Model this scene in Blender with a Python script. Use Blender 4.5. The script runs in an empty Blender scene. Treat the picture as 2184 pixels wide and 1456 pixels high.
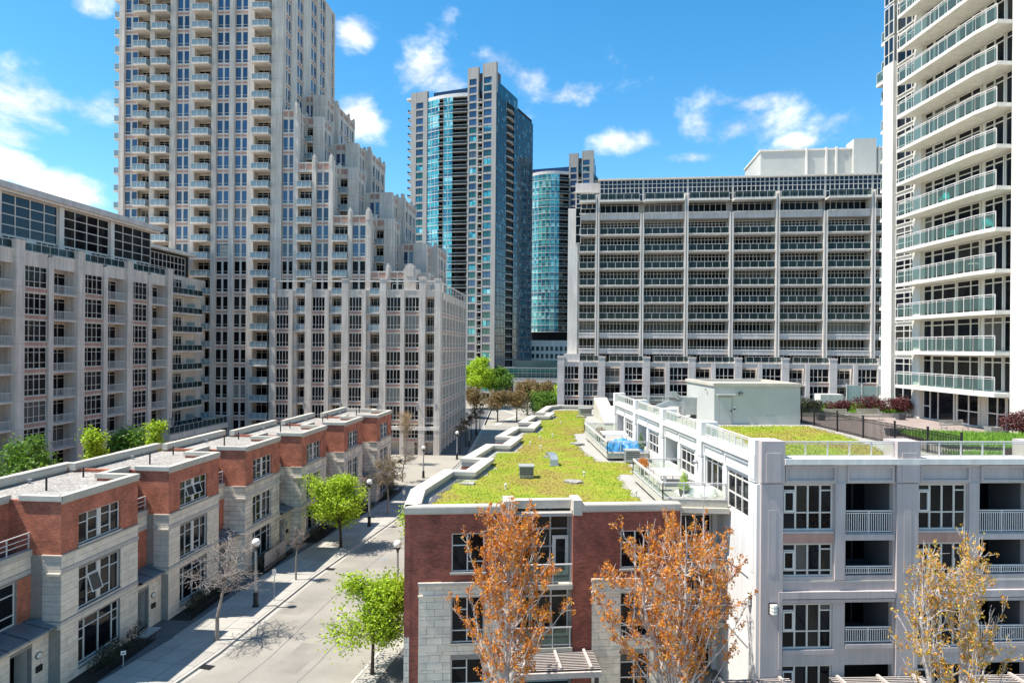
import bpy, math, random
import numpy as np
from mathutils import Matrix, Vector
R = math.radians
random.seed(7)
SC = bpy.context.scene
COL = SC.collection

# ------------------------------------------------------------------ camera, sky, sun, exposure
cam_d = bpy.data.cameras.new("camera")
cam_d.sensor_width = 36.0
cam_d.lens = 24.0
cam_d.shift_y = 12.0 / 2184.0
cam_d.clip_end = 3000
cam = bpy.data.objects.new("camera", cam_d)
COL.objects.link(cam)
cam.matrix_world = Matrix.Translation((0, 0, 19.5)) @ Matrix.Rotation(R(90), 4, 'X') @ Matrix.Rotation(0.0078, 4, 'Z')
SC.camera = cam

SUN_EL, SUN_AZ = 62.0, 8.0          # sun stands to the left (-X), a touch towards the camera's side
s_dir = Vector((-math.cos(R(SUN_AZ)) * math.cos(R(SUN_EL)), -math.sin(R(SUN_AZ)) * math.cos(R(SUN_EL)), math.sin(R(SUN_EL))))
sd = bpy.data.lights.new("sun", 'SUN')
sd.energy = 3.9
sd.angle = R(0.55)
sd.color = (1.0, 0.955, 0.88)
sun = bpy.data.objects.new("sun", sd)
COL.objects.link(sun)
sun.rotation_euler = (-s_dir).to_track_quat('-Z', 'Y').to_euler()
sun.location = (-60, 0, 140)

world = bpy.data.worlds.new("World")
SC.world = world
world.use_nodes = True
wt = world.node_tree
wt.nodes.clear()
def WN(t, **k):
    n = wt.nodes.new(t)
    for a, b in k.items():
        setattr(n, a, b)
    return n
sky = WN('ShaderNodeTexSky', sky_type='NISHITA', sun_disc=False)
sky.sun_elevation = R(SUN_EL)
sky.sun_rotation = math.atan2(s_dir.x, s_dir.y)
sky.altitude = 100
sky.air_density = 1.0
sky.dust_density = 0.3
sky.ozone_density = 2.2
tc = WN('ShaderNodeTexCoord')
hsv = WN('ShaderNodeHueSaturation')
hsv.inputs['Saturation'].default_value = 1.36
hsv.inputs['Hue'].default_value = 0.489
hsv.inputs['Value'].default_value = 1.0
wt.links.new(sky.outputs[0], hsv.inputs['Color'])
# cumulus: soft-edged banks (bearing, height, half width, half height in radians) broken up by noise on the view direction
CLOUDS = [(-0.619, 0.279, 0.068, 0.035), (-0.560, 0.284, 0.044, 0.032), (-0.624, 0.240, 0.027, 0.012), (-0.637, 0.206, 0.031, 0.017), (-0.580, 0.184, 0.041, 0.018), (-0.559, 0.401, 0.022, 0.013), (-0.233, 0.422, 0.025, 0.019), (-0.230, 0.319, 0.033, 0.023), (-0.130, 0.378, 0.034, 0.024), (-0.093, 0.365, 0.041, 0.015), (-0.014, 0.393, 0.041, 0.019), (0.023, 0.376, 0.031, 0.021), (0.082, 0.355, 0.058, 0.011), (0.174, 0.289, 0.050, 0.014), (0.306, 0.301, 0.081, 0.025), (0.334, 0.326, 0.046, 0.012), (0.397, 0.275, 0.035, 0.009), (0.453, 0.281, 0.050, 0.020), (0.260, 0.264, 0.045, 0.008)]
sepd = WN('ShaderNodeSeparateXYZ')
wt.links.new(tc.outputs['Generated'], sepd.inputs[0])
azn = WN('ShaderNodeMath', operation='ARCTAN2'); wt.links.new(sepd.outputs['X'], azn.inputs[0]); wt.links.new(sepd.outputs['Y'], azn.inputs[1])
eln = WN('ShaderNodeMath', operation='ARCSINE'); wt.links.new(sepd.outputs['Z'], eln.inputs[0])
ang = WN('ShaderNodeCombineXYZ'); wt.links.new(azn.outputs[0], ang.inputs['X']); wt.links.new(eln.outputs[0], ang.inputs['Y'])
mp = WN('ShaderNodeMapping'); mp.inputs['Scale'].default_value = (1.0, 1.0, 1.5)
wt.links.new(tc.outputs['Generated'], mp.inputs['Vector'])
n1 = WN('ShaderNodeTexNoise'); n1.inputs['Scale'].default_value = 9.0; n1.inputs['Detail'].default_value = 10; n1.inputs['Roughness'].default_value = 0.60
n1.inputs['Distortion'].default_value = 0.15
wt.links.new(mp.outputs[0], n1.inputs['Vector'])
n1b = WN('ShaderNodeMath', operation='MULTIPLY_ADD'); n1b.inputs[1].default_value = 1.45; n1b.inputs[2].default_value = -0.24; wt.links.new(n1.outputs[0], n1b.inputs[0])
n2 = WN('ShaderNodeTexNoise'); n2.inputs['Scale'].default_value = 2.2; n2.inputs['Detail'].default_value = 3
wt.links.new(mp.outputs[0], n2.inputs['Vector'])
sm = WN('ShaderNodeMath', operation='MULTIPLY_ADD'); sm.inputs[1].default_value = 0.45
wt.links.new(n2.outputs[0], sm.inputs[0]); wt.links.new(n1b.outputs[0], sm.inputs[2])
acc = None
for az_, el_, ra_, re_ in CLOUDS:
    v1 = WN('ShaderNodeVectorMath', operation='SUBTRACT'); v1.inputs[1].default_value = (az_, el_, 0); wt.links.new(ang.outputs[0], v1.inputs[0])
    v2 = WN('ShaderNodeVectorMath', operation='DIVIDE'); v2.inputs[1].default_value = (ra_ * 1.3, re_ * 1.5, 1); wt.links.new(v1.outputs[0], v2.inputs[0])
    v3 = WN('ShaderNodeVectorMath', operation='LENGTH'); wt.links.new(v2.outputs[0], v3.inputs[0])
    r_ = WN('ShaderNodeMapRange'); r_.interpolation_type = 'SMOOTHSTEP'
    r_.inputs['From Min'].default_value = 1.7; r_.inputs['From Max'].default_value = 0.0; r_.inputs['To Min'].default_value = 0; r_.inputs['To Max'].default_value = 0.46
    wt.links.new(v3.outputs['Value'], r_.inputs['Value'])
    if acc is None: acc = r_.outputs[0]
    else:
        m_ = WN('ShaderNodeMath', operation='MAXIMUM'); wt.links.new(acc, m_.inputs[0]); wt.links.new(r_.outputs[0], m_.inputs[1]); acc = m_.outputs[0]
tot = WN('ShaderNodeMath', operation='ADD'); wt.links.new(sm.outputs[0], tot.inputs[0]); wt.links.new(acc, tot.inputs[1])
rp = WN('ShaderNodeMapRange'); rp.interpolation_type = 'SMOOTHSTEP'
rp.inputs['From Min'].default_value = 0.89; rp.inputs['From Max'].default_value = 1.36
wt.links.new(tot.outputs[0], rp.inputs['Value'])
cm = WN('ShaderNodeMix', data_type='RGBA')
cc = WN('ShaderNodeMix', data_type='RGBA'); cc.inputs['A'].default_value = (3.3, 3.55, 4.0, 1); cc.inputs['B'].default_value = (6.2, 6.25, 6.4, 1)
cf = WN('ShaderNodeMapRange'); cf.inputs['From Min'].default_value = 0.30; cf.inputs['From Max'].default_value = 0.62
wt.links.new(n1b.outputs[0], cf.inputs['Value']); wt.links.new(cf.outputs[0], cc.inputs['Factor']); wt.links.new(cc.outputs['Result'], cm.inputs['B'])
wt.links.new(rp.outputs[0], cm.inputs['Factor'])
wt.links.new(hsv.outputs[0], cm.inputs['A'])
bg = WN('ShaderNodeBackground'); bg.inputs['Strength'].default_value = 0.105
wo = WN('ShaderNodeOutputWorld')
wt.links.new(cm.outputs['Result'], bg.inputs['Color'])
wt.links.new(bg.outputs[0], wo.inputs['Surface'])

SC.view_settings.view_transform = 'Standard'
SC.view_settings.look = 'None'
SC.view_settings.exposure = 1.12
SC.view_settings.gamma = 1.0
SC.view_settings.use_curve_mapping = False
SC.render.engine = 'CYCLES'
SC.cycles.max_bounces = 7
SC.cycles.transparent_max_bounces = 14

# ------------------------------------------------------------------ materials
MATS = {}
def mk(name, col, rough=0.85, var=0.12, vs=0.6, bump=0.0, bs=12.0, metal=0.0, ior=1.45, streak=0.0, grain=0.0, gs=30.0, rnd=0.0, spec=0.5):
    m = bpy.data.materials.new(name); m.use_nodes = True
    t = m.node_tree; N = t.nodes; L = t.links
    b = N['Principled BSDF']
    b.inputs['Roughness'].default_value = rough
    b.inputs['Metallic'].default_value = metal
    b.inputs['IOR'].default_value = ior
    g = N.new('ShaderNodeNewGeometry')
    fac = None
    def mul(a, sc):
        mr = N.new('ShaderNodeMapRange'); L.new(a, mr.inputs['Value'])
        mr.inputs['From Min'].default_value = 0.3; mr.inputs['From Max'].default_value = 0.7
        mr.inputs['To Min'].default_value = 1 - sc; mr.inputs['To Max'].default_value = 1 + sc
        return mr.outputs[0]
    outs = []
    if var:
        n = N.new('ShaderNodeTexNoise'); n.inputs['Scale'].default_value = vs; n.inputs['Detail'].default_value = 5
        L.new(g.outputs['Position'], n.inputs['Vector']); outs.append(mul(n.outputs[0], var))
    if streak:
        for sc_, am in (((2.2, 2.2, 0.12), streak), ((7.0, 7.0, 0.35), streak * .7)):
            mpn = N.new('ShaderNodeMapping'); mpn.inputs['Scale'].default_value = sc_
            L.new(g.outputs['Position'], mpn.inputs['Vector'])
            n = N.new('ShaderNodeTexNoise'); n.inputs['Scale'].default_value = 1.0; n.inputs['Detail'].default_value = 4
            L.new(mpn.outputs[0], n.inputs['Vector']); outs.append(mul(n.outputs[0], am))
    if grain:
        n = N.new('ShaderNodeTexNoise'); n.inputs['Scale'].default_value = gs; n.inputs['Detail'].default_value = 3
        L.new(g.outputs['Position'], n.inputs['Vector']); outs.append(mul(n.outputs[0], grain))
    if rnd:
        oi = N.new('ShaderNodeObjectInfo')
        mr = N.new('ShaderNodeMapRange'); L.new(oi.outputs['Random'], mr.inputs['Value'])
        mr.inputs['To Min'].default_value = 1 - rnd; mr.inputs['To Max'].default_value = 1 + rnd
        outs.append(mr.outputs[0])
    base = N.new('ShaderNodeRGB'); base.outputs[0].default_value = (*col, 1)
    cur = base.outputs[0]
    for o in outs:
        v = N.new('ShaderNodeVectorMath'); v.operation = 'SCALE'
        L.new(cur, v.inputs[0]); L.new(o, v.inputs['Scale']); cur = v.outputs[0]
    L.new(cur, b.inputs['Base Color'])
    if bump:
        n = N.new('ShaderNodeTexNoise'); n.inputs['Scale'].default_value = bs; n.inputs['Detail'].default_value = 5
        L.new(g.outputs['Position'], n.inputs['Vector'])
        bp = N.new('ShaderNodeBump'); bp.inputs['Strength'].default_value = bump; bp.inputs['Distance'].default_value = 0.05
        L.new(n.outputs[0], bp.inputs['Height']); L.new(bp.outputs[0], b.inputs['Normal'])
    MATS[name] = m
    return m

def mk_brick(name, c1, c2, mortar, bw=0.22, bh=0.075, ms=0.012, bump=0.5):
    m = bpy.data.materials.new(name); m.use_nodes = True
    t = m.node_tree; N = t.nodes; L = t.links; b = N['Principled BSDF']; b.inputs['Roughness'].default_value = 0.9
    uv = N.new('ShaderNodeUVMap')
    br = N.new('ShaderNodeTexBrick'); br.offset = 0.5; br.squash = 1.0
    br.inputs['Scale'].default_value = 1.0
    br.inputs['Brick Width'].default_value = bw; br.inputs['Row Height'].default_value = bh
    br.inputs['Mortar Size'].default_value = ms; br.inputs['Bias'].default_value = 0.0
    br.inputs['Color1'].default_value = (*c1, 1); br.inputs['Color2'].default_value = (*c2, 1); br.inputs['Mortar'].default_value = (*mortar, 1)
    L.new(uv.outputs[0], br.inputs['Vector'])
    g = N.new('ShaderNodeNewGeometry')
    n = N.new('ShaderNodeTexNoise'); n.inputs['Scale'].default_value = 1.1; n.inputs['Detail'].default_value = 7
    L.new(g.outputs['Position'], n.inputs['Vector'])
    mr = N.new('ShaderNodeMapRange'); mr.inputs['From Min'].default_value = .3; mr.inputs['From Max'].default_value = .7
    mr.inputs['To Min'].default_value = .72; mr.inputs['To Max'].default_value = 1.28
    L.new(n.outputs[0], mr.inputs['Value'])
    v = N.new('ShaderNodeVectorMath'); v.operation = 'SCALE'
    L.new(br.outputs['Color'], v.inputs[0]); L.new(mr.outputs[0], v.inputs['Scale'])
    L.new(v.outputs[0], b.inputs['Base Color'])
    n3 = N.new('ShaderNodeTexNoise'); n3.inputs['Scale'].default_value = 5; n3.inputs['Detail'].default_value = 4
    L.new(uv.outputs[0], n3.inputs['Vector'])
    mm = N.new('ShaderNodeMath'); mm.operation = 'MULTIPLY_ADD'; mm.inputs[1].default_value = -1.0
    L.new(br.outputs['Fac'], mm.inputs[0]); L.new(n3.outputs[0], mm.inputs[2])
    bp = N.new('ShaderNodeBump'); bp.inputs['Strength'].default_value = bump; bp.inputs['Distance'].default_value = 0.02
    L.new(mm.outputs[0], bp.inputs['Height']); L.new(bp.outputs[0], b.inputs['Normal'])
    MATS[name] = m
    return m

def mk_glass(name, ramp, rough=0.04, metal=0.0, ior=1.5, per='obj', cell=(1.0, 3.0), wob=0.0):
    """opaque window glass: its colour (dark room, blind, curtain, painted sky reflection) differs pane by pane"""
    m = bpy.data.materials.new(name); m.use_nodes = True
    t = m.node_tree; N = t.nodes; L = t.links; b = N['Principled BSDF']
    b.inputs['Roughness'].default_value = rough; b.inputs['Metallic'].default_value = metal; b.inputs['IOR'].default_value = ior
    oi = N.new('ShaderNodeObjectInfo')
    src = oi.outputs['Random']
    if per == 'cell':
        uv = N.new('ShaderNodeUVMap')
        mpn = N.new('ShaderNodeMapping'); mpn.inputs['Scale'].default_value = (1 / cell[0], 1 / cell[1], 1)
        L.new(uv.outputs[0], mpn.inputs['Vector'])
        fl = N.new('ShaderNodeVectorMath'); fl.operation = 'FLOOR'; L.new(mpn.outputs[0], fl.inputs[0])
        sx = N.new('ShaderNodeSeparateXYZ'); L.new(fl.outputs[0], sx.inputs[0])
        cx = N.new('ShaderNodeCombineXYZ'); L.new(sx.outputs[0], cx.inputs[0]); L.new(sx.outputs[1], cx.inputs[1])
        m9 = N.new('ShaderNodeMath'); m9.operation = 'MULTIPLY'; m9.inputs[1].default_value = 91.7
        L.new(oi.outputs['Random'], m9.inputs[0]); L.new(m9.outputs[0], cx.inputs[2])
        wn = N.new('ShaderNodeTexWhiteNoise'); L.new(cx.outputs[0], wn.inputs['Vector']); src = wn.outputs['Value']
    cr = N.new('ShaderNodeValToRGB'); cr.color_ramp.interpolation = 'CONSTANT'
    e = cr.color_ramp.elements
    e[0].position = ramp[0][0]; e[0].color = (*ramp[0][1], 1)
    e[1].position = ramp[1][0]; e[1].color = (*ramp[1][1], 1)
    for p, c in ramp[2:]:
        q = e.new(p); q.color = (*c, 1)
    L.new(src, cr.inputs['Fac']); L.new(cr.outputs[0], b.inputs['Base Color'])
    if wob:
        g = N.new('ShaderNodeNewGeometry')
        n = N.new('ShaderNodeTexNoise'); n.inputs['Scale'].default_value = 0.9; n.inputs['Detail'].default_value = 1
        L.new(g.outputs['Position'], n.inputs['Vector'])
        bp = N.new('ShaderNodeBump'); bp.inputs['Strength'].default_value = wob; bp.inputs['Distance'].default_value = 0.05
        L.new(n.outputs[0], bp.inputs['Height']); L.new(bp.outputs[0], b.inputs['Normal'])
    MATS[name] = m
    return m

def mk_clear(name, col, alpha, rough=0.05):
    m = bpy.data.materials.new(name); m.use_nodes = True
    t = m.node_tree; N = t.nodes; L = t.links
    N.remove(N['Principled BSDF']); out = N['Material Output']
    tr = N.new('ShaderNodeBsdfTransparent'); tr.inputs[0].default_value = (min(1, col[0] * 2.2 + .25), min(1, col[1] * 2.2 + .25), min(1, col[2] * 2.2 + .25), 1)
    p = N.new('ShaderNodeBsdfPrincipled'); p.inputs['Base Color'].default_value = (*col, 1); p.inputs['Roughness'].default_value = rough
    mxs = N.new('ShaderNodeMixShader'); mxs.inputs[0].default_value = alpha
    L.new(tr.outputs[0], mxs.inputs[1]); L.new(p.outputs[0], mxs.inputs[2]); L.new(mxs.outputs[0], out.inputs['Surface'])
    MATS[name] = m
    return m

mk('beige_concrete', (.60, .52, .445), .85, .10, .35, .15, 9, streak=.17)
mk('beige_concrete_light', (.70, .625, .545), .85, .08, .35, .12, 9, streak=.13)
mk('taupe_trim', (.40, .34, .31), .85, .08, .5)
mk('pink_panel', (.44, .25, .19), .85, .12, .8, streak=.13)
mk('white_concrete', (.70, .66, .59), .85, .06, .3, .1, 9, streak=.10)
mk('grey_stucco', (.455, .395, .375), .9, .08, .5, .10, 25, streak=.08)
mk('tower_concrete', (.33, .31, .285), .85, .06, .3, .1, 9, streak=.10)
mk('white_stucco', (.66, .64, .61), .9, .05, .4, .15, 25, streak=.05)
mk('slab_grey', (.56, .50, .46), .85, .12, .5, streak=.10)
mk('cream_coping', (.50, .45, .37), .8, .09, .9, .12, 10, grain=.05, gs=6)
mk('cream_wall', (.50, .465, .38), .85, .07, .6, .08, 10, streak=.06)
mk('metal_white', (.66, .62, .58), .55, .04, 1)
mk('metal_grey', (.33, .33, .33), .45, .05, 1, metal=.3)
mk('frame_beige', (.62, .56, .49), .55, .05, 1)
mk('frame_white', (.68, .64, .58), .5, .04, 1)
mk('frame_dark', (.035, .04, .05), .5, .1, 1)
mk('dark_inside', (.012, .012, .014), .9, 0)
mk('reveal_shade', (.10, .095, .10), .9, .1, 1)  # shade of the balcony recesses put into the base colour
mk('black_metal', (.012, .012, .014), .5, .1, 2)
mk('dark_roof', (.09, .09, .095), .9, .15, 1.0, .2, 8)
mk('canopy_metal', (.22, .27, .31), .4, .08, 2, metal=.6)
mk('asphalt', (.27, .245, .205), .92, .16, .35, .25, 60, grain=.14, gs=22)
mk('asphalt_patch', (.235, .215, .18), .92, .16, .6, .3, 60, grain=.16, gs=18)
mk('pavement', (.37, .345, .30), .9, .10, .5, .15, 40, grain=.06, gs=12, rnd=.10)
mk('joint_dark', (.12, .115, .11), .95, .1, 2)
mk('kerb_stone', (.44, .41, .36), .9, .10, 1.0, .1, 20)
mk('plaza', (.31, .28, .23), .9, .10, .12, .1, 20, grain=.05, gs=9)
mk('soil', (.035, .027, .02), 1, .3, 2, .6, 12)
mk('ground', (.24, .22, .185), .95, .2, .05, .2, 6)
mk('plaster_grey', (.46, .46, .42), .8, .05, .8, .08, 12)
mk('galvanised', (.40, .42, .41), .35, .12, 2, metal=.55)
mk('stone', (.78, .67, .53), .9, .10, 2.2, .35, 14, grain=.05, gs=40, rnd=.07)
mk('stone_grey', (.54, .49, .425), .9, .10, 2.2, .25, 14, grain=.05, gs=40, rnd=.07)
mk('stone_joint', (.30, .27, .235), .95, .1, 3)
mk('deck_paver', (.30, .235, .205), .9, .10, .8, .15, 30, grain=.08, gs=5)
mk('roof_paver', (.36, .335, .295), .9, .07, .8, .12, 20, grain=.05, gs=5)
mk('blue_tarp', (.03, .25, .62), .35, .25, 4, .8, 5)
mk('white_sheet', (.75, .74, .72), .6, .08, 3, .5, 6)
mk('teal_plastic', (.02, .45, .42), .4, .05, 4)
mk('bark_dark', (.055, .04, .03), .95, .25, 4, .5, 30)
mk('bark_pale', (.48, .42, .38), .9, .2, 3, .4, 30)
mk('bark_bare', (.26, .22, .19), .9, .25, 3, .4, 30)
mk('lamp_pole', (.30, .30, .28), .6, .1, 4)
mk('lamp_globe', (.80, .78, .70), .15, .02, 4)
mk('bench_wood', (.42, .36, .30), .6, .12, 3)
mk('timber_dark', (.07, .055, .05), .7, .2, 3)
mk('timber_pale', (.50, .43, .38), .7, .1, 3)
mk('planter', (.10, .10, .10), .7, .1, 4)
mk('planter_pale', (.30, .31, .28), .7, .1, 4)
mk_brick('red_brick', (.66, .175, .08), (.40, .085, .042), (.36, .19, .13), bump=.55)
mk_brick('dark_brick', (.42, .095, .05), (.22, .045, .027), (.20, .11, .085), bump=.5)
mk_brick('stone_course', (.78, .67, .53), (.68, .59, .47), (.36, .32, .27), bw=.95, bh=.39, ms=.02, bump=.3)
mk_glass('glass_dark', [(0, (.004, .004, .006)), (.62, (.008, .009, .013)), (.84, (.018, .018, .018)), (.91, (.09, .085, .08)), (.97, (.22, .21, .19))], .03, ior=1.22)
mk_glass('glass_near', [(0, (.005, .006, .008)), (.5, (.008, .011, .016)), (.80, (.03, .028, .024)), (.93, (.10, .095, .085))], .03, ior=1.28)
mk_glass('glass_sky_blue', [(0, (.018, .045, .11)), (.4, (.03, .075, .17)), (.78, (.012, .022, .055)), (.94, (.07, .08, .10))], .05, ior=1.7)  # reflected sky painted into the base colour as blue
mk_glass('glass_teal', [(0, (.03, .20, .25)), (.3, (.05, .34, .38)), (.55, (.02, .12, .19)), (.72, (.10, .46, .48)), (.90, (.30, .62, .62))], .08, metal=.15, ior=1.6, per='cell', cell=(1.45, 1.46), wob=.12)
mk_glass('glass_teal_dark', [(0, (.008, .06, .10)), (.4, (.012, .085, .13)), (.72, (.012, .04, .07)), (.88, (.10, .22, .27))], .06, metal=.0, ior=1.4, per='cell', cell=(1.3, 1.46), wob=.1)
mk_glass('glass_green', [(0, (.012, .10, .09)), (.5, (.02, .07, .08)), (.8, (.01, .04, .05))], .06, ior=1.6)
mk_glass('glass_navy', [(0, (.008, .016, .032)), (.5, (.012, .022, .045)), (.85, (.02, .03, .04))], .04, ior=1.4)
mk_clear('rail_glass', (.06, .10, .10), .26)
mk_clear('rail_glass_teal', (.15, .23, .21), .40)
mk_clear('rail_glass_clear', (.30, .33, .28), .22)
mk_clear('rail_glass_blue', (.27, .36, .40), .68)
mk_clear('frost_glass', (.38, .50, .48), .75, .3)

def leafmat(name, cols, trans=.35):
    m = bpy.data.materials.new(name); m.use_nodes = True
    t = m.node_tree; N = t.nodes; L = t.links; b = N['Principled BSDF']; b.inputs['Roughness'].default_value = .6
    g = N.new('ShaderNodeNewGeometry'); cr = N.new('ShaderNodeValToRGB')
    e = cr.color_ramp.elements
    e[0].position = 0; e[0].color = (*cols[0], 1); e[1].position = 1; e[1].color = (*cols[-1], 1)
    for i, c in enumerate(cols[1:-1]):
        q = e.new((i + 1) / (len(cols) - 1)); q.color = (*c, 1)
    L.new(g.outputs['Random Per Island'], cr.inputs['Fac']); L.new(cr.outputs[0], b.inputs['Base Color'])
    tl = N.new('ShaderNodeBsdfTranslucent'); L.new(cr.outputs[0], tl.inputs[0])
    mxs = N.new('ShaderNodeMixShader'); mxs.inputs[0].default_value = trans
    out = N['Material Output']
    L.new(b.outputs[0], mxs.inputs[1]); L.new(tl.outputs[0], mxs.inputs[2]); L.new(mxs.outputs[0], out.inputs['Surface'])
    MATS[name] = m
leafmat('leaf_lime', [(.18, .30, .015), (.38, .52, .02), (.48, .64, .03), (.60, .72, .06)], .45)
leafmat('leaf_green', [(.06, .14, .015), (.12, .24, .02), (.20, .34, .03)], .38)
leafmat('leaf_orange', [(.38, .09, .012), (.68, .20, .02), (.80, .34, .03), (.72, .26, .025), (.56, .36, .04)], .42)
leafmat('leaf_yellow', [(.66, .26, .03), (.74, .42, .05), (.52, .44, .06), (.66, .22, .04)], .4)
leafmat('leaf_brown', [(.16, .09, .03), (.26, .17, .06), (.30, .24, .08)], .3)
leafmat('leaf_darkred', [(.06, .012, .014), (.11, .02, .02), (.15, .035, .03)], .25)
leafmat('leaf_dark', [(.02, .035, .012), (.04, .05, .02), (.07, .06, .035)], .25)
leafmat('grass_blade', [(.12, .25, .02), (.2, .38, .03), (.3, .48, .05)], .3)

def mk_sedum(name='sedum', blade=False):
    m = bpy.data.materials.new(name); m.use_nodes = True
    t = m.node_tree; N = t.nodes; L = t.links; b = N['Principled BSDF']; b.inputs['Roughness'].default_value = .95
    g = N.new('ShaderNodeNewGeometry')
    def noise(s, d, off=0):
        mpn = N.new('ShaderNodeMapping'); mpn.inputs['Location'].default_value = (off, off, off); L.new(g.outputs['Position'], mpn.inputs['Vector'])
        n = N.new('ShaderNodeTexNoise'); n.inputs['Scale'].default_value = s; n.inputs['Detail'].default_value = d; n.inputs['Roughness'].default_value = .65
        L.new(mpn.outputs[0], n.inputs['Vector']); return n
    a = noise(.20, 8); c = noise(2.6, 6, 4)
    cr = N.new('ShaderNodeValToRGB'); e = cr.color_ramp.elements
    e[0].position = .38; e[0].color = (.19, .25, .008, 1); e[1].position = .78; e[1].color = (.27, .165, .048, 1)
    q = e.new(.47); q.color = (.26, .29, .012, 1); q = e.new(.56); q.color = (.27, .23, .03, 1)
    ma = N.new('ShaderNodeMath'); ma.operation = 'MULTIPLY_ADD'; ma.inputs[1].default_value = .35
    L.new(c.outputs[0], ma.inputs[0])
    sb = N.new('ShaderNodeMath'); sb.operation = 'SUBTRACT'; sb.inputs[1].default_value = .17; L.new(a.outputs[0], sb.inputs[0])
    L.new(sb.outputs[0], ma.inputs[2]); L.new(ma.outputs[0], cr.inputs['Fac'])
    d = noise(7, 5, 9)
    mr = N.new('ShaderNodeMapRange'); mr.inputs['From Min'].default_value = .3; mr.inputs['From Max'].default_value = .7; mr.inputs['To Min'].default_value = .6; mr.inputs['To Max'].default_value = 1.35
    L.new(d.outputs[0], mr.inputs['Value'])
    v = N.new('ShaderNodeVectorMath'); v.operation = 'SCALE'; L.new(cr.outputs[0], v.inputs[0]); L.new(mr.outputs[0], v.inputs['Scale'])
    L.new(v.outputs[0], b.inputs['Base Color'])
    if blade:
        mr2 = N.new('ShaderNodeMapRange'); mr2.inputs['To Min'].default_value = .75; mr2.inputs['To Max'].default_value = 1.55
        L.new(g.outputs['Random Per Island'], mr2.inputs['Value'])
        v2 = N.new('ShaderNodeVectorMath'); v2.operation = 'SCALE'; L.new(v.outputs[0], v2.inputs[0]); L.new(mr2.outputs[0], v2.inputs['Scale']); L.new(v2.outputs[0], b.inputs['Base Color'])
        MATS[name] = m; return
    bp = N.new('ShaderNodeBump'); bp.inputs['Strength'].default_value = .8; bp.inputs['Distance'].default_value = .08
    L.new(d.outputs[0], bp.inputs['Height']); L.new(bp.outputs[0], b.inputs['Normal'])
    MATS[name] = m
mk_sedum()
mk_sedum('sedum_blade', True)

def mk_gravel(name='gravel'):
    m = bpy.data.materials.new(name); m.use_nodes = True
    t = m.node_tree; N = t.nodes; L = t.links; b = N['Principled BSDF']; b.inputs['Roughness'].default_value = .95
    g = N.new('ShaderNodeNewGeometry')
    vo = N.new('ShaderNodeTexVoronoi'); vo.inputs['Scale'].default_value = 9; L.new(g.outputs['Position'], vo.inputs['Vector'])
    sx = N.new('ShaderNodeSeparateColor'); L.new(vo.outputs['Color'], sx.inputs[0])
    cr = N.new('ShaderNodeValToRGB'); e = cr.color_ramp.elements
    e[0].position = 0; e[0].color = (.20, .175, .15, 1); e[1].position = 1; e[1].color = (.44, .40, .35, 1)
    L.new(sx.outputs[0], cr.inputs['Fac'])
    n = N.new('ShaderNodeTexNoise'); n.inputs['Scale'].default_value = .35; n.inputs['Detail'].default_value = 6; L.new(g.outputs['Position'], n.inputs['Vector'])
    mr = N.new('ShaderNodeMapRange'); mr.inputs['From Min'].default_value = .3; mr.inputs['From Max'].default_value = .7; mr.inputs['To Min'].default_value = .85; mr.inputs['To Max'].default_value = 1.15
    L.new(n.outputs[0], mr.inputs['Value'])
    v = N.new('ShaderNodeVectorMath'); v.operation = 'SCALE'; L.new(cr.outputs[0], v.inputs[0]); L.new(mr.outputs[0], v.inputs['Scale'])
    L.new(v.outputs[0], b.inputs['Base Color'])
    bp = N.new('ShaderNodeBump'); bp.inputs['Strength'].default_value = .7; bp.inputs['Distance'].default_value = .05; bp.invert = True
    L.new(vo.outputs['Distance'], bp.inputs['Height']); L.new(bp.outputs[0], b.inputs['Normal'])
    MATS[name] = m
mk_gravel()

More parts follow.
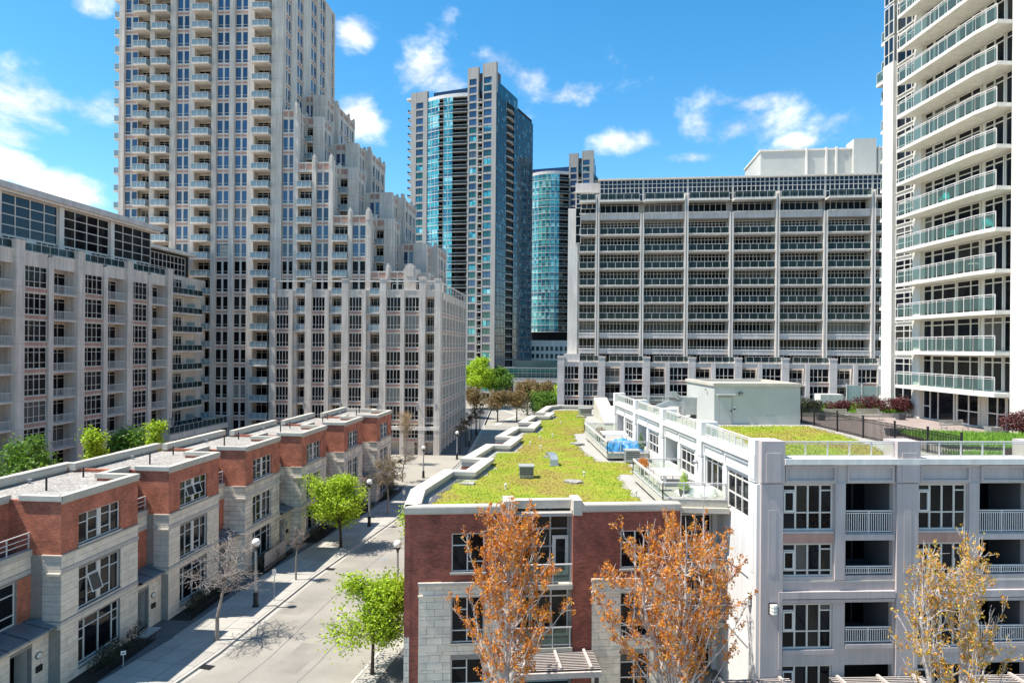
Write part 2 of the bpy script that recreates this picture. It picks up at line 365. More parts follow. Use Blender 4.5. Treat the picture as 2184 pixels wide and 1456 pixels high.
# ------------------------------------------------------------------ mesh builder
class MB:
    def __init__(s):
        s.v = []; s.f = []; s.m = []; s.mats = []
    def mi(s, mat):
        if mat not in s.mats:
            s.mats.append(mat)
        return s.mats.index(mat)
    def face(s, pts, mat):
        i = len(s.v); s.v.extend(pts); s.f.append(tuple(range(i, i + len(pts)))); s.m.append(s.mi(mat))
    def box(s, x0, y0, z0, x1, y1, z1, mat, fr=None, no=''):
        if x1 < x0: x0, x1 = x1, x0
        if y1 < y0: y0, y1 = y1, y0
        if z1 < z0: z0, z1 = z1, z0
        P = [(x0, y0), (x1, y0), (x1, y1), (x0, y1)]
        if fr: P = [fr.pt(*p) for p in P]
        s.prism(P, z0, z1, mat, no=no)
    def prism(s, P, z0, z1, mat, top=None, no=''):
        """P counter-clockwise outline"""
        n = len(P); i = len(s.v)
        s.v.extend([(p[0], p[1], z0) for p in P]); s.v.extend([(p[0], p[1], z1) for p in P])
        k = s.mi(mat)
        for j in range(n):
            if str(j) in no: continue
            q = (j + 1) % n
            s.f.append((i + j, i + q, i + n + q, i + n + j)); s.m.append(k)
        if 'b' not in no:
            s.f.append(tuple(i + j for j in range(n - 1, -1, -1))); s.m.append(k)
        if 't' not in no:
            s.f.append(tuple(i + n + j for j in range(n))); s.m.append(s.mi(top) if top else k)
    def tube(s, p0, p1, r0, r1, n, mat, caps=True):
        a = Vector(p0); b = Vector(p1); d = (b - a)
        if d.length < 1e-6: return
        d.normalize()
        u = d.orthogonal().normalized(); w = d.cross(u)
        i = len(s.v); k = s.mi(mat)
        for c, r in ((a, r0), (b, r1)):
            for j in range(n):
                t = 2 * math.pi * j / n
                q = c + (u * math.cos(t) + w * math.sin(t)) * r
                s.v.append(tuple(q))
        for j in range(n):
            q = (j + 1) % n
            s.f.append((i + j, i + q, i + n + q, i + n + j)); s.m.append(k)
        if caps:
            s.f.append(tuple(i + j for j in range(n - 1, -1, -1))); s.m.append(k)
            s.f.append(tuple(i + n + j for j in range(n))); s.m.append(k)
    def lathe(s, prof, n, mat, c=(0, 0, 0)):
        i = len(s.v); k = s.mi(mat)
        for r, z in prof:
            for j in range(n):
                t = 2 * math.pi * j / n
                s.v.append((c[0] + r * math.cos(t), c[1] + r * math.sin(t), c[2] + z))
        for a in range(len(prof) - 1):
            for j in range(n):
                q = (j + 1) % n
                s.f.append((i + a * n + j, i + a * n + q, i + (a + 1) * n + q, i + (a + 1) * n + j)); s.m.append(k)
    def mesh(s, name, smooth=False):
        me = bpy.data.meshes.new(name)
        me.from_pydata(s.v, [], s.f)
        for m in s.mats: me.materials.append(MATS[m])
        me.polygons.foreach_set('material_index', s.m)
        if smooth: me.polygons.foreach_set('use_smooth', [True] * len(s.f))
        uvl = me.uv_layers.new(name='UVMap')
        nl = len(me.loops)
        vi = np.empty(nl, np.int32); me.loops.foreach_get('vertex_index', vi)
        co = np.empty(len(me.vertices) * 3, np.float32); me.vertices.foreach_get('co', co); co = co.reshape(-1, 3)
        nf = len(me.polygons)
        nr = np.empty(nf * 3, np.float32); me.polygons.foreach_get('normal', nr); nr = nr.reshape(-1, 3)
        lt = np.empty(nf, np.int32); me.polygons.foreach_get('loop_total', lt)
        fn = np.repeat(nr, lt, axis=0)
        p = co[vi]
        hl = np.maximum(np.hypot(fn[:, 0], fn[:, 1]), 1e-6)
        u = (p[:, 0] * -fn[:, 1] + p[:, 1] * fn[:, 0]) / hl
        vv = p[:, 2].copy()
        flat = np.abs(fn[:, 2]) > .7
        u[flat] = p[flat, 0]; vv[flat] = p[flat, 1]
        uv = np.stack([u, vv], 1).astype(np.float32).ravel()
        uvl.data.foreach_set('uv', uv)
        me.update()
        return me

class Fr:
    """a wall's own frame: x runs along it, y runs into it, the outside is at -y"""
    def __init__(s, x, y, a):
        s.x, s.y, s.a = x, y, a; s.c, s.s = math.cos(R(a)), math.sin(R(a))
    def pt(s, u, v): return (s.x + u * s.c - v * s.s, s.y + u * s.s + v * s.c)
    def at(s, u, v, da=0): x, y = s.pt(u, v); return Fr(x, y, s.a + da)

def thing(name, label, cat, loc=(0, 0, 0), rz=0, group=None):
    o = bpy.data.objects.new(name, None); COL.objects.link(o)
    o.empty_display_size = .5
    o.location = loc; o.rotation_euler = (0, 0, rz); o['label'] = label; o['category'] = cat
    if group: o['group'] = group
    return o
def put(name, me, root=None, x=0, y=0, z=0, rz=0, label=None, kind=None):
    """link mesh data at a world position under a root that is not rotated"""
    o = bpy.data.objects.new(name, me if not isinstance(me, MB) else me.mesh(name)); COL.objects.link(o)
    if root is not None:
        r = root; rx, ry, rz0 = 0, 0, 0
        while r is not None:
            rx += r.location.x; ry += r.location.y; rz0 += r.location.z; r = r.parent
        o.parent = root; o.location = (x - rx, y - ry, z - rz0)
    else:
        o.location = (x, y, z)
    o.rotation_euler = (0, 0, R(rz))
    if label: o['label'] = label
    if kind: o['kind'] = kind
    return o
def sub(name, me, par, x, y, z, rz=0, label=None, kind=None):
    """child in its parent's own axes"""
    o = bpy.data.objects.new(name, me if not isinstance(me, MB) else me.mesh(name)); COL.objects.link(o)
    o.parent = par; o.location = (x, y, z); o.rotation_euler = (0, 0, R(rz))
    if label: o['label'] = label
    if kind: o['kind'] = kind
    return o
def onf(name, me, root, fr, u, v, z, da=0, **k):
    x, y = fr.pt(u, v)
    return put(name, me, root, x, y, z, fr.a + da, **k)
def struct(name, me, **k):
    o = put(name, me, **k); o['kind'] = 'structure'; return o
def tag(o, label, cat, group=None, kind=None):
    o['label'] = label; o['category'] = cat
    if group: o['group'] = group
    if kind: o['kind'] = kind
    return o

CACHE = {}
def cached(key, fn):
    if key not in CACHE: CACHE[key] = fn()
    return CACHE[key]
def boxmesh(w, d, h, mat):
    def f():
        b = MB(); b.box(0, 0, 0, w, d, h, mat); return b.mesh('block')
    return cached(('box', round(w, 3), round(d, 3), round(h, 3), mat), f)

def win_mesh(w, h, vs, hs, fm='frame_beige', gm='glass_dark', t=.07, d=.10, var=0, mull=None):
    """window: outer frame, mullions at vs (fractions), transoms at hs; glass a little back"""
    def f():
        rr = random.Random(var * 17 + 3)
        b = MB()
        b.box(0, -.0, 0, t, d, h, fm); b.box(w - t, 0, 0, w, d, h, fm)
        b.box(t, 0, 0, w - t, d, t, fm); b.box(t, 0, h - t, w - t, d, h, fm)
        for k, q in enumerate(vs):
            tt = t * .45 if not mull or k not in mull else mull[k] / 2
            b.box(w * q - tt, -.012, t, w * q + tt, d, h - t, fm)
        xs = [0] + list(vs) + [1]
        for q in hs:
            if isinstance(q, tuple):          # (height, i, j): transom only across lights i..j
                b.box(w * xs[q[1]] + t * .3, .006, h * q[0] - t * .4, w * xs[q[2] + 1] - t * .3, d - .01, h * q[0] + t * .4, fm)
            else:
                b.box(t, .004, h * q - t * .4, w - t, d - .01, h * q + t * .4, fm)
        for i in range(len(xs) - 1):
            x0, x1 = w * xs[i], w * xs[i + 1]
            j = [rr.uniform(-.006, .006) for _ in range(4)]
            y = d * .62
            b.face([(x0, y + j[0], 0), (x1, y + j[1], 0), (x1, y + j[2], h), (x0, y + j[3], h)], gm)
        b.face([(0, d, 0), (0, d, h), (w, d, h), (w, d, 0)], fm)
        return b.mesh('window')
    return cached(('win', round(w, 3), round(h, 3), tuple(vs), tuple(hs), fm, gm, t, var, str(mull)), f)

def balc_mesh(w, proj, rail=1.05, slab=.2, gm='rail_glass', sm='beige_concrete_light', pm='metal_white', npost=4, back=0.3, sides=True):
    """balcony with slab, glass rail, posts; x 0..w, sticks out to y=-proj; z=0 is the slab's top"""
    def f():
        b = MB()
        b.box(0, -proj, -slab, w, back, 0, sm)
        e = .05
        for k in range(npost + 1):
            x = e + (w - 2 * e) * k / npost
            b.box(x - .025, -proj + .03, 0, x + .025, -proj + .08, rail, pm)
        b.box(e, -proj + .02, rail, w - e, -proj + .10, rail + .05, pm)
        b.box(e, -proj + .03, .09, w - e, -proj + .07, .13, pm)
        b.box(e, -proj + .05, .12, w - e, -proj + .062, rail - .04, gm)
        if sides and proj > .3:
            for x in (e, w - e):
                b.box(x - .03, -proj + .1, rail, x + .03, 0, rail + .05, pm)
                b.box(x - .006, -proj + .1, .1, x + .006, 0, rail - .04, gm)
        return b.mesh('balcony')
    return cached(('balc', round(w, 3), proj, rail, slab, gm, sm, npost, sides), f)

def rail_mesh(w, h=1.05, n=None, pm='metal_white', t=.022, post=0):
    """picket railing, x 0..w"""
    def f():
        b = MB(); nn = n or int(w / .13)
        b.box(0, 0, h - .05, w, .05, h, pm); b.box(0, .005, .06, w, .045, .10, pm)
        for k in range(nn + 1):
            x = w * k / nn
            b.box(x - t / 2, .012, .10, x + t / 2, .038, h - .05, pm, no='bt')
        return b.mesh('railing')
    return cached(('rail', round(w, 3), h, n, pm, t), f)
# ------------------------------------------------------------------ ground, road, pavements
def sheet(pts, z, mat, name, label=None):
    b = MB(); b.face([(x, y, z) for x, y in pts], mat)
    o = struct(name, b); return o
sheet([(-900, -500), (900, -500), (900, 1500), (-900, 1500)], -0.02, 'ground', 'ground')
LK = [(-21.2, 20), (-19.6, 37), (-18.3, 43), (-16.5, 57.3), (-14.6, 67.5), (-12.6, 78.3), (-9.9, 97), (-7.9, 118), (-6.9, 160), (-6.4, 215)]   # left kerb line
RK = [(-11.6, 20), (-9.6, 37), (-8.4, 43), (-5.6, 60), (-3.0, 75), (-.1, 90), (3.0, 104), (5.2, 118), (7.5, 160), (9, 215)]                  # right kerb line
sheet(LK[::1] and [*RK, *LK[::-1]], .004, 'asphalt', 'road')
sheet([(-6.6, 158), (70, 158), (70, 166), (-6.6, 166)], .008, 'asphalt', 'cross_road')
def along(line, off, d0=0, d1=1e9):
    """offset polyline to its left (+) by off"""
    out = []
    for i, (x, y) in enumerate(line):
        a = line[max(0, i - 1)]; c = line[min(len(line) - 1, i + 1)]
        dx, dy = c[0] - a[0], c[1] - a[1]; l = math.hypot(dx, dy)
        out.append((x - dy / l * off, y + dx / l * off))
    return out
def linept_(line, s):
    for i in range(len(line) - 1):
        l = math.hypot(line[i + 1][0] - line[i][0], line[i + 1][1] - line[i][1])
        if s <= l or i == len(line) - 2:
            t = s / l; return line[i][0] + (line[i + 1][0] - line[i][0]) * t, line[i][1] + (line[i + 1][1] - line[i][1]) * t, (line[i + 1][0] - line[i][0]) / l, (line[i + 1][1] - line[i][1]) / l
        s -= l
def strip(line, o0, o1, z0, z1, mat, name, part=None):
    A = along(line, o0); B_ = along(line, o1)
    b = MB()
    for i in range(len(line) - 1):
        P = [A[i], A[i + 1], B_[i + 1], B_[i]]
        ar = sum(P[k][0] * P[(k + 1) % 4][1] - P[(k + 1) % 4][0] * P[k][1] for k in range(4))
        if ar < 0: P = P[::-1]
        b.prism(P, z0, z1, mat)
    return b
pvl = struct('pavement', strip(LK, .18, 9.5, -.01, .115, 'joint_dark', ''))
pvr = struct('pavement', strip(RK, -7, -.18, -.01, .115, 'joint_dark', ''))
struct('kerb', strip(LK, 0, .18, -.01, .14, 'kerb_stone', ''))
struct('kerb', strip(RK, -.18, 0, -.01, .14, 'kerb_stone', ''))
for i, off in enumerate((-3.3, -6.6)):
    A_ = along(LK, off)
    b = MB()
    for j in range(len(A_) - 1):
        (x0, y0), (x1, y1) = A_[j], A_[j + 1]; b.face([(x0, y0, .009), (x0 + .05, y0, .009), (x1 + .05, y1, .009), (x1, y1, .009)], 'joint_dark')
    struct('road_joint', b)
for k, (s_, o_, w_, l_) in enumerate([(30, -2.2, 1.6, 3.2), (47, -5.2, 2.2, 5.0), (66, -1.9, 1.4, 2.4), (22, -6.0, 1.8, 4.0)]):
    x, y, dx, dy = linept_(LK, s_); b = MB(); a0 = math.atan2(dy, dx); c_, n_ = math.cos(a0), math.sin(a0)
    P_ = [(x + dy * -o_ + c_ * q - n_ * r, y - dx * -o_ + n_ * q + c_ * r) for q, r in ((0, 0), (l_, 0), (l_, w_), (0, w_))]
    b.face([(*p, .0075) for p in P_], 'asphalt_patch'); struct('road_patch', b)
struct('gutter', strip(LK, -.38, -.002, -.005, .012, 'pavement', ''))
# paving slabs, each a piece
def linept(line, s):
    for i in range(len(line) - 1):
        l = math.hypot(line[i + 1][0] - line[i][0], line[i + 1][1] - line[i][1])
        if s <= l or i == len(line) - 2:
            t = s / l; dx, dy = (line[i + 1][0] - line[i][0]) / l, (line[i + 1][1] - line[i][1]) / l
            return line[i][0] + dx * s, line[i][1] + dy * s, dx, dy
        s -= l
def slabs(line, parent, s0, s1, rows, sgn):
    s = s0
    while s < s1:
        x, y, dx, dy = linept(line, s)
        L_ = 1.85
        for o0, o1 in rows:
            w = o1 - o0
            me = boxmesh(L_ - .03, w - .03, .05, 'pavement')
            o = put('paving_slab', me, parent, x - dy * o0 * sgn if sgn > 0 else x + dy * o1, y + dx * o0 * sgn if sgn > 0 else y - dx * o1, .105 + random.uniform(-.004, .004), math.degrees(math.atan2(dy, dx)))
        s += L_
slabs(LK, pvl, 12, 84, [(.2, 1.55), (1.55, 3.1), (3.1, 4.3)], 1)
slabs(RK, pvr, 16, 60, [(.2, 1.4)], -1)
sheet([(-34, 95.5), (-10.6, 95.5), (-8.3, 118), (-8.0, 121.2), (-40, 123.5)], .16, 'plaza', 'plaza')
# park beyond the crossing
sheet([(-6.2, 168), (60, 168), (60, 330), (-60, 330), (-60, 200), (-12, 200)], .012, 'plaza', 'park')
def path(pts, w, z, mat, name):
    A = along(pts, w / 2); B_ = along(pts, -w / 2)
    b = MB()
    for i in range(len(pts) - 1):
        b.face([(*B_[i], z), (*B_[i + 1], z), (*A[i + 1], z), (*A[i], z)], mat)
    return struct(name, b)
path([(-4, 170), (2, 196), (-4, 215), (-8, 250)], 1.2, .03, 'kerb_stone', 'path')
path([(-2, 175), (10, 185), (22, 188)], 2.4, .03, 'deck_paver', 'path')
mkb = MB(); mkb.prism([(-30, 118.4), (-24, 117.9), (-16, 104), (-19, 100), (-30, 103)], .16, .26, 'kerb_stone'); struct('raised_bed', mkb)
b = MB(); b.lathe([(0, .018), (.38, .018), (.42, .006)], 16, 'metal_grey', (-11.6, 62.5, 0)); tag(put('manhole_cover', b), 'round grey manhole cover in the road beyond the lower lime tree', 'manhole cover')

# ------------------------------------------------------------------ shared facade builder
def facade(root, fr, cols, rows, wh, fh, zt, rec=1.5, zb=0.0, st=None, wallm='beige_concrete', var=0):
    """cols: (kind, width). rows: sill heights of the windows. Core wall stands 'rec' behind the face."""
    st = st or {}
    u = 0
    W = sum(c[1] for c in cols)
    fm = st.get('fm', 'frame_beige')
    gf = st.get('glass', lambda z: 'glass_dark')
    for ci, (k, w) in enumerate(cols):
        if k[0] == 'P':                                  # pilaster, optionally rising above the roof
            top = zt + (st.get('rise', 0) if k == 'P+' else (-st.get('drop', 0) if k == 'P-' else 0))
            pv = st.get('proud', .25) * (1 if k != 'P-' else .45)
            b = cached(('pil', round(w, 2), round(top - zb, 2), pv, rec, wallm, k, bool(st.get('fin'))), lambda: pil_mesh(w, top - zb, pv, rec, wallm, k, st))
            onf('pilaster', b, root, fr, u, 0, zb)
        elif k[0] == 'W':
            for r, z in enumerate(rows):
                vs, hs = st['W' + k[1:]] if 'W' + k[1:] in st else st['W']
                lou = st.get('louvre')
                me = win_mesh(w, wh, vs, hs, fm, gf(z), var=(r + ci) % 3, t=st.get('t', .08), mull=st.get('mull'))
                onf('window', me, root, fr, u, .12, z)
                sp = cached(('spd', round(w, 2), round(fh - wh, 3), st.get('pink', 1), wallm), lambda: spandrel_mesh(w, fh - wh, st.get('pink', 1), wallm))
                onf('spandrel', sp, root, fr, u, .03, z - (fh - wh))
            zz = rows[-1] + wh
            if zt - zz > .02:
                onf('parapet', cached(('par', round(w, 2), round(zt - zz, 2), wallm, st.get('ppk', 0)), lambda: parapet_mesh(w, zt - zz, wallm, st.get('ppk', 0))), root, fr, u, .03, zz)
        elif k[0] == 'B':
            kind = st.get('bal', 'glass')
            for r, z in enumerate(rows):
                zf = z - .45
                if kind == 'glass':
                    me = balc_mesh(w, st.get('proj', 1.0), gm=st.get('rg', 'rail_glass_blue'), npost=3, back=rec, sm=st.get('slm', 'beige_concrete_light'))
                    onf('balcony', me, root, fr, u, 0, zf)
                else:
                    sl = boxmesh(w, rec + .1, .2, wallm)
                    o = onf('balcony', sl, root, fr, u, -.1, zf - .2)
                    sub('railing', rail_mesh(w - .06, 1.05, n=int(w / .2), pm='metal_white', t=.035), o, .03, 0.02, .2)
                dm = win_mesh(w - .1, fh - .5, (.34, .67), (.84,), fm, 'glass_dark', var=r % 3, t=.055)
                onf('balcony_door', dm, root, fr, u + .05, rec - .12, zf + .02)
            zz = rows[-1] + wh
            if zt - zz > .02:
                onf('parapet', cached(('par', round(w, 2), round(zt - zz, 2), wallm, st.get('ppk', 0)), lambda: parapet_mesh(w, zt - zz, wallm, st.get('ppk', 0))), root, fr, u, .03, zz)
        elif k[0] == 'S':
            onf('wall_panel', boxmesh(w, rec, zt - zb, wallm), root, fr, u, .04, zb)
        u += w
    return W

def pil_mesh(w, h, pv, rec, mat, k, st):
    b = MB(); b.box(0, -pv, 0, w, rec, h, mat)
    if w > .9 and h > 9:
        for z in np.arange(3.2, h - 1, 3.24):
            b.box(-.004, -pv - .004, z, w + .004, .1, z + .045, 'taupe_trim')
    if k == 'P+':
        if st.get('fin'):       # tapering finial of the stepped tiers
            b.box(w * .12, -pv - .06, h, w * .88, .55, h + .55, mat)
            b.box(w * .3, -pv - .06, h + .55, w * .7, .3, h + .85, mat)
            b.box(w * .2, -pv - .14, h - 1.4, w * .8, -pv, h + .3, mat)
        else:
            b.box(-.07, -pv - .07, h - .28, w + .07, .75, h, mat)
    return b.mesh('pilaster')
def spandrel_mesh(w, h, pink, mat):
    b = MB(); b.box(0, .06, 0, w, .5, h, mat)
    if pink:
        m = w / 2; e = .1
        if pink == 1:
            b.box(e, .02, h * .24, m - e, .08, h * .66, 'pink_panel'); b.box(m + e, .02, h * .24, w - e, .08, h * .66, 'pink_panel')
            b.box(0, .0, h * .86, w, .1, h, 'beige_concrete_light')
        else:
            b.box(.0, .02, h * .28, w, .08, h * .88, 'pink_panel'); b.box(0, -.02, h * .9, w, .12, h, 'beige_concrete_light')
            b.box(0, .0, 0, w, .1, h * .2, mat)
    return b.mesh('spandrel')
def parapet_mesh(w, h, mat, pk):
    b = MB(); b.box(0, .03, 0, w, .5, h, mat)
    if pk:
        m = w / 2
        z0 = h - 1.25 if h > 1.6 else h * .2; z1 = h - .3
        b.box(.12, .0, z0, m - .1, .06, z1, 'pink_panel'); b.box(m + .1, .0, z0, w - .12, .06, z1, 'pink_panel')
    b.box(-.0, -.06, h - .16, w, .5, h + .003, 'beige_concrete_light')
    return b.mesh('parapet')
def core(root, P, z0, z1, mat, name='wall', top='dark_roof'):
    b = MB(); b.prism(P, z0, z1, mat, top=top)
    return put(name, b, root)
def frrect(fr, u0, v0, u1, v1): return [fr.pt(u0, v0), fr.pt(u1, v0), fr.pt(u1, v1), fr.pt(u0, v1)]

ST_T = {'W': ((.5,), (.22,)), 'mull': {0: .34}, 'pink': 1, 'proj': 1.45, 'rg': 'rail_glass_blue', 'proud': .25, 't': .07, 'ppk': 1,
        'glass': lambda z: 'glass_sky_blue' if z > 35.5 else 'glass_dark'}  # upper panes carry the sky's reflection as painted blue, lower ones stay dark
# ------------------------------------------------------------------ the tall left tower
A1 = -3.9
TC = (-41.8, 124.5)
fT = Fr(TC[0], TC[1], A1).at(-31.4, 0)
TFH = 3.23
tower = thing('apartment_tower', 'tallest beige tower at upper left with columns of blue glass balconies', 'building', (*fT.pt(15, 14), 0))
trow = [48.6 + TFH * k for k in range(-14, 14)]
core(tower, frrect(fT, 1.0, 1.5, 31.4 - .9, 28.5), 0, 93.5, 'beige_concrete')
tcols = [('P', 1.0), ('W', 2.45), ('B', 2.45), ('P', .95), ('B', 2.95), ('P', 1.15), ('W', 2.45), ('P', 1.1), ('B', 3.2), ('P', .95), ('W', 2.4), ('P', 1.0), ('W', 2.45), ('P', 1.25), ('B', 3.2), ('P', 2.05)]
facade(tower, fT, tcols, trow, 2.42, TFH, 93.5, st=ST_T)
fTs = Fr(*fT.pt(31.05, 0.5), A1 + 90)
facade(tower, fTs, [('P', .7), ('W', 2.5), ('P', 2.9), ('W', 3.1), ('P', 4.2), ('W', 3.3), ('P', 1.9), ('W', 3.1), ('P', 3.8), ('W', 1.6), ('P', .9)], trow[3:], 2.42, TFH, 93.5, rec=.7, zb=0, st=dict(ST_T, proud=.06))
fTl = Fr(*fT.pt(.5, 28), A1 - 90)     # left flank with its corner balconies
facade(tower, fTl, [('P', 25.0), ('B', 2.3), ('P', .2)], trow[12:], 2.42, TFH, 93.5, rec=.5, st=dict(ST_T, proj=2.1))
# mechanical louvre
b = MB()
for k in range(9): b.box(0, -.05, k * .24, 2.4, .06, k * .24 + .13, 'beige_concrete_light')
b.box(0, .02, 0, 2.4, .1, 2.2, 'dark_inside')
onf('louvre', b, tower, fT, 19.45, .02, trow[10])

# ------------------------------------------------------------------ stepped block
steps = thing('stepped_apartment_block', 'beige apartment block stepping down in tiers beside the tall tower', 'building', (*fT.pt(45, 10), 0))
Z0 = [62.4, 52.8, 43.1, 33.0]
ROWS = [  # (v0, v1, dz, right ends of the tiers)
    (0.0, 5.0, 0.0, [2.7, 9.2, 16.2, 24.5]),
    (5.0, 11.0, 0.3, [5.5, 12.2, 19.2, 26.0]),
    (11.0, 17.0, 6.6, [3.9, 10.5, 17.4, 24.2]),
    (17.0, 29.0, 6.9, [4.4, 11.4, 18.5, 25.4])]
srow = trow
for r, (v0, v1, dz, ends) in enumerate(ROWS):
    for i, ue in enumerate(ends):
        u0 = -.3 if i == 0 else ends[i - 1]
        zt = Z0[i] + dz
        fr = fT.at(31.4 + u0, v0)
        w = ue - u0
        rows = [z for z in srow if z + 2.2 < zt - .6 and z > (Z0[min(3, i + 1)] - 8 if r else 20)]
        if not rows: rows = [srow[7]]
        if r == 0:
            pat = {0: [('W', 2.1), ('P+', .9)], 1: [('B', 2.6), ('P+', .75), ('W', 2.35), ('P+', .8)], 2: [('B', 2.8), ('P+', .75), ('W', 2.5), ('P+', .95)], 3: [('B', 2.8), ('P+', .8), ('W', 2.5), ('P+', 2.2)]}[i]
            s = sum(c[1] for c in pat); pat = [(k, c * w / s) for k, c in pat]
            if i == 0: rows = [z for z in srow if 8 < z < zt - 2.6]
        elif r == 1:
            pat = [('S', max(.1, w - 5.0)), ('B', 3.1), ('P', 1.9)] if w > 5 else [('B', w - 1.9), ('P', 1.9)]
        elif r == 2:
            pat = [('S', max(.1, w - 4.6)), ('W', 2.0), ('P', 2.6)] if w > 4.6 else [('S', .1), ('W', w - 2.7), ('P', 2.6)]
        else:
            pat = [('S', w)]
        core(steps, frrect(fr, 0 if i else .3, .8, w - .85, v1 - v0 + (.9 if r < 3 else 0)), 0, zt - .35, 'beige_concrete')
        facade(steps, fr, pat, rows, 2.42, TFH, zt, rec=.85, zb=0 if r == 0 else 25, st=dict(ST_T, proj=.9, rise=.5, fin=1, proud=.3))
        # flank that shows to the right
        ff = Fr(*fr.pt(w - .35, .3), A1 + 90)
        d = v1 - v0
        sr = [z for z in srow if z + 2.2 < zt - .6 and z > (Z0[i + 1] + dz - 10 if i < 3 else 26)][-5:] or [srow[-20]]
        if d < 7:
            pat = [('P', .5), ('W', (d - 2.0) / 2), ('P', .5), ('W', (d - 2.0) / 2), ('P+', 1.0)]
        else:
            pat = [('P', .6), ('W', 3.2), ('P', .7), ('W', 3.2), ('P+', .7), ('W', 2.8), ('P+', .8)]
        zb = (Z0[i + 1] if i < 3 else 30) + dz - 8
        facade(steps, ff, pat, sr, 2.42, TFH, zt, rec=.4, zb=max(0, zb), st=dict(ST_T, rise=.1, fin=1, proud=.04))
        # roof-edge stubs on the blank back volumes
        if r == 3:
            for q in (.1, w * .4, w - .9):
                onf('parapet_stub', boxmesh(.7, .7, .8, 'beige_concrete'), steps, fr, q, -.05, zt)

# ------------------------------------------------------------------ podium block in front of the steps
fP = Fr(-12.8, 121.75, A1).at(-31.2, 0)
PFH = 3.24
pod = thing('podium_block', 'long beige mid rise block below the stepped tiers with barred windows', 'building', (*fP.pt(15, 15), 0))
prow = [25.75 - PFH * k for k in range(7, -1, -1)]
ST_P = {'W': ((.27, .5, .73), (.30,)), 'pink': 2, 'bal': 'picket', 'proud': .35, 'rise': 2.0, 't': .1, 'ppk': 0}
core(pod, frrect(fP, .6, 1.5, 30.3, 36.5), 0, 29.6, 'beige_concrete', top='roof_paver')
pc = [('P+', 1.05), ('W', 2.45), ('P', .72), ('B', 2.3), ('P+', 1.15), ('W', 2.4), ('P', .75), ('B', 2.35), ('P+', 1.2), ('W', 2.4), ('P', .8), ('B', 2.45), ('P+', 1.15), ('W', 2.6), ('P', .7), ('W', 2.6), ('P+', 1.15), ('B', 1.6), ('P+', 1.05)]
k_ = 31.2 / sum(c[1] for c in pc); pc = [(a, b_ * k_) for a, b_ in pc]
facade(pod, fP, pc, prow, 2.55, PFH, 29.6, st=ST_P)
fPs = Fr(*fP.pt(30.85, .35), A1 + 90)
facade(pod, fPs, [('P', .7)] + [('W', 3.15), ('P', .7)] * 9 + [('P+', .9)], prow, 2.55, PFH, 29.6, rec=.5, st=dict(ST_P, proud=.05))
# base bands, upper rail and lanterns
b = MB()
b.box(0, -.42, 4.55, 31.2, 1.4, 5.2, 'beige_concrete_light', fr=fP, no='b'); put('base_band', b, pod)
b = MB(); b.box(0, -.15, 31.0, 31.2, .0, 31.25, 'beige_concrete_light', fr=fP); b.box(0, -.15, 31.0, 36, 0.0, 31.25, 'beige_concrete_light', fr=fPs); put('top_rail', b, pod)
for q in [i * 4.0 for i in range(9)]:
    onf('rail_post', boxmesh(.35, .3, 1.4, 'beige_concrete'), pod, fPs, q + .8, .05, 29.6)
for u in [0.3, 6.6, 13.3, 20.2, 27.2, 30.6]:
    b = cached('lant', lambda: (lambda m: (m.box(0, -.35, 0, .18, 0, .12, 'metal_grey'), m.box(-.05, -.6, -.9, .23, -.32, .35, 'metal_grey'), m.mesh('lantern'))[-1])(MB()))
    onf('wall_lantern', b, pod, fP, u, -.35, 9.0)
# roof-terrace rooms behind the podium parapet
for u, w in ((2, 3.4), (8.6, 3), (14.6, 6), (22.5, 5)):
    onf('terrace_window', win_mesh(w, 2.0, (.25, .5, .75), (.8,), 'frame_beige', 'glass_dark'), pod, fP, u, 1.9, 29.65)
core(pod, frrect(fP, 1, 2.0, 28, 3.5), 29.6, 32.2, 'beige_concrete', name='terrace_wall')
b = MB()
for u in np.arange(22.4, 31, .9): b.box(u, .2, 29.6, u + .05, .25, 30.7, 'metal_white', fr=fP)
b.box(22.4, .18, 30.65, 31, .27, 30.72, 'metal_white', fr=fP); put('terrace_railing', b, pod)

# ------------------------------------------------------------------ left grey block with glass penthouse
AL = 85.4
fL = Fr(-57.1, 62.55, AL)
left = thing('penthouse_block', 'beige block at left edge with dark glazed penthouse over its balconies', 'building', (*fL.pt(20, 8), 0))
LFH = 3.15
lrow = [26.0 - LFH * k for k in range(8, -1, -1)]
ST_L = {'W': ((.28, .5, .72), (.28, .76)), 'pink': 2, 'bal': 'picket', 'proud': .35, 'rise': 1.1, 'drop': .3, 't': .07}
core(left, frrect(fL, 0, 1.5, 43.6, 17), 0, 29.9, 'beige_concrete', top='roof_paver')
lc = [('W', 3.2), ('P-', .75), ('B', 3.3)] if 0 else []
lc = [('B', 4.3)]
for k in range(4): lc += [('P+', 1.25), ('W', 3.85), ('P-', .8), ('B', 3.85)]
lc += [('P+', 1.3)]
# first wide pilaster is centred at depth 67.4
facade(left, fL, lc, lrow, 2.5, LFH, 30.1, st=ST_L)
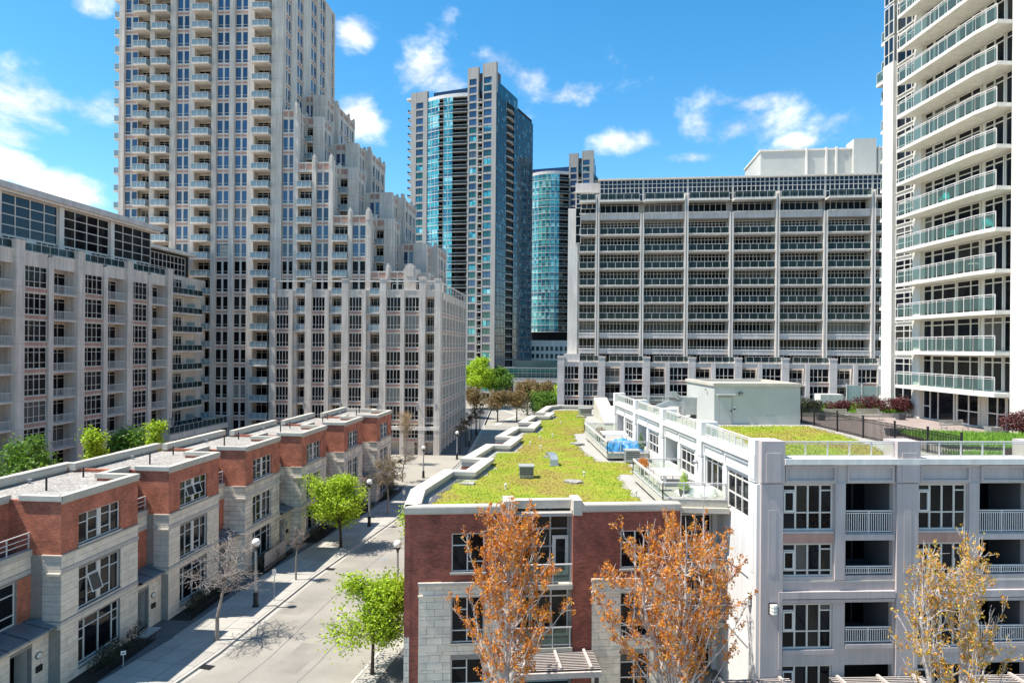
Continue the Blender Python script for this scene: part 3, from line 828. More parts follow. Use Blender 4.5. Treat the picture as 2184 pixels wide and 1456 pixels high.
# penthouse glazing, 4 x 4 panes per bay, column between
pf = fL.at(0, 2.6)
b = MB(); b.box(-3, -.9, 37.15, 45.2, 11, 37.9, 'slab_grey', fr=pf); b.box(-3, -.6, 36.85, 44.9, 10.6, 37.15, 'beige_concrete_light', fr=pf); put('roof', b, left)
core(left, frrect(pf, 0, .6, 43.6, 9), 29.9, 37.0, 'dark_inside', name='penthouse_wall')
for k in range(5):
    u0 = 4.3 + 9.75 * (k - 1) + .1
    onf('column', boxmesh(.8, .8, 7.0, 'beige_concrete_light'), left, pf, u0 + .2, -.15, 30.0)
    o = onf('penthouse_glazing', win_mesh(8.9, 4.9, (.25, .5, .75), (.25, .5, .75), 'frame_beige', 'glass_navy' if k < 3 else 'glass_dark', t=.14, var=k), left, pf, u0 + 1.0, .1, 31.95)
    onf('terrace_window', win_mesh(3.4, 1.9, (.3, .6), (.8,), 'frame_beige', 'glass_dark', t=.12), left, pf, u0 + 1.2, .0, 30.05)
    onf('terrace_window', win_mesh(3.2, 1.9, (.3, .6), (.8,), 'frame_beige', 'glass_dark', t=.12), left, pf, u0 + 6.2, .0, 30.05)
    onf('terrace_wall', boxmesh(1.4, .3, 1.95, 'white_concrete'), left, pf, u0 + 4.7, -.15, 30.0)
    onf('terrace_rail', balc_mesh(8.4, .12, rail=1.0, slab=.02, gm='rail_glass', npost=6, back=.05, sides=False), left, fL, u0 + 1.4, .3, 30.12)
for k in range(5):
    onf('wall_lantern', CACHE['lant'], left, fL, 4.3 + 9.75 * k + .6, -.35, 7.8)
# recessed wing between this block and the tower
fW = Fr(-57.9, 107.0, AL)
wing = thing('recessed_wing', 'shaded wing with full width glass balconies between left block and tower', 'building', (*fW.pt(8, 6), 0))
core(wing, frrect(fW, -1, .0, 18.5, 12), 0, 31.2, 'beige_concrete', top='roof_paver')
core(wing, frrect(fW, -1, 1.6, 15.5, 12), 31.2, 35.6, 'dark_inside', name='penthouse_wall')
for r in range(9):
    z = 31.2 - 3.2 * (r + 1)
    o = onf('balcony', balc_mesh(12.6, 1.5, gm='rail_glass', npost=8, sm='beige_concrete_light'), wing, fW, 2.4, 0, z)
    for q, w in ((3.0, 3.2), (7.4, 3.2)):
        onf('balcony_door', win_mesh(w, 2.6, (.3, .42, .7), (.84,), 'frame_beige', 'glass_dark', t=.1, var=r % 3), wing, fW, q, -.14, z)
    onf('privacy_screen', boxmesh(.08, 1.4, 1.8, 'frost_glass'), wing, fW, 12.4, -1.45, z)
onf('penthouse_window', win_mesh(11.4, 3.3, (.1, .2, .3, .4, .5, .6, .7, .8, .9), (.3, .62), 'frame_beige', 'glass_dark', t=.12), wing, fW, 3.0, 1.5, 31.5)
b = MB(); b.box(1, .6, 35.2, 16.2, 12, 35.75, 'beige_concrete_light', fr=fW); put('roof', b, wing)
b = MB(); b.box(-1, -5.2, 4.6, 17.2, .0, 5.5, 'beige_concrete_light', fr=fW); put('lower_terrace', b, wing)
onf('terrace_rail', balc_mesh(18, .1, rail=1.15, slab=.02, gm='rail_glass', npost=13, sides=False, back=.05), wing, fW, -1, -5.05, 5.5)

# ------------------------------------------------------------------ glass towers
def curved(p0, p1, bow, n):
    """points of a shallow arc from p0 to p1 bulging to the right-hand side of the run by bow"""
    (x0, y0), (x1, y1) = p0, p1; L_ = math.hypot(x1 - x0, y1 - y0)
    nx, ny = (y1 - y0) / L_, -(x1 - x0) / L_
    return [(x0 + (x1 - x0) * t + nx * bow * 4 * t * (1 - t), y0 + (y1 - y0) * t + ny * bow * 4 * t * (1 - t)) for t in [i / n for i in range(n + 1)]]
def band_mesh(P, fh, gm, fm, mull=1.45, slab=.22, out=.0):
    """one storey of curtain wall following P: glass, floor-edge strip, mullions"""
    b = MB()
    for i in range(len(P) - 1):
        (x0, y0), (x1, y1) = P[i], P[i + 1]
        b.face([(x0, y0, slab), (x1, y1, slab), (x1, y1, fh), (x0, y0, fh)], gm)
        L_ = math.hypot(x1 - x0, y1 - y0); dx, dy = (x1 - x0) / L_, (y1 - y0) / L_; nx, ny = dy, -dx
        o = .09
        Q = [(x0 + nx * o, y0 + ny * o), (x1 + nx * o, y1 + ny * o), (x1 - nx * .1, y1 - ny * .1), (x0 - nx * .1, y0 - ny * .1)]
        b.prism(Q, 0, slab, fm)
        b.prism([(x0 + nx * .05, y0 + ny * .05), (x1 + nx * .05, y1 + ny * .05), (x1, y1), (x0, y0)], slab + .95, slab + 1.02, fm)
        m = max(1, int(round(L_ / mull)))
        for k in range(m):
            t = L_ * k / m
            cx, cy = x0 + dx * t, y0 + dy * t
            b.prism([(cx + nx * .07, cy + ny * .07), (cx + dx * .09 + nx * .07, cy + dy * .09 + ny * .07), (cx + dx * .09, cy + dy * .09), (cx, cy)], slab, fh, fm)
    return b.mesh('glazing_band')

def glass_tower(name, label, C, a, cfg):
    """C: front right corner; a: direction of the front wall going right; u measured leftwards from C"""
    f = Fr(C[0], C[1], a)
    H = cfg['H']; fh = cfg['fh']; nf = int(H / fh)
    root = thing(name, label, 'building', (*f.pt(-15, 15), 0))
    s0, s1, s2 = cfg['strip']          # concrete strip 0..s0, curved glass s0..s1, concrete s1..s2
    dep = cfg['dep']
    core(root, [f.pt(-s2 + .2, 1.2), f.pt(-s1, 1.2), f.pt(-s0, 1.2), f.pt(-.4, 1.2), f.pt(-.4, dep - .4), f.pt(-s2 + .2, dep - .4)], 0, H, 'dark_inside')
    # concrete strips with punched windows
    def punched(u0, u1, wins, zt, nm='concrete_strip', n=nf, m='tower_concrete'):
        edges = [u0]
        for w0, w1 in wins: edges += [w0, w1]
        edges.append(u1)
        b = MB()
        for i in range(0, len(edges), 2):
            if edges[i + 1] - edges[i] > .01: b.box(edges[i], -.15, 0, edges[i + 1], 1.2, zt, m, fr=f)
        for w0, w1 in wins:
            for k in range(n):
                b.box(w0, -.1, k * fh, w1, .6, k * fh + .72, m, fr=f)
            if zt > n * fh: b.box(w0, -.1, n * fh, w1, .6, zt, m, fr=f)
        put(nm, b, root)
        for w0, w1 in wins:
            for k in range(1, n):
                onf('window', win_mesh(w1 - w0, fh - .72, (.5,), (), 'frame_dark', ('glass_green', 'glass_teal', 'glass_green', 'glass_sky_blue')[(k * 7 + int(w0 * 3)) % 4] if k < n - 6 else 'glass_sky_blue', t=.06, var=k % 3), root, f, w0, .02, k * fh + .72)
    S = s0 / 11.4
    punched(-s0, -s0 + 4.3 * S, [(-s0 + .75 * S, -s0 + 3.6 * S)], cfg['top'], n=int((cfg['top'] - 4) / fh))
    punched(-s0 + 6.0 * S, -.0, [(-s0 + 6.5 * S, -s0 + 9.6 * S)], cfg['top'] + .8, n=int((cfg['top'] - 3) / fh))
    core(root, [f.pt(-s0 + 1, 1.2), f.pt(-.5, 1.2), f.pt(-.5, 5), f.pt(-s0 + 1, 5)], H, cfg['top'] - 2, 'reveal_shade')
    for k in range(1, nf):
        onf('balcony', balc_mesh(1.7 * S, .25, gm='rail_glass', npost=2, back=1.2), root, f, -s0 + 4.3 * S, 0, k * fh)
    # curved glass storeys
    g0, g1 = f.pt(-s1, .2), f.pt(-s0, .2)
    n1 = cfg['nseg']
    P = curved(g0, g1, cfg['bow'], n1)
    rx, ry = f.pt(-15, 15)
    Pl = [(x - rx, y - ry) for x, y in P]
    cut = cfg['balc']                    # segments that are balconies
    gl = [Pl[0:cut[0] + 1], Pl[cut[0] + 1:cut[1] + 1]]
    bm = [band_mesh(q, fh, cfg['gm'], 'frame_white') for q in gl if len(q) > 1]
    def bal_curve(a_, b_):
        q = Pl[a_:b_ + 1]
        b = MB()
        for i in range(len(q) - 1):
            (x0, y0), (x1, y1) = q[i], q[i + 1]; L_ = math.hypot(x1 - x0, y1 - y0); nx, ny = (y1 - y0) / L_, -(x1 - x0) / L_
            b.prism([(x0 + nx * .5, y0 + ny * .5), (x1 + nx * .5, y1 + ny * .5), (x1 - nx * 1.5, y1 - ny * 1.5), (x0 - nx * 1.5, y0 - ny * 1.5)], 0, .22, 'tower_concrete')
            b.face([(x0 + nx * .45, y0 + ny * .45, .25), (x1 + nx * .45, y1 + ny * .45, .25), (x1 + nx * .45, y1 + ny * .45, 1.2), (x0 + nx * .45, y0 + ny * .45, 1.2)], 'rail_glass')
            b.prism([(x0 + nx * .5, y0 + ny * .5), (x1 + nx * .5, y1 + ny * .5), (x1 + nx * .4, y1 + ny * .4), (x0 + nx * .4, y0 + ny * .4)], 1.2, 1.27, 'metal_white')
            b.face([(x0 - nx * 1.4, y0 - ny * 1.4, .22), (x1 - nx * 1.4, y1 - ny * 1.4, .22), (x1 - nx * 1.4, y1 - ny * 1.4, fh), (x0 - nx * 1.4, y0 - ny * 1.4, fh)], 'glass_dark')
        return b.mesh('balcony')
    bb = [bal_curve(cut[0], cut[0] + 1), bal_curve(cut[1], n1)]
    for k in range(cfg.get('k0', 1), nf):
        for me in bm:
            put('glazing_band', me, root, rx, ry, k * fh)
        for me in bb:
            put('balcony', me, root, rx, ry, k * fh)
    b = MB(); b.prism([*P, f.pt(-s0, 3), f.pt(-s1, 3)][::1], nf * fh, nf * fh + 1.3, 'metal_white', top='dark_roof'); put('roof_edge', b, root)
    core(root, frrect(f, -s1 + 1, 3, -s0, dep - 2), nf * fh + 1.0, nf * fh + 4.2, 'glass_sky_blue', name='penthouse')
    if s2 > s1:
        punched(-s2, -s1, [(-s2 + 2.2, -s2 + 5.2)], H + 2.5)
        fl = Fr(*f.pt(-s2, dep), a - 90)
        for k in range(2, nf):
            b = cached(('spk', name), lambda: (lambda m: (m.box(dep - 7, -1.9, 0, dep - .5, 0, .25, 'slab_grey'), m.box(dep - 6.9, -1.85, .3, dep - .6, -1.82, 1.25, 'rail_glass'), m.mesh('balcony'))[-1])(MB()))
            onf('balcony', b, root, fl, 0, 0, k * fh)
        b = MB(); b.box(dep - 8, -2.2, H + .2, dep - .2, 1.5, H + .9, 'metal_white', fr=fl); put('canopy', b, root)
    # right-hand dark glass face
    fs = Fr(*f.pt(0, .0), a + 90)
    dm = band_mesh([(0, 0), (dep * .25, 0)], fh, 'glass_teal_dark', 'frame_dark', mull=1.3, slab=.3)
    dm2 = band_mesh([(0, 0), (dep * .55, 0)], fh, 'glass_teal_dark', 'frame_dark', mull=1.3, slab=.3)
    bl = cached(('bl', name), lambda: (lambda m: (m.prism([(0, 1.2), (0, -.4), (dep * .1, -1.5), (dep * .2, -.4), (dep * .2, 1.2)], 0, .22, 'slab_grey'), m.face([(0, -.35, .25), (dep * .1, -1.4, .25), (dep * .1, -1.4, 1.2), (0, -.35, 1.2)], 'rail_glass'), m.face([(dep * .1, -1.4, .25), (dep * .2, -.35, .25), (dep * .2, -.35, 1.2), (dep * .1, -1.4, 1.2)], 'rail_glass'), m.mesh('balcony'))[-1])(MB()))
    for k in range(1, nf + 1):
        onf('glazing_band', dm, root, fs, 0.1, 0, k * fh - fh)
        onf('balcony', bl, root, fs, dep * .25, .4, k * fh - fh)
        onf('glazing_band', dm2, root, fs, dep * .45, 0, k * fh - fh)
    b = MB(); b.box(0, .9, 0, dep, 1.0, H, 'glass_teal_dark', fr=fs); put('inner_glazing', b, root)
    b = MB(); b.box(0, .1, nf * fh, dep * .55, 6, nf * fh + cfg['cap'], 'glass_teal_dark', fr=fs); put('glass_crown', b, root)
    return root, f
glass_tower('glass_tower', 'tall teal glass tower in the centre with concrete window strips and crown', (-6.3, 245), -22,
            dict(H=112.5, fh=2.92, strip=(11.4, 28.1, 35), dep=38, top=121, nseg=9, bow=1.3, balc=(3, 6), gm='glass_teal', cap=4.5))
glass_tower('curved_glass_tower', 'farther teal glass tower with rounded front peeking over the grey block', (35.2, 300), -18,
            dict(H=97, fh=2.92, strip=(11.0, 30.0, 30.0), dep=12, top=105.5, nseg=10, bow=3.8, balc=(8, 9), gm='glass_teal', cap=4.5, k0=9))
# pale low building at the foot of the far tower
f = Fr(8, 296, -10); lb = thing('pale_block', 'small cream block with square windows seen between the glass tower and grey slab', 'building', (*f.pt(8, 4), 0))
core(lb, frrect(f, 0, 0, 17, 12), 0, 22.5, 'white_concrete')
for i in range(8):
    for k in range(6):
        onf('window', win_mesh(1.2, 1.9, (.5,), (), 'frame_dark', 'glass_green', t=.06), lb, f, .5 + i * 2.05, -.08, 2.0 + k * 3.2)
# elevated glazed link
f = Fr(-3, 241, -3); br = thing('glazed_link_bridge', 'dark green glazed link bridge on pillars at the end of the street', 'bridge', (*f.pt(12, 3), 0))
b = MB(); b.box(0, 0, 7.2, 34, 10, 8.6, 'slab_grey', fr=f); b.box(0, .1, 12.0, 34, 10, 12.3, 'metal_grey', fr=f); put('deck', b, br)
b = MB(); b.box(4, 1.5, 12.3, 34, 9, 14.8, 'glass_green', fr=f); put('upper_glazing', b, br)
for k in range(2):
    onf('glazing_band', cached('lbr', lambda: band_mesh([(0, 0), (33, 0)], 1.7, 'glass_green', 'metal_grey', mull=1.6, slab=.15)), br, f, .5, .0, 8.6 + 1.7 * k)
for q in (3.5, 12.5, 21.5, 30): 
    onf('pillar', boxmesh(1.1, 1.1, 7.2, 'white_concrete'), br, f, q, 1.5, 0)
core(br, frrect(f, 0, 9.0, 34, 9.4), 8.6, 12, 'dark_inside', name='back_wall')
# ------------------------------------------------------------------ wide grey slab block with rows of balconies
AM = -7.0
fM = Fr(10.0, 123.4, AM)
slab = thing('balcony_slab_block', 'wide grey block in the middle distance with rows of recessed balconies', 'building', (*fM.pt(28, 8), 0))
core(slab, frrect(fM, 1.2, 2.0, 60, 16), 0, 49.6, 'slab_grey')
MZ = [16.9, 19.2, 22.0, 24.7, 27.7, 30.75, 33.75, 36.8, 39.8]
pils = [5.25, 13.1, 20.8, 28.5, 36.3, 44.2, 52.0, 59.8]
# end wall and left pier
b = MB(); b.box(0, -.4, 0, 1.7, 2.2, 44.5, 'beige_concrete_light', fr=fM); put('end_pier', b, slab)
b = MB(); b.box(1.7, .1, 0, 2.0, 2, 44.5, 'beige_concrete_light', fr=fM); put('end_pier', b, slab)
def mid_bay(u0, w, first=False, skip=False):
    for i, z in enumerate(MZ):
        h = (MZ[i + 1] if i + 1 < len(MZ) else 42.6) - z
        solid = i in (1, 2)
        n = max(2, int(w / .62))
        vs = [k / n for k in range(1, n)]
        onf('balcony_glazing', win_mesh(w - .1, h - .35, vs, (.80,), 'frame_white', 'glass_dark', t=.11, var=i % 3), slab, fM, u0 + .05, 1.9, z + .02)
        if solid:
            b = cached(('sb', round(w, 2)), lambda: (lambda m: (m.box(0, -.3, -.75, w, 2.0, 0, 'slab_grey'), m.box(0, -.34, .0, w, -.2, .22, 'beige_concrete_light'), m.box(0, -.3, .55, w, -.24, .62, 'metal_white'), m.mesh('balcony'))[-1])(MB()))
            onf('balcony', b, slab, fM, u0, 0, z)
        elif i > 0:
            b = cached(('sg', round(w, 2)), lambda: mid_balc(w))
            onf('balcony', b, slab, fM, u0, 0, z)
    # storey under the terrace: solid beam
    b = cached(('bm', round(w, 2)), lambda: (lambda m: (m.box(0, -.35, 0, w, 2.0, 1.15, 'slab_grey'), m.box(0, -.5, 1.0, w, .2, 1.2, 'beige_concrete_light'), m.mesh('beam'))[-1])(MB()))
    onf('beam', b, slab, fM, u0, 0, 42.4)
    n = max(2, int(w / .9))
    onf('balcony_glazing', win_mesh(w - .1, 2.2, [k / n for k in range(1, n)], (.8,), 'frame_beige', 'glass_dark', t=.09), slab, fM, u0 + .05, 1.6, 43.5)
    b = cached(('tr', round(w, 2)), lambda: (lambda m: (m.prism([(0, -1.0), (w, -1.0), (w, 2), (0, 2)], 0, .28, 'white_concrete'), m.mesh('terrace_slab'))[-1])(MB()))
    onf('terrace_slab', b, slab, fM, u0, 0, 45.5)
    onf('terrace_rail', balc_mesh(w - .1, .1, rail=1.15, slab=.02, gm='rail_glass', npost=max(2, int(w / 1.4)), sides=False, back=.05), slab, fM, u0 + .05, -.85, 45.78)
def mid_balc(w):
    m = MB()
    m.box(0, -.55, -.2, w, 2.0, 0, 'beige_concrete_light')
    m.box(0, -.3, -.45, w, -.1, -.22, 'slab_grey')
    n = max(2, int(w / 1.25))
    for k in range(n + 1):
        x = .05 + (w - .1) * k / n
        m.box(x - .03, -.5, 0, x + .03, -.44, 1.05, 'metal_white')
    m.box(0, -.52, 1.03, w, -.44, 1.09, 'metal_white')
    m.box(.02, -.49, .08, w - .02, -.475, .98, 'rail_glass')
    return m.mesh('balcony')
mid_bay(2.0, 2.9)
for i in range(len(pils) - 1):
    mid_bay(pils[i] + .38, pils[i + 1] - pils[i] - .76)
for i, u in enumerate(pils):
    hgt = 46.9 if i % 2 == 0 else 43.4
    b = cached(('mp', hgt), lambda: (lambda m: (m.box(-.33, -.75, 0, -.1, 2, hgt, 'beige_concrete_light'), m.box(.1, -.75, 0, .33, 2, hgt, 'beige_concrete_light'), m.box(-.1, -.5, 0, .1, 2, hgt - .3, 'slab_grey'), m.mesh('pilaster'))[-1])(MB()))
    onf('pilaster', b, slab, fM, u, 0, 0)
# glazed top storey
for i in range(7):
    n = 10
    onf('top_glazing', win_mesh(7.75, 4.0, [k / n for k in range(1, n)], (.33, .62, .8), 'frame_beige', 'glass_navy', t=.13, var=i % 3), slab, fM, 5.6 + i * 7.8, .95, 45.78)
onf('top_glazing', win_mesh(4.0, 3.0, [.25, .5, .75], (.33, .62, .8), 'frame_beige', 'glass_navy', t=.13), slab, fM, 1.3, .9, 44.6)
onf('top_glazing', win_mesh(1.0, 6.4, [], (.25, .5, .75), 'frame_beige', 'glass_dark', t=.1), slab, fM, 1.3, -.5, 38.2)
b = MB(); b.box(1.0, .7, 47.6, 5.4, 6, 47.8, 'beige_concrete_light', fr=fM); b.box(5.3, .75, 49.78, 60, 16, 50.0, 'beige_concrete_light', fr=fM); put('roof_edge', b, slab)
for u, w in ((7.6, 3.9), (13.4, 1.6)):
    onf('roof_hatch', boxmesh(w, 3, 1.7 if w > 3 else .8, 'plaster_grey'), slab, fM, u, 5, 49.3)
# mechanical penthouse
fm_ = fM.at(36.2, 12)
b = MB(); b.box(0, 0, 49.0, 40, 14, 57.3, 'plaster_grey', fr=fm_); b.box(-.2, -.2, 57.3, 40, 14, 57.6, 'white_concrete', fr=fm_)
b.box(16.6, -1.0, 49.3, 20.6, 3, 59.0, 'plaster_grey', fr=fm_)
b.box(27, -.8, 49.3, 40, 3, 58.2, 'plaster_grey', fr=fm_)
put('mechanical_penthouse', b, slab)
for q in (8.2, 11.8, 13.6, 21.2, 22.6):
    onf('rib', boxmesh(.3, .45, 8.6, 'white_concrete'), slab, fm_, q, -.4, 49.2)
onf('duct_box', boxmesh(1.5, .4, 1.0, 'galvanised'), slab, fm_, 10.0, -.35, 49.9)
onf('vent_grille', boxmesh(.7, .1, .7, 'metal_grey'), slab, fm_, 15.2, -.06, 55.6)
# podium of the slab block
fQ = fM.at(-1.6, -2.6)
QZ = [13.9 - 2.95 * k for k in range(4, -1, -1)]
ST_Q = {'W': ((.22, .44, .66), (.4,)), 'pink': 2, 'bal': 'picket', 'proud': .3, 'rise': .9, 't': .1}
cq = []
u = 0
seq = [('P+', 1.2), ('W', 2.6), ('P', .75), ('W', 2.6)] + [('P+', 1.2), ('B', 2.65), ('P', .7), ('W', 3.2)] * 7 + [('P+', 1.2)]
core(slab, frrect(fQ, .3, 1.56, 63, 5), 0, 17.0, 'slab_grey', name='podium_wall', top='roof_paver')
facade(slab, fQ, seq, QZ, 2.35, 2.95, 17.1, rec=1.5, zb=0, st=ST_Q, wallm='slab_grey')
for i in range(8):
    onf('terrace_rail', balc_mesh(6.4, .1, rail=1.0, slab=.02, gm='rail_glass', npost=5, sides=False, back=.05), slab, fQ, 1.3 + i * 7.75, .3, 17.12)
b = MB(); b.box(1.2, .2, 17.0, 3.9, 3.2, 18.4, 'slab_grey', fr=fQ); put('corner_upstand', b, slab)

# ------------------------------------------------------------------ right tower with long curved balconies
fR = Fr(36.3, 49.3, -87)      # x runs towards the camera, outside is to the left; u=0 at depth 49.3, negative farther away
right = thing('balcony_tower', 'bright white tower at right edge with long glass fronted balconies', 'building', (45, 60, 0))
ZT = 61
RZ = [16.15 + 3.0 * k for k in range(14)]       # slab undersides
core(right, [fR.pt(-15.8, .35), fR.pt(0, .35), fR.pt(.2, 14), fR.pt(-15.8, 14)], 0, ZT, 'white_concrete')
# piers
b = MB(); b.box(-16.1, -.12, 0, -14.5, 3, 46.5, 'white_concrete', fr=fR); put('corner_pier', b, right)
b = MB(); b.box(-11.6, -.05, 0, -10.5, 1, ZT, 'white_concrete', fr=fR); put('pier', b, right)
b = MB(); b.box(0.0, -.35, 0, 7.5, 14, ZT, 'white_concrete', fr=fR); b.box(.9, -.42, 0, 7.5, -.35, ZT, 'white_concrete', fr=fR); put('end_pier', b, right)
onf('inset_panel', boxmesh(.8, .03, 27, 'beige_concrete_light'), right, fR, -15.7, -.14, 18)
# back flank (towards +Y) step with small balconies sticking out
core(right, [fR.pt(-20.6, 3.4), fR.pt(-15.8, 3.4), fR.pt(-15.8, 14), fR.pt(-20.6, 14)], 0, 50, 'white_concrete', name='rear_wall')
for k, z in enumerate([14.8 + 3.0 * k for k in range(13)]):
    onf('rear_balcony', balc_mesh(4.6, 1.0, gm='rail_glass_teal', npost=4, slab=.28, sm='white_concrete'), right, fR, -20.6, 3.4, z)
onf('rear_balcony', balc_mesh(4.6, 1.5, gm='rail_glass_teal', npost=4, slab=.28, sm='white_concrete'), right, fR, -20.6, 3.4, 46.6)
for k, z in enumerate(RZ):
    zf = z + .28
    hh = 2.68
    # glazed wall behind the balcony: separate lights, doors with sidelights
    for q, (u0, w, vs) in enumerate([(-10.45, 1.1, ()), (-9.3, 2.9, (.45,)), (-6.3, 2.5, (.62,)), (-3.7, .2, ()), (-3.4, 2.0, (.5,)), (-1.3, 1.25, ())]):
        if w < .5: continue
        door = q in (1, 4)
        onf('balcony_door' if door else 'window', win_mesh(w, hh, vs, (.82,), 'frame_white', 'glass_near', t=.11 if door else .08, var=(k + q) % 3), right, fR, u0, .22, zf)
    # tall narrow window bay beyond the pier
    onf('window', win_mesh(2.7, 2.75, (.5, .82), (.46, .8), 'frame_white', 'glass_near', t=.09, var=k % 3), right, fR, -14.45, .18, z - .1)
    if z > 46: onf('corner_window', win_mesh(1.5, 2.8, (.5,), (.46,), 'frame_white', 'glass_navy', t=.09), right, fR, -16.1, -.05, z)
    # balcony slab with slanted far end, glass rail, posts with round clamps
    def rb():
        m = MB()
        P = [(-10.9, .3), (-11.35, -1.45), (-10.9, -1.62), (-.45, -1.75), (0.0, -.35), (0, .3)]
        P = [(-10.9, .3), (-12.0, -1.3), (-1.9, -1.72), (-.02, -1.5), (-.02, .3)]
        m.prism(P, 0, .28, 'white_concrete')
        return m.mesh('balcony_slab')
    o = onf('balcony', cached('rb', rb), right, fR, 0, 0, z)
    def rr_():
        m = MB(); g = MB(); c = MB()
        Q = [(-11.85, -1.22), (-1.95, -1.63), (-.1, -1.42)]
        for i in range(2):
            (x0, y0), (x1, y1) = Q[i], Q[i + 1]
            n = 9 if i == 0 else 2
            L_ = math.hypot(x1 - x0, y1 - y0); dx, dy = (x1 - x0) / L_, (y1 - y0) / L_; nx, ny = dy, -dx
            for zz, r in ((1.13, .035), (1.0, .018)):
                m.prism([(x0 + nx * r, y0 + ny * r), (x1 + nx * r, y1 + ny * r), (x1 - nx * r, y1 - ny * r), (x0 - nx * r, y0 - ny * r)], zz, zz + r * 1.6, 'metal_white')
            for j in range(n + 1):
                t = L_ * j / n; cx, cy = x0 + dx * t, y0 + dy * t
                m.prism([(cx - .025, cy - .025), (cx + .025, cy - .025), (cx + .025, cy + .025), (cx - .025, cy + .025)], 0, 1.13, 'metal_white')
                c.lathe([(0, -.03), (.05, -.03), (.05, .03), (0, .03)], 8, 'metal_white', (cx + nx * .05, cy + ny * .05, .55))
            for j in range(n):
                t0, t1 = L_ * (j + .06) / n, L_ * (j + .94) / n
                a_, b_ = (x0 + dx * t0 + nx * .04, y0 + dy * t0 + ny * .04), (x0 + dx * t1 + nx * .04, y0 + dy * t1 + ny * .04)
                g.face([(*a_, .1), (*b_, .1), (*b_, .96), (*a_, .96)], 'rail_glass_teal')
        for i in range(3):       # far return
            t = i / 2; m.box(-11.85 + .85 * t - .02, -1.22 + 1.2 * t - .02, 0, -11.85 + .85 * t + .02, -1.22 + 1.2 * t + .02, 1.13, 'metal_white')
        m.prism([(-11.89, -1.2), (-11.81, -1.24), (-10.97, .0), (-11.05, .04)], 1.13, 1.18, 'metal_white')
        return m.mesh('railing'), g.mesh('glass_panels'), c.mesh('clamps')
    m_, g_, c_ = cached('rr', rr_)
    sub('railing', m_, o, 0, 0, .28); sub('glass_panel', g_, o, 0, 0, .28)
# ground storey at deck level
for u0, w, vs, hs in [(-10.4, 3.9, (.24, .5), ((.45, 0, 0),)), (-6.2, 2.7, (.5,), (.45,)), (-2.9, 1.9, (.55,), (.48,)), (-.95, .9, (), (.5,))]:
    onf('window', win_mesh(w, 2.55, vs, hs, 'frame_white', 'glass_near', t=.1), right, fR, u0, .2, 13.55)
onf('window', win_mesh(2.6, 2.1, (.5,), (.45,), 'frame_white', 'glass_near', t=.1), right, fR, -14.45, .18, 14.1)
onf('floor_panel', boxmesh(.9, .1, 2.5, 'cream_wall'), right, fR, -3.85, .2, 13.55)

def lounge_chair(x, y, z, rz, label, m='teal_plastic', group=None):
    t = thing('balcony_chair', label, 'chair', (x, y, z), R(rz), group)
    b = MB(); b.prism([(-.28, -.3), (.28, -.3), (.26, .3), (-.26, .3)], .36, .42, m); sub('seat', b, t, 0, 0, 0)
    b = MB(); b.prism([(-.28, .28), (.28, .28), (.25, .34), (-.25, .34)], .42, .85, m); b.prism([(-.2, .34), (.2, .34), (.18, .40), (-.18, .40)], .6, .98, m); sub('backrest', b, t, 0, 0, 0)
    for sx in (-.25, .25):
        for sy in (-.26, .26):
            b = MB(); b.tube((sx, sy, .36), (sx * 1.15, sy * 1.15, 0), .03, .025, 6, m); sub('leg', b, t, 0, 0, 0)
        b = MB(); b.box(sx * 1.25 - .04, -.28, .58, sx * 1.25 + .04, .32, .62, m); sub('armrest', b, t, 0, 0, 0)
    return t
x, y = fR.pt(-5.3, -.95); lounge_chair(x, y, RZ[4] + .28, 40, 'teal chair alone on the lower of the two furnished tower balconies')
x, y = fR.pt(-6.4, -.85); lounge_chair(x, y, RZ[5] + .28, -60, 'teal lounge chair at the far end of the upper furnished balcony')
x, y = fR.pt(-1.5, -.9); lounge_chair(x, y, RZ[4] + .28, -30, 'turquoise armchair close to the near end of the furnished balcony')
def tiny_chair(col):
    def f():
        m = MB(); m.box(-.28, -.28, .38, .28, .28, .45, col); m.box(-.28, .2, .45, .28, .28, .9, col)
        for sx in (-.26, .2):
            for sy in (-.26, .2): m.box(sx, sy, 0, sx + .06, sy + .06, .38, col, no='bt')
        return m.mesh('balcony_chair')
    return cached(('tc', col), f)
rc = random.Random(77)
CL = [('teal_plastic', 'teal'), ('white_sheet', 'white'), ('black_metal', 'black'), ('bench_wood', 'wooden'), ('blue_tarp', 'blue')]
ORD = ['first', 'second', 'third', 'fourth', 'fifth', 'sixth', 'seventh', 'eighth', 'ninth', 'tenth', 'eleventh', 'twelfth', 'thirteenth', 'fourteenth', 'fifteenth', 'sixteenth']
spots = [(i, r) for i in range(len(pils) - 2) for r in range(3, 9)]; rc.shuffle(spots)
for i, r in spots[:26]:
    mt_, cn = CL[rc.choice([1, 1, 1, 2, 2, 3, 3, 0, 4])]
    u = pils[i] + rc.uniform(.9, 6.6); z = MZ[r]
    x, y = fM.pt(u, rc.uniform(.2, 1.2)); o = put('balcony_chair', tiny_chair(mt_), None, x, y, z, rc.uniform(0, 360)); tag(o, 'small %s chair, grey slab block, %s glass balcony row from top, %s wide bay' % (cn, ORD[8 - r], ORD[i]), 'chair', group='chairs on the slab block balconies')
spots = [(c, r) for c in range(4) for r in range(8, 22)]; rc.shuffle(spots)
for c, r in spots[:16]:
    mt_, cn = CL[rc.choice([1, 1, 2, 3])]
    u = [4.6, 7.9, 14.1, 27.2][c] + rc.uniform(-.2, .9); z = trow[r] - .45
    x, y = fT.pt(u, rc.uniform(-.7, .3)); o = put('balcony_chair', tiny_chair(mt_), None, x, y, z, rc.uniform(0, 360)); tag(o, 'small %s chair on the tallest tower, %s balcony column, %s balcony up' % (cn, ORD[c], ORD[r - 7]), 'chair', group='chairs on the tall tower balconies')
x, y = fR.pt(-2.9, -.9)
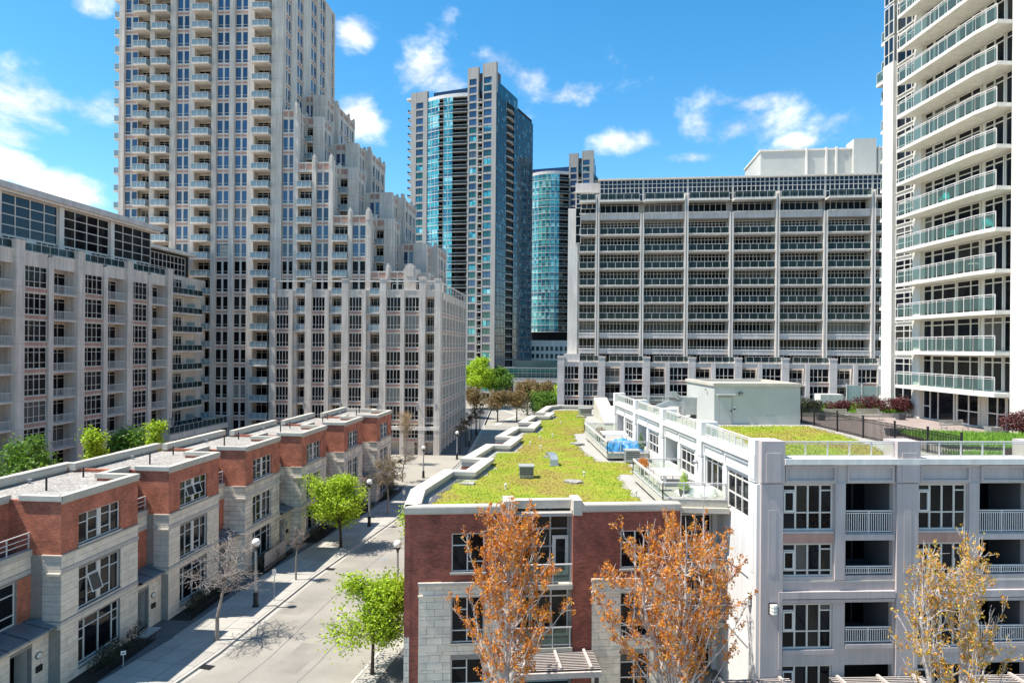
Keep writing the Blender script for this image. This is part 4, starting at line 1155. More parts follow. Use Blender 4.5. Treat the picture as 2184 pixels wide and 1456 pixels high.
b = MB(); b.lathe([(0, .70), (.4, .70), (.4, .73), (0, .73)], 14, 'metal_white'); b.tube((0, 0, 0), (0, 0, .7), .04, .04, 6, 'metal_white'); b.lathe([(0, 0), (.22, 0), (.2, .03), (0, .03)], 10, 'metal_white')
o = put('balcony_table', b, None, x, y, RZ[3] + .28); tag(o, 'small round white table on the balcony just above eye level', 'table')
def holes_wall(mb, fr, u0, u1, z0, z1, holes, mat, v0=0.0, v1=.28):
    us = sorted({u0, u1, *[h[0] for h in holes], *[h[1] for h in holes]}); zs = sorted({z0, z1, *[h[2] for h in holes], *[h[3] for h in holes]})
    us = [q for q in us if u0 - 1e-6 <= q <= u1 + 1e-6]; zs = [q for q in zs if z0 - 1e-6 <= q <= z1 + 1e-6]
    for i in range(len(us) - 1):
        run = None
        for j in range(len(zs) - 1):
            cu, cz = (us[i] + us[i + 1]) / 2, (zs[j] + zs[j + 1]) / 2
            inside = any(h[0] < cu < h[1] and h[2] < cz < h[3] for h in holes)
            if not inside:
                if run is None: run = zs[j]
            if inside and run is not None:
                mb.box(us[i], v0, run, us[i + 1], v1, zs[j], mat, fr=fr); run = None
        if run is not None: mb.box(us[i], v0, run, us[i + 1], v1, zs[-1], mat, fr=fr)

def window_panes(root, fr, u, v, z, w, h, vs, hs, fm, gm, t=.07, d=.1, opens=(), label=None, rz=0):
    """near window: frame is the part, each pane a sub-part. hs: per light list of transom fractions"""
    b = MB()
    b.box(0, 0, 0, t, d, h, fm); b.box(w - t, 0, 0, w, d, h, fm); b.box(t, 0, 0, w - t, d, t, fm); b.box(t, 0, h - t, w - t, d, h, fm)
    xs = [0] + list(vs) + [1]
    for q in vs:
        q_, tt = q if isinstance(q, tuple) else (q, t)
        b.box(w * q_ - tt / 2, -.015, t, w * q_ + tt / 2, d, h - t, fm)
    xv = [(x[0] if isinstance(x, tuple) else x) for x in xs]
    panes = []
    for i in range(len(xv) - 1):
        tr = hs[i % len(hs)]
        zz = [0] + list(tr) + [1]
        for q in tr: b.box(w * xv[i] + .03, .004, h * q - t * .4, w * xv[i + 1] - .03, d - .01, h * q + t * .4, fm)
        for j in range(len(zz) - 1): panes.append((w * xv[i] + t / 2, h * zz[j] + t * .4, w * (xv[i + 1] - xv[i]) - t, h * (zz[j + 1] - zz[j]) - t * .8, i, j))
    b.box(t * .5, d + .02, t * .5, w - t * .5, d + .05, h - t * .5, 'dark_inside')
    o = onf('window', b, root, fr, u, v, z, label=label)
    for (x, zz, ww, hh, i, j) in panes:
        me = boxmesh(ww, .012, hh, gm)
        p = sub('pane', me, o, x, d * .55, zz)
        p.rotation_euler = (random.uniform(-.004, .004), 0, random.uniform(-.004, .004))
        if (i, j) in opens:      # awning sash pushed out at the foot
            s = cached(('sash', round(ww, 2), round(hh, 2), fm, gm), lambda: (lambda m: (m.box(0, 0, -hh, .06, .05, 0, fm), m.box(ww - .06, 0, -hh, ww, .05, 0, fm), m.box(.06, 0, -.06, ww - .06, .05, 0, fm), m.box(.06, 0, -hh, ww - .06, .05, -hh + .06, fm), m.box(.06, .02, -hh + .06, ww - .06, .03, -.06, gm), m.mesh('open_sash'))[-1])(MB()))
            q = sub('open_sash', s, o, x, -.02, zz + hh); q.rotation_euler = (-.33, 0, 0)
    return o

def stones(parent, fr, u0, u1, z0, z1, holes, courses, mat='stone', proud=.035, wmin=.55, wmax=1.15, limit=300, count=[0]):
    rr = random.Random(int(u0 * 31 + z0 * 7 + fr.x * 13))
    z = z0; i = 0; n = 0
    while z < z1 - .05:
        h = courses[i % len(courses)]
        if z + h > z1: h = z1 - z
        if z1 - (z + h) < .08: h = z1 - z
        # free intervals in this course
        cuts = [(h_[0], h_[1]) for h_ in holes if h_[2] < z + h - .04 and h_[3] > z + .04]
        free = [(u0, u1)]
        for a, b_ in cuts:
            nf = []
            for p, q in free:
                if b_ <= p or a >= q: nf.append((p, q)); continue
                if a - p > .05: nf.append((p, a))
                if q - b_ > .05: nf.append((b_, q))
            free = nf
        for p, q in free:
            L_ = q - p; k = max(1, int(round(L_ / rr.uniform(wmin, wmax))))
            w = L_ / k; off = (w * .5 if i % 2 and k > 1 else 0)
            xs = [p] + [p + off + w * j for j in range(0 if off else 1, k)] + [q]
            for a, b_ in zip(xs[:-1], xs[1:]):
                if b_ - a < .03: continue
                ww = round((b_ - a) - .018, 2); me = boxmesh(ww, .08, round(h - .018, 3), mat)
                onf('stone_block', me, parent, fr, a + .009, -proud + rr.uniform(-.004, .004), z + .009); n += 1
        z += h; i += 1
    return n

def poly_shrink(P, d):
    """move each edge of a CCW outline inwards by d"""
    n = len(P); out = []
    for i in range(n):
        a, b_, c = P[i - 1], P[i], P[(i + 1) % n]
        def off(p, q):
            dx, dy = q[0] - p[0], q[1] - p[1]; l = math.hypot(dx, dy); nx, ny = -dy / l * d, dx / l * d
            return (p[0] + nx, p[1] + ny), (dx / l, dy / l)
        (p1, d1), (p2, d2) = off(a, b_), off(b_, c)
        cr = d1[0] * d2[1] - d1[1] * d2[0]
        if abs(cr) < 1e-4: out.append(p2); continue
        t = ((p2[0] - p1[0]) * d2[1] - (p2[1] - p1[1]) * d2[0]) / cr
        out.append((p1[0] + d1[0] * t, p1[1] + d1[1] * t))
    return out
def ring(mb, P, w, z0, z1, mat, over=0.0, skip=()):
    """band of width w running inside the CCW outline P"""
    O = poly_shrink(P, -over) if over else P
    I = poly_shrink(P, w)
    n = len(P)
    for i in range(n):
        if i in skip: continue
        j = (i + 1) % n
        mb.prism([O[i], O[j], I[j], I[i]], z0, z1, mat)

# ------------------------------------------------------------------ row of brick and stone townhouses on the left
CK = [(-27.0, 27.0), (-25.35, 38.5), (-24.05, 48.0), (-22.45, 57.7), (-20.6, 67.1), (-18.75, 76.6), (-16.75, 85.2), (-15.2, 93.6)]
HL = ['nearest townhouse, cut off by the left edge, with a wide blue grey canopy',
      'second townhouse from left edge, red brick top storey with large four light windows',
      'townhouse with two tilted open sashes in its top window behind the leafless tree',
      'townhouse with the picket fenced window behind the nearer street lamp',
      'townhouse directly behind the lime green street tree, third from the far end',
      'townhouse just past the lime green street tree, second from the far end',
      'farthest brick townhouse of the left row beside the barred podium block']
HA = 85.4; HB = 6.9; DEPTH = 7.1
TOP = 10.9
def house(k):
    fr = Fr(*CK[k], HA)
    dx, dy = CK[k + 1][0] - CK[k][0], CK[k + 1][1] - CK[k][1]
    du = dx * fr.c + dy * fr.s; dv = -dx * fr.s + dy * fr.c     # next unit in this frame (dv < 0: it stands forward)
    last = k == 6
    if last: du = HB + 1.6
    root = thing('townhouse', HL[k], 'house', (*fr.pt(du / 2, 4), 0), group='row of brick and stone townhouses on the left')
    near = k in (0, 1, 2)
    stone_m = 'stone_joint' if near else 'stone_course'
    # openings (u0,u1,z0,z1)
    wu0, wu1 = 1.4, 5.15
    W3 = (wu0, wu1, 7.75, 9.55); W2 = (wu0, wu1, 4.0, 6.35); W1 = (wu0, wu1, .75, 3.25)
    door = (HB + .05, HB + 1.25, .25, 2.9)
    if k == 0: door = (du - 2.7, du - 1.2, .25, 2.9)
    R2 = (du - 4.6, du - 1.0, 4.0, 6.35) if k == 0 else None
    m = MB()
    holes_wall(m, fr, 0, du, 0, 3.6, [W1, door], stone_m); holes_wall(m, fr, 0, HB, 3.6, 7.55, [W2], stone_m)
    m.box(0, .28, 0, .25, 3, 7.55, stone_m, fr=fr); m.box(HB - .25, .28, 3.6, HB, 2.6, 7.55, stone_m, fr=fr)
    rec = 1.1
    holes_wall(m, fr, HB, du, 3.6, 7.75, [R2] if R2 else [], stone_m, v0=rec, v1=rec + .25)
    put('stone_wall', m, root)
    m = MB()
    holes_wall(m, fr, 0, HB, 7.55, 10.62, [W3], 'red_brick'); m.box(0, .28, 7.55, .25, DEPTH, 10.62, 'red_brick', fr=fr); m.box(HB - .25, .28, 7.55, HB, 2.7, 10.62, 'red_brick', fr=fr)
    rv = 2.45
    rd = (HB + .5, HB + 1.6, 7.8, 9.9)
    holes_wall(m, fr, HB, du, 7.55, 10.62, [rd], 'red_brick', v0=rv, v1=rv + .25)
    if k == 0: m.box(du - .95, rec - .03, 3.95, du, rec + .01, 6.4, 'red_brick', fr=fr)
    else: m.box(HB + .05, rec - .035, 3.95, du, rec + .01, 6.5, 'red_brick', fr=fr)
    put('brick_wall', m, root)
    # dark rooms
    m = MB(); m.box(.3, .5, 0, HB - .3, DEPTH - .2, 10.2, 'dark_inside', fr=fr); m.box(HB, rv + .4, 0, du, DEPTH - .2, 10.2, 'dark_inside', fr=fr); m.box(HB, 1.6, 0, du, rv + .4, 7.4, 'dark_inside', fr=fr); put('interior', m, root)
    # rear wall
    m = MB(); m.box(0, DEPTH - .2, 0, du, DEPTH, 10.62, 'red_brick', fr=fr)
    if last: m.box(du - .3, rv, 0, du, DEPTH - .2, 10.62, 'stone_course', fr=fr); m.box(du - .3, rec, 0, du, rv, 7.55, 'stone_course', fr=fr); m.box(HB, 0.28, 0, du, rec, 3.6, 'stone_course', fr=fr)
    put('rear_wall', m, root)
    # stone pieces on the near houses
    if near:
        H = [W1, door]
        cs = [.42, .42, .27]
        stones(root, fr, 0, du, 0.05, 3.36, H, cs); stones(root, fr, 0, HB, 3.84, 6.5, [W2], cs); stones(root, fr, 0, HB, 6.78, 7.5, [], [.36, .36])
        fs_ = Fr(*fr.pt(0, 1.1), HA - 90)     # return facing the camera
        stones(root, fs_, 0.02, 1.1, 3.84, 6.5, [], cs, mat='stone_grey'); stones(root, fs_, 0.02, 1.1, 6.78, 7.5, [], [.36, .36], mat='stone_grey')
        fr2 = fr.at(0, rec)
        stones(root, fr2, HB + .02, du, 6.78, 7.5, [], [.36, .36])
        if R2: stones(root, fr2, HB + .02, du - .96, 3.84, 6.5, [R2], cs)
    # bands and ledges
    m = MB()
    for z0, z1, p, mt in ((3.38, 3.62, .06, 'stone'), (3.62, 3.8, .09, 'stone_grey'), (6.52, 6.76, .06, 'stone_grey'), (7.5, 7.58, .10, 'cream_coping')):
        m.box(-p, -p, z0, HB + (p if z0 > 3.8 else 0), .2, z1, mt, fr=fr); m.box(-p, .2, z0, .2, 1.1, z1, mt, fr=fr)
        if z0 > 6: m.box(HB, rec - p, z0, du, rec + .1, z1, mt, fr=fr)
    m.box(-.22, -.08, 6.45, .1, .75, 6.58, 'cream_coping', fr=fr)
    m.box(HB, rec - .12, 7.58, du, rec + .3, 7.86, 'cream_coping', fr=fr)
    put('stone_bands', m, root)
    m = MB(); m.box(HB, 0, 7.3, du, rv, 7.5, 'dark_roof', fr=fr) if 0 else m.box(HB + .26, rec + .25, 7.5, du, rv, 7.6, 'dark_roof', fr=fr); put('terrace_floor', m, root)
    # sills and windows
    m = MB()
    for (a, b_, z0, z1) in (W3, W2, W1): m.box(a - .08, -.09, z0 - .13, b_ + .08, .1, z0, 'stone_grey', fr=fr)
    put('sill', m, root)
    ops = {0: [(), (), ()], 1: [(), ((1, 1),), ()], 2: [((1, 1), (2, 1)), (), ()]}.get(k, [(), (), ()])
    vs = [.23, (.5, .34), .77]; tr = [(.70,), (.26, .74), (.26, .74), (.70,)]
    window_panes(root, fr, wu0, .12, 7.75, wu1 - wu0, 1.8, vs, [(.68,), (.28, .72), (.28, .72), (.68,)], 'frame_white', 'glass_near', opens=ops[0])
    window_panes(root, fr, wu0, .12, 4.0, wu1 - wu0, 2.35, vs, tr, 'frame_white', 'glass_near', opens=ops[1])
    window_panes(root, fr, wu0, .12, .75, wu1 - wu0, 2.5, [.17, .5, .83], [(.78, .55), (.78,), (.78,), (.78, .55)], 'frame_white', 'glass_near', opens=ops[2])
    if R2: window_panes(root, fr, R2[0], rec + .1, 4.0, 3.6, 2.35, [.28, .66], [(.66,), (.66,), (.24, .72)], 'frame_white', 'glass_near')
    o = onf('terrace_door', win_mesh(1.1, 2.1, (), (.85,), 'frame_white', 'glass_near'), root, fr, rd[0], rv + .1, rd[2])
    # entrance
    m = MB(); m.box(0, 0, 0, 1.2, .08, 2.65, 'frame_dark'); m.box(.15, -.02, .2, 1.05, .0, 1.2, 'timber_dark'); m.box(.15, -.02, 1.4, 1.05, 0, 2.4, 'timber_dark')
    o = onf('entrance_door', m, root, fr, door[0], .95, door[2]); sub('door_handle', boxmesh(.04, .06, .3, 'metal_grey'), o, 1.02, -.06, 1.0)
    m = MB(); m.box(door[0], .28, .25, door[0] + .02, 1.0, 2.9, 'stone_grey', fr=fr); m.box(door[1] - .02, .28, .25, door[1], 1.0, 2.9, 'stone_grey', fr=fr); m.box(door[0], .1, 0, door[1], 1.1, .25, 'kerb_stone', fr=fr); m.box(door[0] - .2, -.8, 0, door[1] + .2, 0.1, .16, 'kerb_stone', fr=fr); put('door_step', m, root)
    # canopy of seamed metal over the entrance
    c0, c1 = (du - 4.8, du - .02) if k == 0 else (HB + .02, du - .02)
    cv = -.55 if k == 0 else -.35
    for i in range(4 if k == 0 else 3):
        n = 4 if k == 0 else 3
        a, b_ = c0 + (c1 + .8 - c0) * i / n, c0 + (c1 + .8 - c0) * (i + 1) / n
        if b_ > du: b_ = min(b_, c1 + .8)
        m = MB(); p = [fr.pt(a + .02, cv), fr.pt(b_ - .02, cv), fr.pt(b_ - .02, rec), fr.pt(a + .02, rec)]
        if i == n - 1: p[2] = fr.pt(b_ - .02, dv - .02); p[3] = fr.pt(a + .02, rec) if a < du - .3 else fr.pt(a + .02, dv - .02)
        zz = [3.62, 3.62, 3.98, 3.98]
        m.face([(*p[j], zz[j]) for j in range(4)], 'canopy_metal'); m.face([(*p[0], 3.5), (*p[1], 3.5), (*p[1], 3.62), (*p[0], 3.62)], 'canopy_metal')
        m.face([(*p[3], 3.5), (*p[2], 3.5), (*p[1], 3.5), (*p[0], 3.5)], 'frame_dark')
        m.face([(*p[1], 3.5), (*p[2], 3.5), (*p[2], 3.98), (*p[1], 3.62)], 'canopy_metal')
        m.tube((*p[0], 3.65), (*p[3], 4.0), .02, .02, 4, 'canopy_metal')
        put('canopy_panel', m, root)
    # number plaque and letter box beside the door
    pu = door[1] + .45
    m = MB(); m.lathe([(0, 0), (.18, 0), (.18, .03), (0, .03)], 14, 'frame_dark'); me = m.mesh('plaque')
    o = onf('number_plaque', me, root, fr, pu, -.05, 2.25); o.rotation_euler = (R(90), 0, R(HA)); o.scale = (1.35, 1, 1)
    m = MB(); m.lathe([(0, 0), (.14, 0), (.14, .02), (0, .02)], 14, 'lamp_globe'); o = onf('plaque_face', m, root, fr, pu, -.08, 2.25); o.rotation_euler = (R(90), 0, R(HA)); o.scale = (1.35, 1, 1)
    onf('letter_box', boxmesh(.42, .1, .34, 'black_metal'), root, fr, pu - .2, -.12, 1.35)
    # roof: gravel, parapet copings
    out = [fr.pt(0, 0), fr.pt(HB, 0), fr.pt(HB, rv), fr.pt(du, rv), fr.pt(du, DEPTH), fr.pt(0, DEPTH)]
    m = MB(); m.prism(poly_shrink(out, .12), 10.2, 10.42, 'gravel'); put('gravel_roof', m, root)
    m = MB()
    ring(m, out, .34, 10.6, 10.9, 'cream_coping', over=.09, skip=(3, 5) if not last else (5,)); ring(m, out, .22, 10.45, 10.6, 'cream_coping', over=.04, skip=(3, 5) if not last else (5,))
    m.box(0, .2, 10.6, .34, 2.5, 10.9, 'cream_coping', fr=fr); m.box(-.09, -.09, 10.6, .0, 2.5, 10.9, 'cream_coping', fr=fr)
    m.box(-.3, DEPTH - .36, 10.55, du * .5, DEPTH + .12, 11.06, 'cream_coping', fr=fr); m.box(du * .5 + .002, DEPTH - .3, 10.55, du + .3, DEPTH + .3, 11.03, 'cream_coping', fr=fr)
    put('coping', m, root)
    for q, hh in ((du * .35, .85), (du * .8, .7)):
        m = MB(); m.tube((0, 0, 0), (0, 0, hh), .06, .06, 7, 'black_metal'); onf('vent_pipe', m, root, fr, q, 3.6 + .8 * (q > du * .5), 10.42)
    m = MB(); m.lathe([(.0, .3), (.14, .3), (.14, .2), (.08, .15), (.08, 0)], 8, 'metal_grey'); onf('roof_vent', m, root, fr, du * .55, DEPTH - .8, 10.42)
    # terrace railing
    m = MB(); Lr = du - HB
    for q in np.linspace(.06, Lr - .06, max(2, int(Lr / 1.2) + 1)): m.box(q - .03, 0, 0, q + .03, .05, .95, 'metal_white')
    for zz in (.35, .62, .92): m.box(0, 0, zz, Lr, .05, zz + .045, 'metal_white')
    onf('terrace_railing', m, root, fr, HB, rec + .05, 7.86)
    m = MB(); m.lathe([(0, -.12), (.10, -.1), (.18, 0), (.1, .06), (0, .08)], 8, 'black_metal'); onf('wall_light', m, root, fr, du - 1.0, rv - .12, 9.2)
    m = MB(); m.tube((0, 0, 0), (0, 0, 3.0), .045, .045, 6, 'metal_grey')
    return root, fr, du
HOUSES = [house(k) for k in range(7)]

# ------------------------------------------------------------------ brick block with the green roof
OUT = [(-5.87, 37.8), (9.75, 39.25), (9.75, 42.0), (12.5, 42.15), (10.9, 72.6), (15.6, 72.8), (15.5, 104.8), (7.3, 105.6), (5.3, 103.4), (3.4, 93.0), (5.0, 92.7), (4.3, 89.2), (2.6, 89.5), (.85, 80.8), (2.6, 80.5), (1.85, 75.9), (.2, 76.1), (-1.55, 67.7), (.15, 67.3), (-.75, 62.4), (-2.25, 62.6), (-3.95, 54.3), (-2.3, 54.0), (-3.2, 49.3), (-4.77, 49.5), (-6.16, 42.4)]
FBA = math.degrees(math.atan2(1.45, 15.62))
fB = Fr(-5.87, 37.8, FBA)
brick = thing('brick_block', 'dark red brick and stone block carrying the long green sedum roof', 'building', (3, 70, 0))
RU0, RU1 = 6.15, 9.45
b = MB()
n = len(OUT)
for i in range(1, n):
    p, q = OUT[i], OUT[(i + 1) % n]
    if i in (1, 2, 3, 4): continue
    l = math.hypot(q[0] - p[0], q[1] - p[1]); dx, dy = (q[0] - p[0]) / l, (q[1] - p[1]) / l; nx, ny = -dy, dx
    b.prism([p, q, (q[0] + nx * .3, q[1] + ny * .3), (p[0] + nx * .3, p[1] + ny * .3)], 3.4, 10.0, 'dark_brick')
    b.prism([p, q, (q[0] + nx * .29, q[1] + ny * .29), (p[0] + nx * .29, p[1] + ny * .29)], 0, 3.4, 'stone_course')
WB = [(2.6, 4.45, 6.95, 9.1), (2.6, 4.45, 3.0, 5.55), (2.6, 4.45, .2, 2.1), (12.2, 13.9, 6.95, 9.1), (12.2, 13.9, 3.0, 5.55), (12.2, 13.9, .2, 2.1)]
REC = (RU0, RU1, .1, 10.35)
holes_wall(b, fB, 0, 15.69, 0, 10.2, WB + [REC], 'dark_brick', v1=.3)
put('brick_wall', b, brick)
# stone cladding on the lower storeys
for u0, u1 in ((.8, RU0), (10.55, 15.69)):
    b = MB()
    holes_wall(b, fB, u0, u1, 0, 6.25, WB, 'stone_joint', v0=-.06, v1=-.001)
    b.box(u0 - .04, -.2, 6.25, u1 + (.03 if u0 < 5 else 0), -.002, 6.42, 'cream_coping', fr=fB)
    b.box(u0 - .04, -.16, 5.62, u1, -.06, 5.72, 'stone', fr=fB)
    put('stone_wall', b, brick)
fBs = fB.at(0, -.06)
for u0, u1 in ((.8, RU0), (10.55, 15.69)):
    stones(brick, fBs, u0, u1, 0, 5.62, WB, [.40, .19, .40], wmin=.7, wmax=1.1); stones(brick, fBs, u0, u1, 5.72, 6.25, WB, [.265], wmin=.7, wmax=1.1)
for i, (a, b_, z0, z1) in enumerate(WB):
    window_panes(brick, fB, a, .08, z0, b_ - a, z1 - z0, [.48] if a < 5 else [.5], [(.68,) if i % 3 == 0 else (.26, .72), (1 - .02,) if 0 else (.26,)], 'frame_white', 'glass_near')
    m = MB(); m.box(a - .08, -.14, z0 - .12, b_ + .08, .08, z0, 'cream_coping', fr=fB); put('sill', m, brick)
# recessed balcony bay
b = MB(); b.box(RU0, .3, 0, RU0 + .02, 1.2, 10.2, 'dark_brick', fr=fB); b.box(RU1 - .02, .3, 0, RU1, 1.2, 10.3, 'timber_pale', fr=fB); put('bay_reveal', b, brick)
onf('bay_glazing', win_mesh(3.25, 3.95, (.34, .66), (.42, .68), 'metal_grey', 'glass_near', t=.11, d=.14), brick, fB, RU0 + .02, 1.15, 6.3)
m = MB(); m.box(0, 0, 0, .95, .09, 2.3, 'frame_white'); m.box(.2, -.01, .25, .75, .02, 2.1, 'glass_near'); m.box(.3, -.02, .06, .65, .0, .16, 'metal_grey')
onf('balcony_door', m, brick, fB, RU1 - 1.02, 1.05, 6.3)
onf('bay_glazing', win_mesh(3.25, 2.9, (.3, .34, .68), (.8,), 'frame_white', 'glass_near', t=.11), brick, fB, RU0 + .02, 1.15, 2.75)
onf('bay_glazing', win_mesh(3.25, 2.4, (.3, .6), (.8,), 'frame_white', 'glass_near', t=.11), brick, fB, RU0 + .02, 1.15, .1)
for z in (6.15, 2.62):
    o = onf('balcony', boxmesh(RU1 - RU0 - .06, 1.35, .26, 'cream_wall'), brick, fB, RU0 + .03, -.2, z - .26)
    m = MB(); L_ = RU1 - RU0 - .1
    for q in (.1, L_ * .33, L_ * .66, L_ - .1): m.box(q - .025, 0, .0, q + .025, .05, 1.1, 'metal_white')
    m.box(0, -.02, 1.1, L_, .07, 1.17, 'metal_white'); m.box(0, 0, .15, L_, .05, .19, 'metal_white')
    m.box(.05, .02, .2, L_ - .05, .032, 1.05, 'rail_glass_clear')
    sub('railing', m, o, 0, .04, .26)
# interior mass
b = MB(); b.prism(poly_shrink(OUT, 1.35), 0, 9.9, 'dark_inside'); put('interior', b, brick)
# roof slab, copings, gutters
b = MB(); b.prism(poly_shrink(OUT, .25), 9.9, 10.08, 'roof_paver'); put('roof', b, brick)
b = MB()
CW = .85
I = poly_shrink(OUT, CW); O = poly_shrink(OUT, -.07)
for i in range(n):
    j = (i + 1) % n
    if i in (0, 1, 2, 3, 4): continue
    w = CW
    b.prism([O[i], O[j], I[j], I[i]], 10.35, 10.62, 'cream_coping')
    J0 = poly_shrink(OUT, .62)
    b.prism([OUT[i], OUT[j], J0[j], J0[i]], 10.0, 10.35, 'cream_wall')
put('coping', b, brick)
b = MB()      # front coping with the raised blocks either side of the recess
b.box(.0, -.1, 10.2, RU0 - .62, .55, 10.62, 'cream_coping', fr=fB); b.box(RU1 + .5, -.1, 10.2, 15.7, .55, 10.62, 'cream_coping', fr=fB)
b.box(0, -.16, 10.3, RU0 - .65, -.1, 10.58, 'cream_coping', fr=fB); b.box(RU1 + .55, -.16, 10.3, 15.7, -.1, 10.58, 'cream_coping', fr=fB)
b.box(RU0 - .62, -.14, 10.02, RU0, 1.3, 10.88, 'cream_coping', fr=fB); b.box(RU1, -.14, 10.02, RU1 + .5, 1.3, 10.88, 'cream_coping', fr=fB)
b.box(RU0, .75, 10.25, RU1, 1.35, 10.72, 'cream_coping', fr=fB)
put('front_coping', b, brick)
b = MB(); b.prism(poly_shrink(OUT, 1.15)[0:0] or [(-5.0, 39.0), (-4.4, 39.05), (-4.35, 43.2), (-3.3, 48.3), (-3.9, 48.4), (-4.9, 43.2)], 10.08, 10.1, 'dark_roof'); put('gutter', b, brick)
SED = [(-4.75, 40.0), (-4.6, 43.5), (-3.75, 47.6), (-2.35, 48.3), (-1.35, 53.2), (-2.1, 56), (-1.2, 60.6), (.35, 61.2), (1.15, 66.2), (.2, 68.8), (1.5, 74.3), (2.9, 74.8), (3.7, 79.4), (2.7, 82.2), (3.9, 87.8), (5.3, 88.4), (6.2, 92), (5.2, 95), (6.4, 101.5), (10.7, 102.4), (10.4, 97), (8.9, 82), (8.3, 75.5), (6.8, 74), (6.5, 66), (6.6, 61), (7.4, 56.2), (9.7, 56), (9.2, 50.6), (8.0, 50.6), (7.8, 46.5), (8.0, 40.9), (3.9, 40.6), (3.6, 40.1), (-.2, 39.85), (-.5, 40.2)][::-1]
def inpoly(x, y, P):
    c = np.zeros(x.shape, bool); j = len(P) - 1
    for i in range(len(P)):
        xi, yi = P[i]; xj, yj = P[j]
        c ^= ((yi > y) != (yj > y)) & (x < (xj - xi) * (y - yi) / (yj - yi + 1e-12) + xi); j = i
    return c
def fuzzy_sheet(P, z, mat, name, parent, cell=.22, hgt=.1, edge=.18, seed=3, **kw):
    """plant mat: cells inside the outline with a ragged edge, heights from smooth noise"""
    rs = np.random.RandomState(seed)
    xs = [p[0] for p in P]; ys = [p[1] for p in P]
    x0, x1, y0, y1 = min(xs) - 1, max(xs) + 1, min(ys) - 1, max(ys) + 1
    nx, ny = int((x1 - x0) / cell), int((y1 - y0) / cell)
    gx, gy = np.meshgrid(np.linspace(x0, x1, nx), np.linspace(y0, y1, ny))
    H = np.zeros(gx.shape)
    for f_, a_ in ((.6, .5), (1.7, .3), (4.1, .2)):
        ph = rs.rand(6) * 6.28
        H += a_ * (np.sin(gx * f_ * 1.3 + ph[0] + 1.5 * np.sin(gy * f_ + ph[1])) * np.sin(gy * f_ * 1.1 + ph[2] + 1.3 * np.sin(gx * f_ * .9 + ph[3])))
    H = (H + 1) / 2 * hgt + rs.rand(*gx.shape) * hgt * .5
    jx = gx + rs.uniform(-.35, .35, gx.shape) * cell; jy = gy + rs.uniform(-.35, .35, gx.shape) * cell
    ox = np.sin(gy * 2.3 + 1.7) * edge + np.sin(gy * 5.1) * edge * .5; oy = np.sin(gx * 2.1) * edge + np.sin(gx * 4.7 + 2) * edge * .5
    ins = inpoly(gx + ox, gy + oy, P)
    idx = -np.ones(gx.shape, int); verts = []; faces = []
    cellin = ins[:-1, :-1] & ins[1:, :-1] & ins[:-1, 1:] & ins[1:, 1:]
    need = np.zeros(gx.shape, bool)
    need[:-1, :-1] |= cellin; need[1:, :-1] |= cellin; need[:-1, 1:] |= cellin; need[1:, 1:] |= cellin
    allc = np.zeros(gx.shape, int); allc[:-1, :-1] += cellin; allc[1:, :-1] += cellin; allc[:-1, 1:] += cellin; allc[1:, 1:] += cellin
    H = np.where(allc == 4, H + z, z + .004)
    k = 0
    idx[need] = np.arange(need.sum())
    V = np.stack([jx[need], jy[need], H[need]], 1)
    ii, jj = np.nonzero(cellin)
    F = np.stack([idx[ii, jj], idx[ii, jj + 1], idx[ii + 1, jj + 1], idx[ii + 1, jj]], 1)
    me = bpy.data.meshes.new(name); me.from_pydata(V.tolist(), [], F.tolist()); me.materials.append(MATS[mat])
    o = put(name, me, parent, kind='stuff' if parent is None else None); return o
def blades(P, z, mat, name, parent, n, size=(.05, .14), wid=.05, seed=5, kind='stuff', hgt=.08):
    rs = np.random.RandomState(seed)
    xs = [p[0] for p in P]; ys = [p[1] for p in P]
    X = rs.uniform(min(xs), max(xs), n * 3); Y = rs.uniform(min(ys), max(ys), n * 3)
    k = inpoly(X, Y, P); X, Y = X[k][:n], Y[k][:n]; m = len(X)
    h = rs.uniform(*size, m); a = rs.uniform(0, 6.28, m); w = wid * rs.uniform(.5, 1.4, m); l = rs.uniform(-.6, .6, (m, 2)) * h[:, None]
    zz = z + rs.uniform(0, hgt, m)
    V = np.zeros((m, 3, 3))
    V[:, 0] = np.stack([X - np.cos(a) * w, Y - np.sin(a) * w, zz], 1); V[:, 1] = np.stack([X + np.cos(a) * w, Y + np.sin(a) * w, zz], 1); V[:, 2] = np.stack([X + l[:, 0], Y + l[:, 1], zz + h], 1)
    me = bpy.data.meshes.new(name); me.from_pydata(V.reshape(-1, 3).tolist(), [], np.arange(m * 3).reshape(-1, 3).tolist()); me.materials.append(MATS[mat])
    o = put(name, me, parent); 
    o['kind'] = 'stuff'
    return o
fuzzy_sheet(SED, 10.09, 'sedum', 'sedum_mat', brick, cell=.2, hgt=.09)
blades(SED, 10.12, 'sedum_blade', 'sedum_tufts', brick, 30000, size=(.02, .075), wid=.035)
# bare gravel spots in the sedum
for x, y, r in ((-2.9, 46.3, .55), (4.3, 47.3, .75), (8.2, 68.5, .6), (3.2, 58.0, .5), (6.4, 66.0, .7), (9.4, 92, .7)):
    rs = random.Random(int(x * 10)); m = MB(); pts = []
    for a_ in range(14):
        q = r * rs.uniform(.6, 1.15); pts.append((x + q * math.cos(a_ * .449), y + q * .8 * math.sin(a_ * .449)))
    m.prism(pts, 10.1, 10.29, 'gravel'); put('gravel_spot', m, brick)
# small white drains sticking up
for x, y in ((-.35, 44.9), (.9, 52.6), (2.7, 62.6), (5.3, 49.5), (7.9, 43.1), (2.9, 69), (4.3, 71), (6.0, 83), (5.5, 90), (1.8, 65)):
    m = MB(); m.lathe([(.05, 0), (.05, .25), (.10, .28), (.10, .36), (0, .4)], 8, 'frame_white'); put('roof_drain', m, brick, x, y, 10.15)
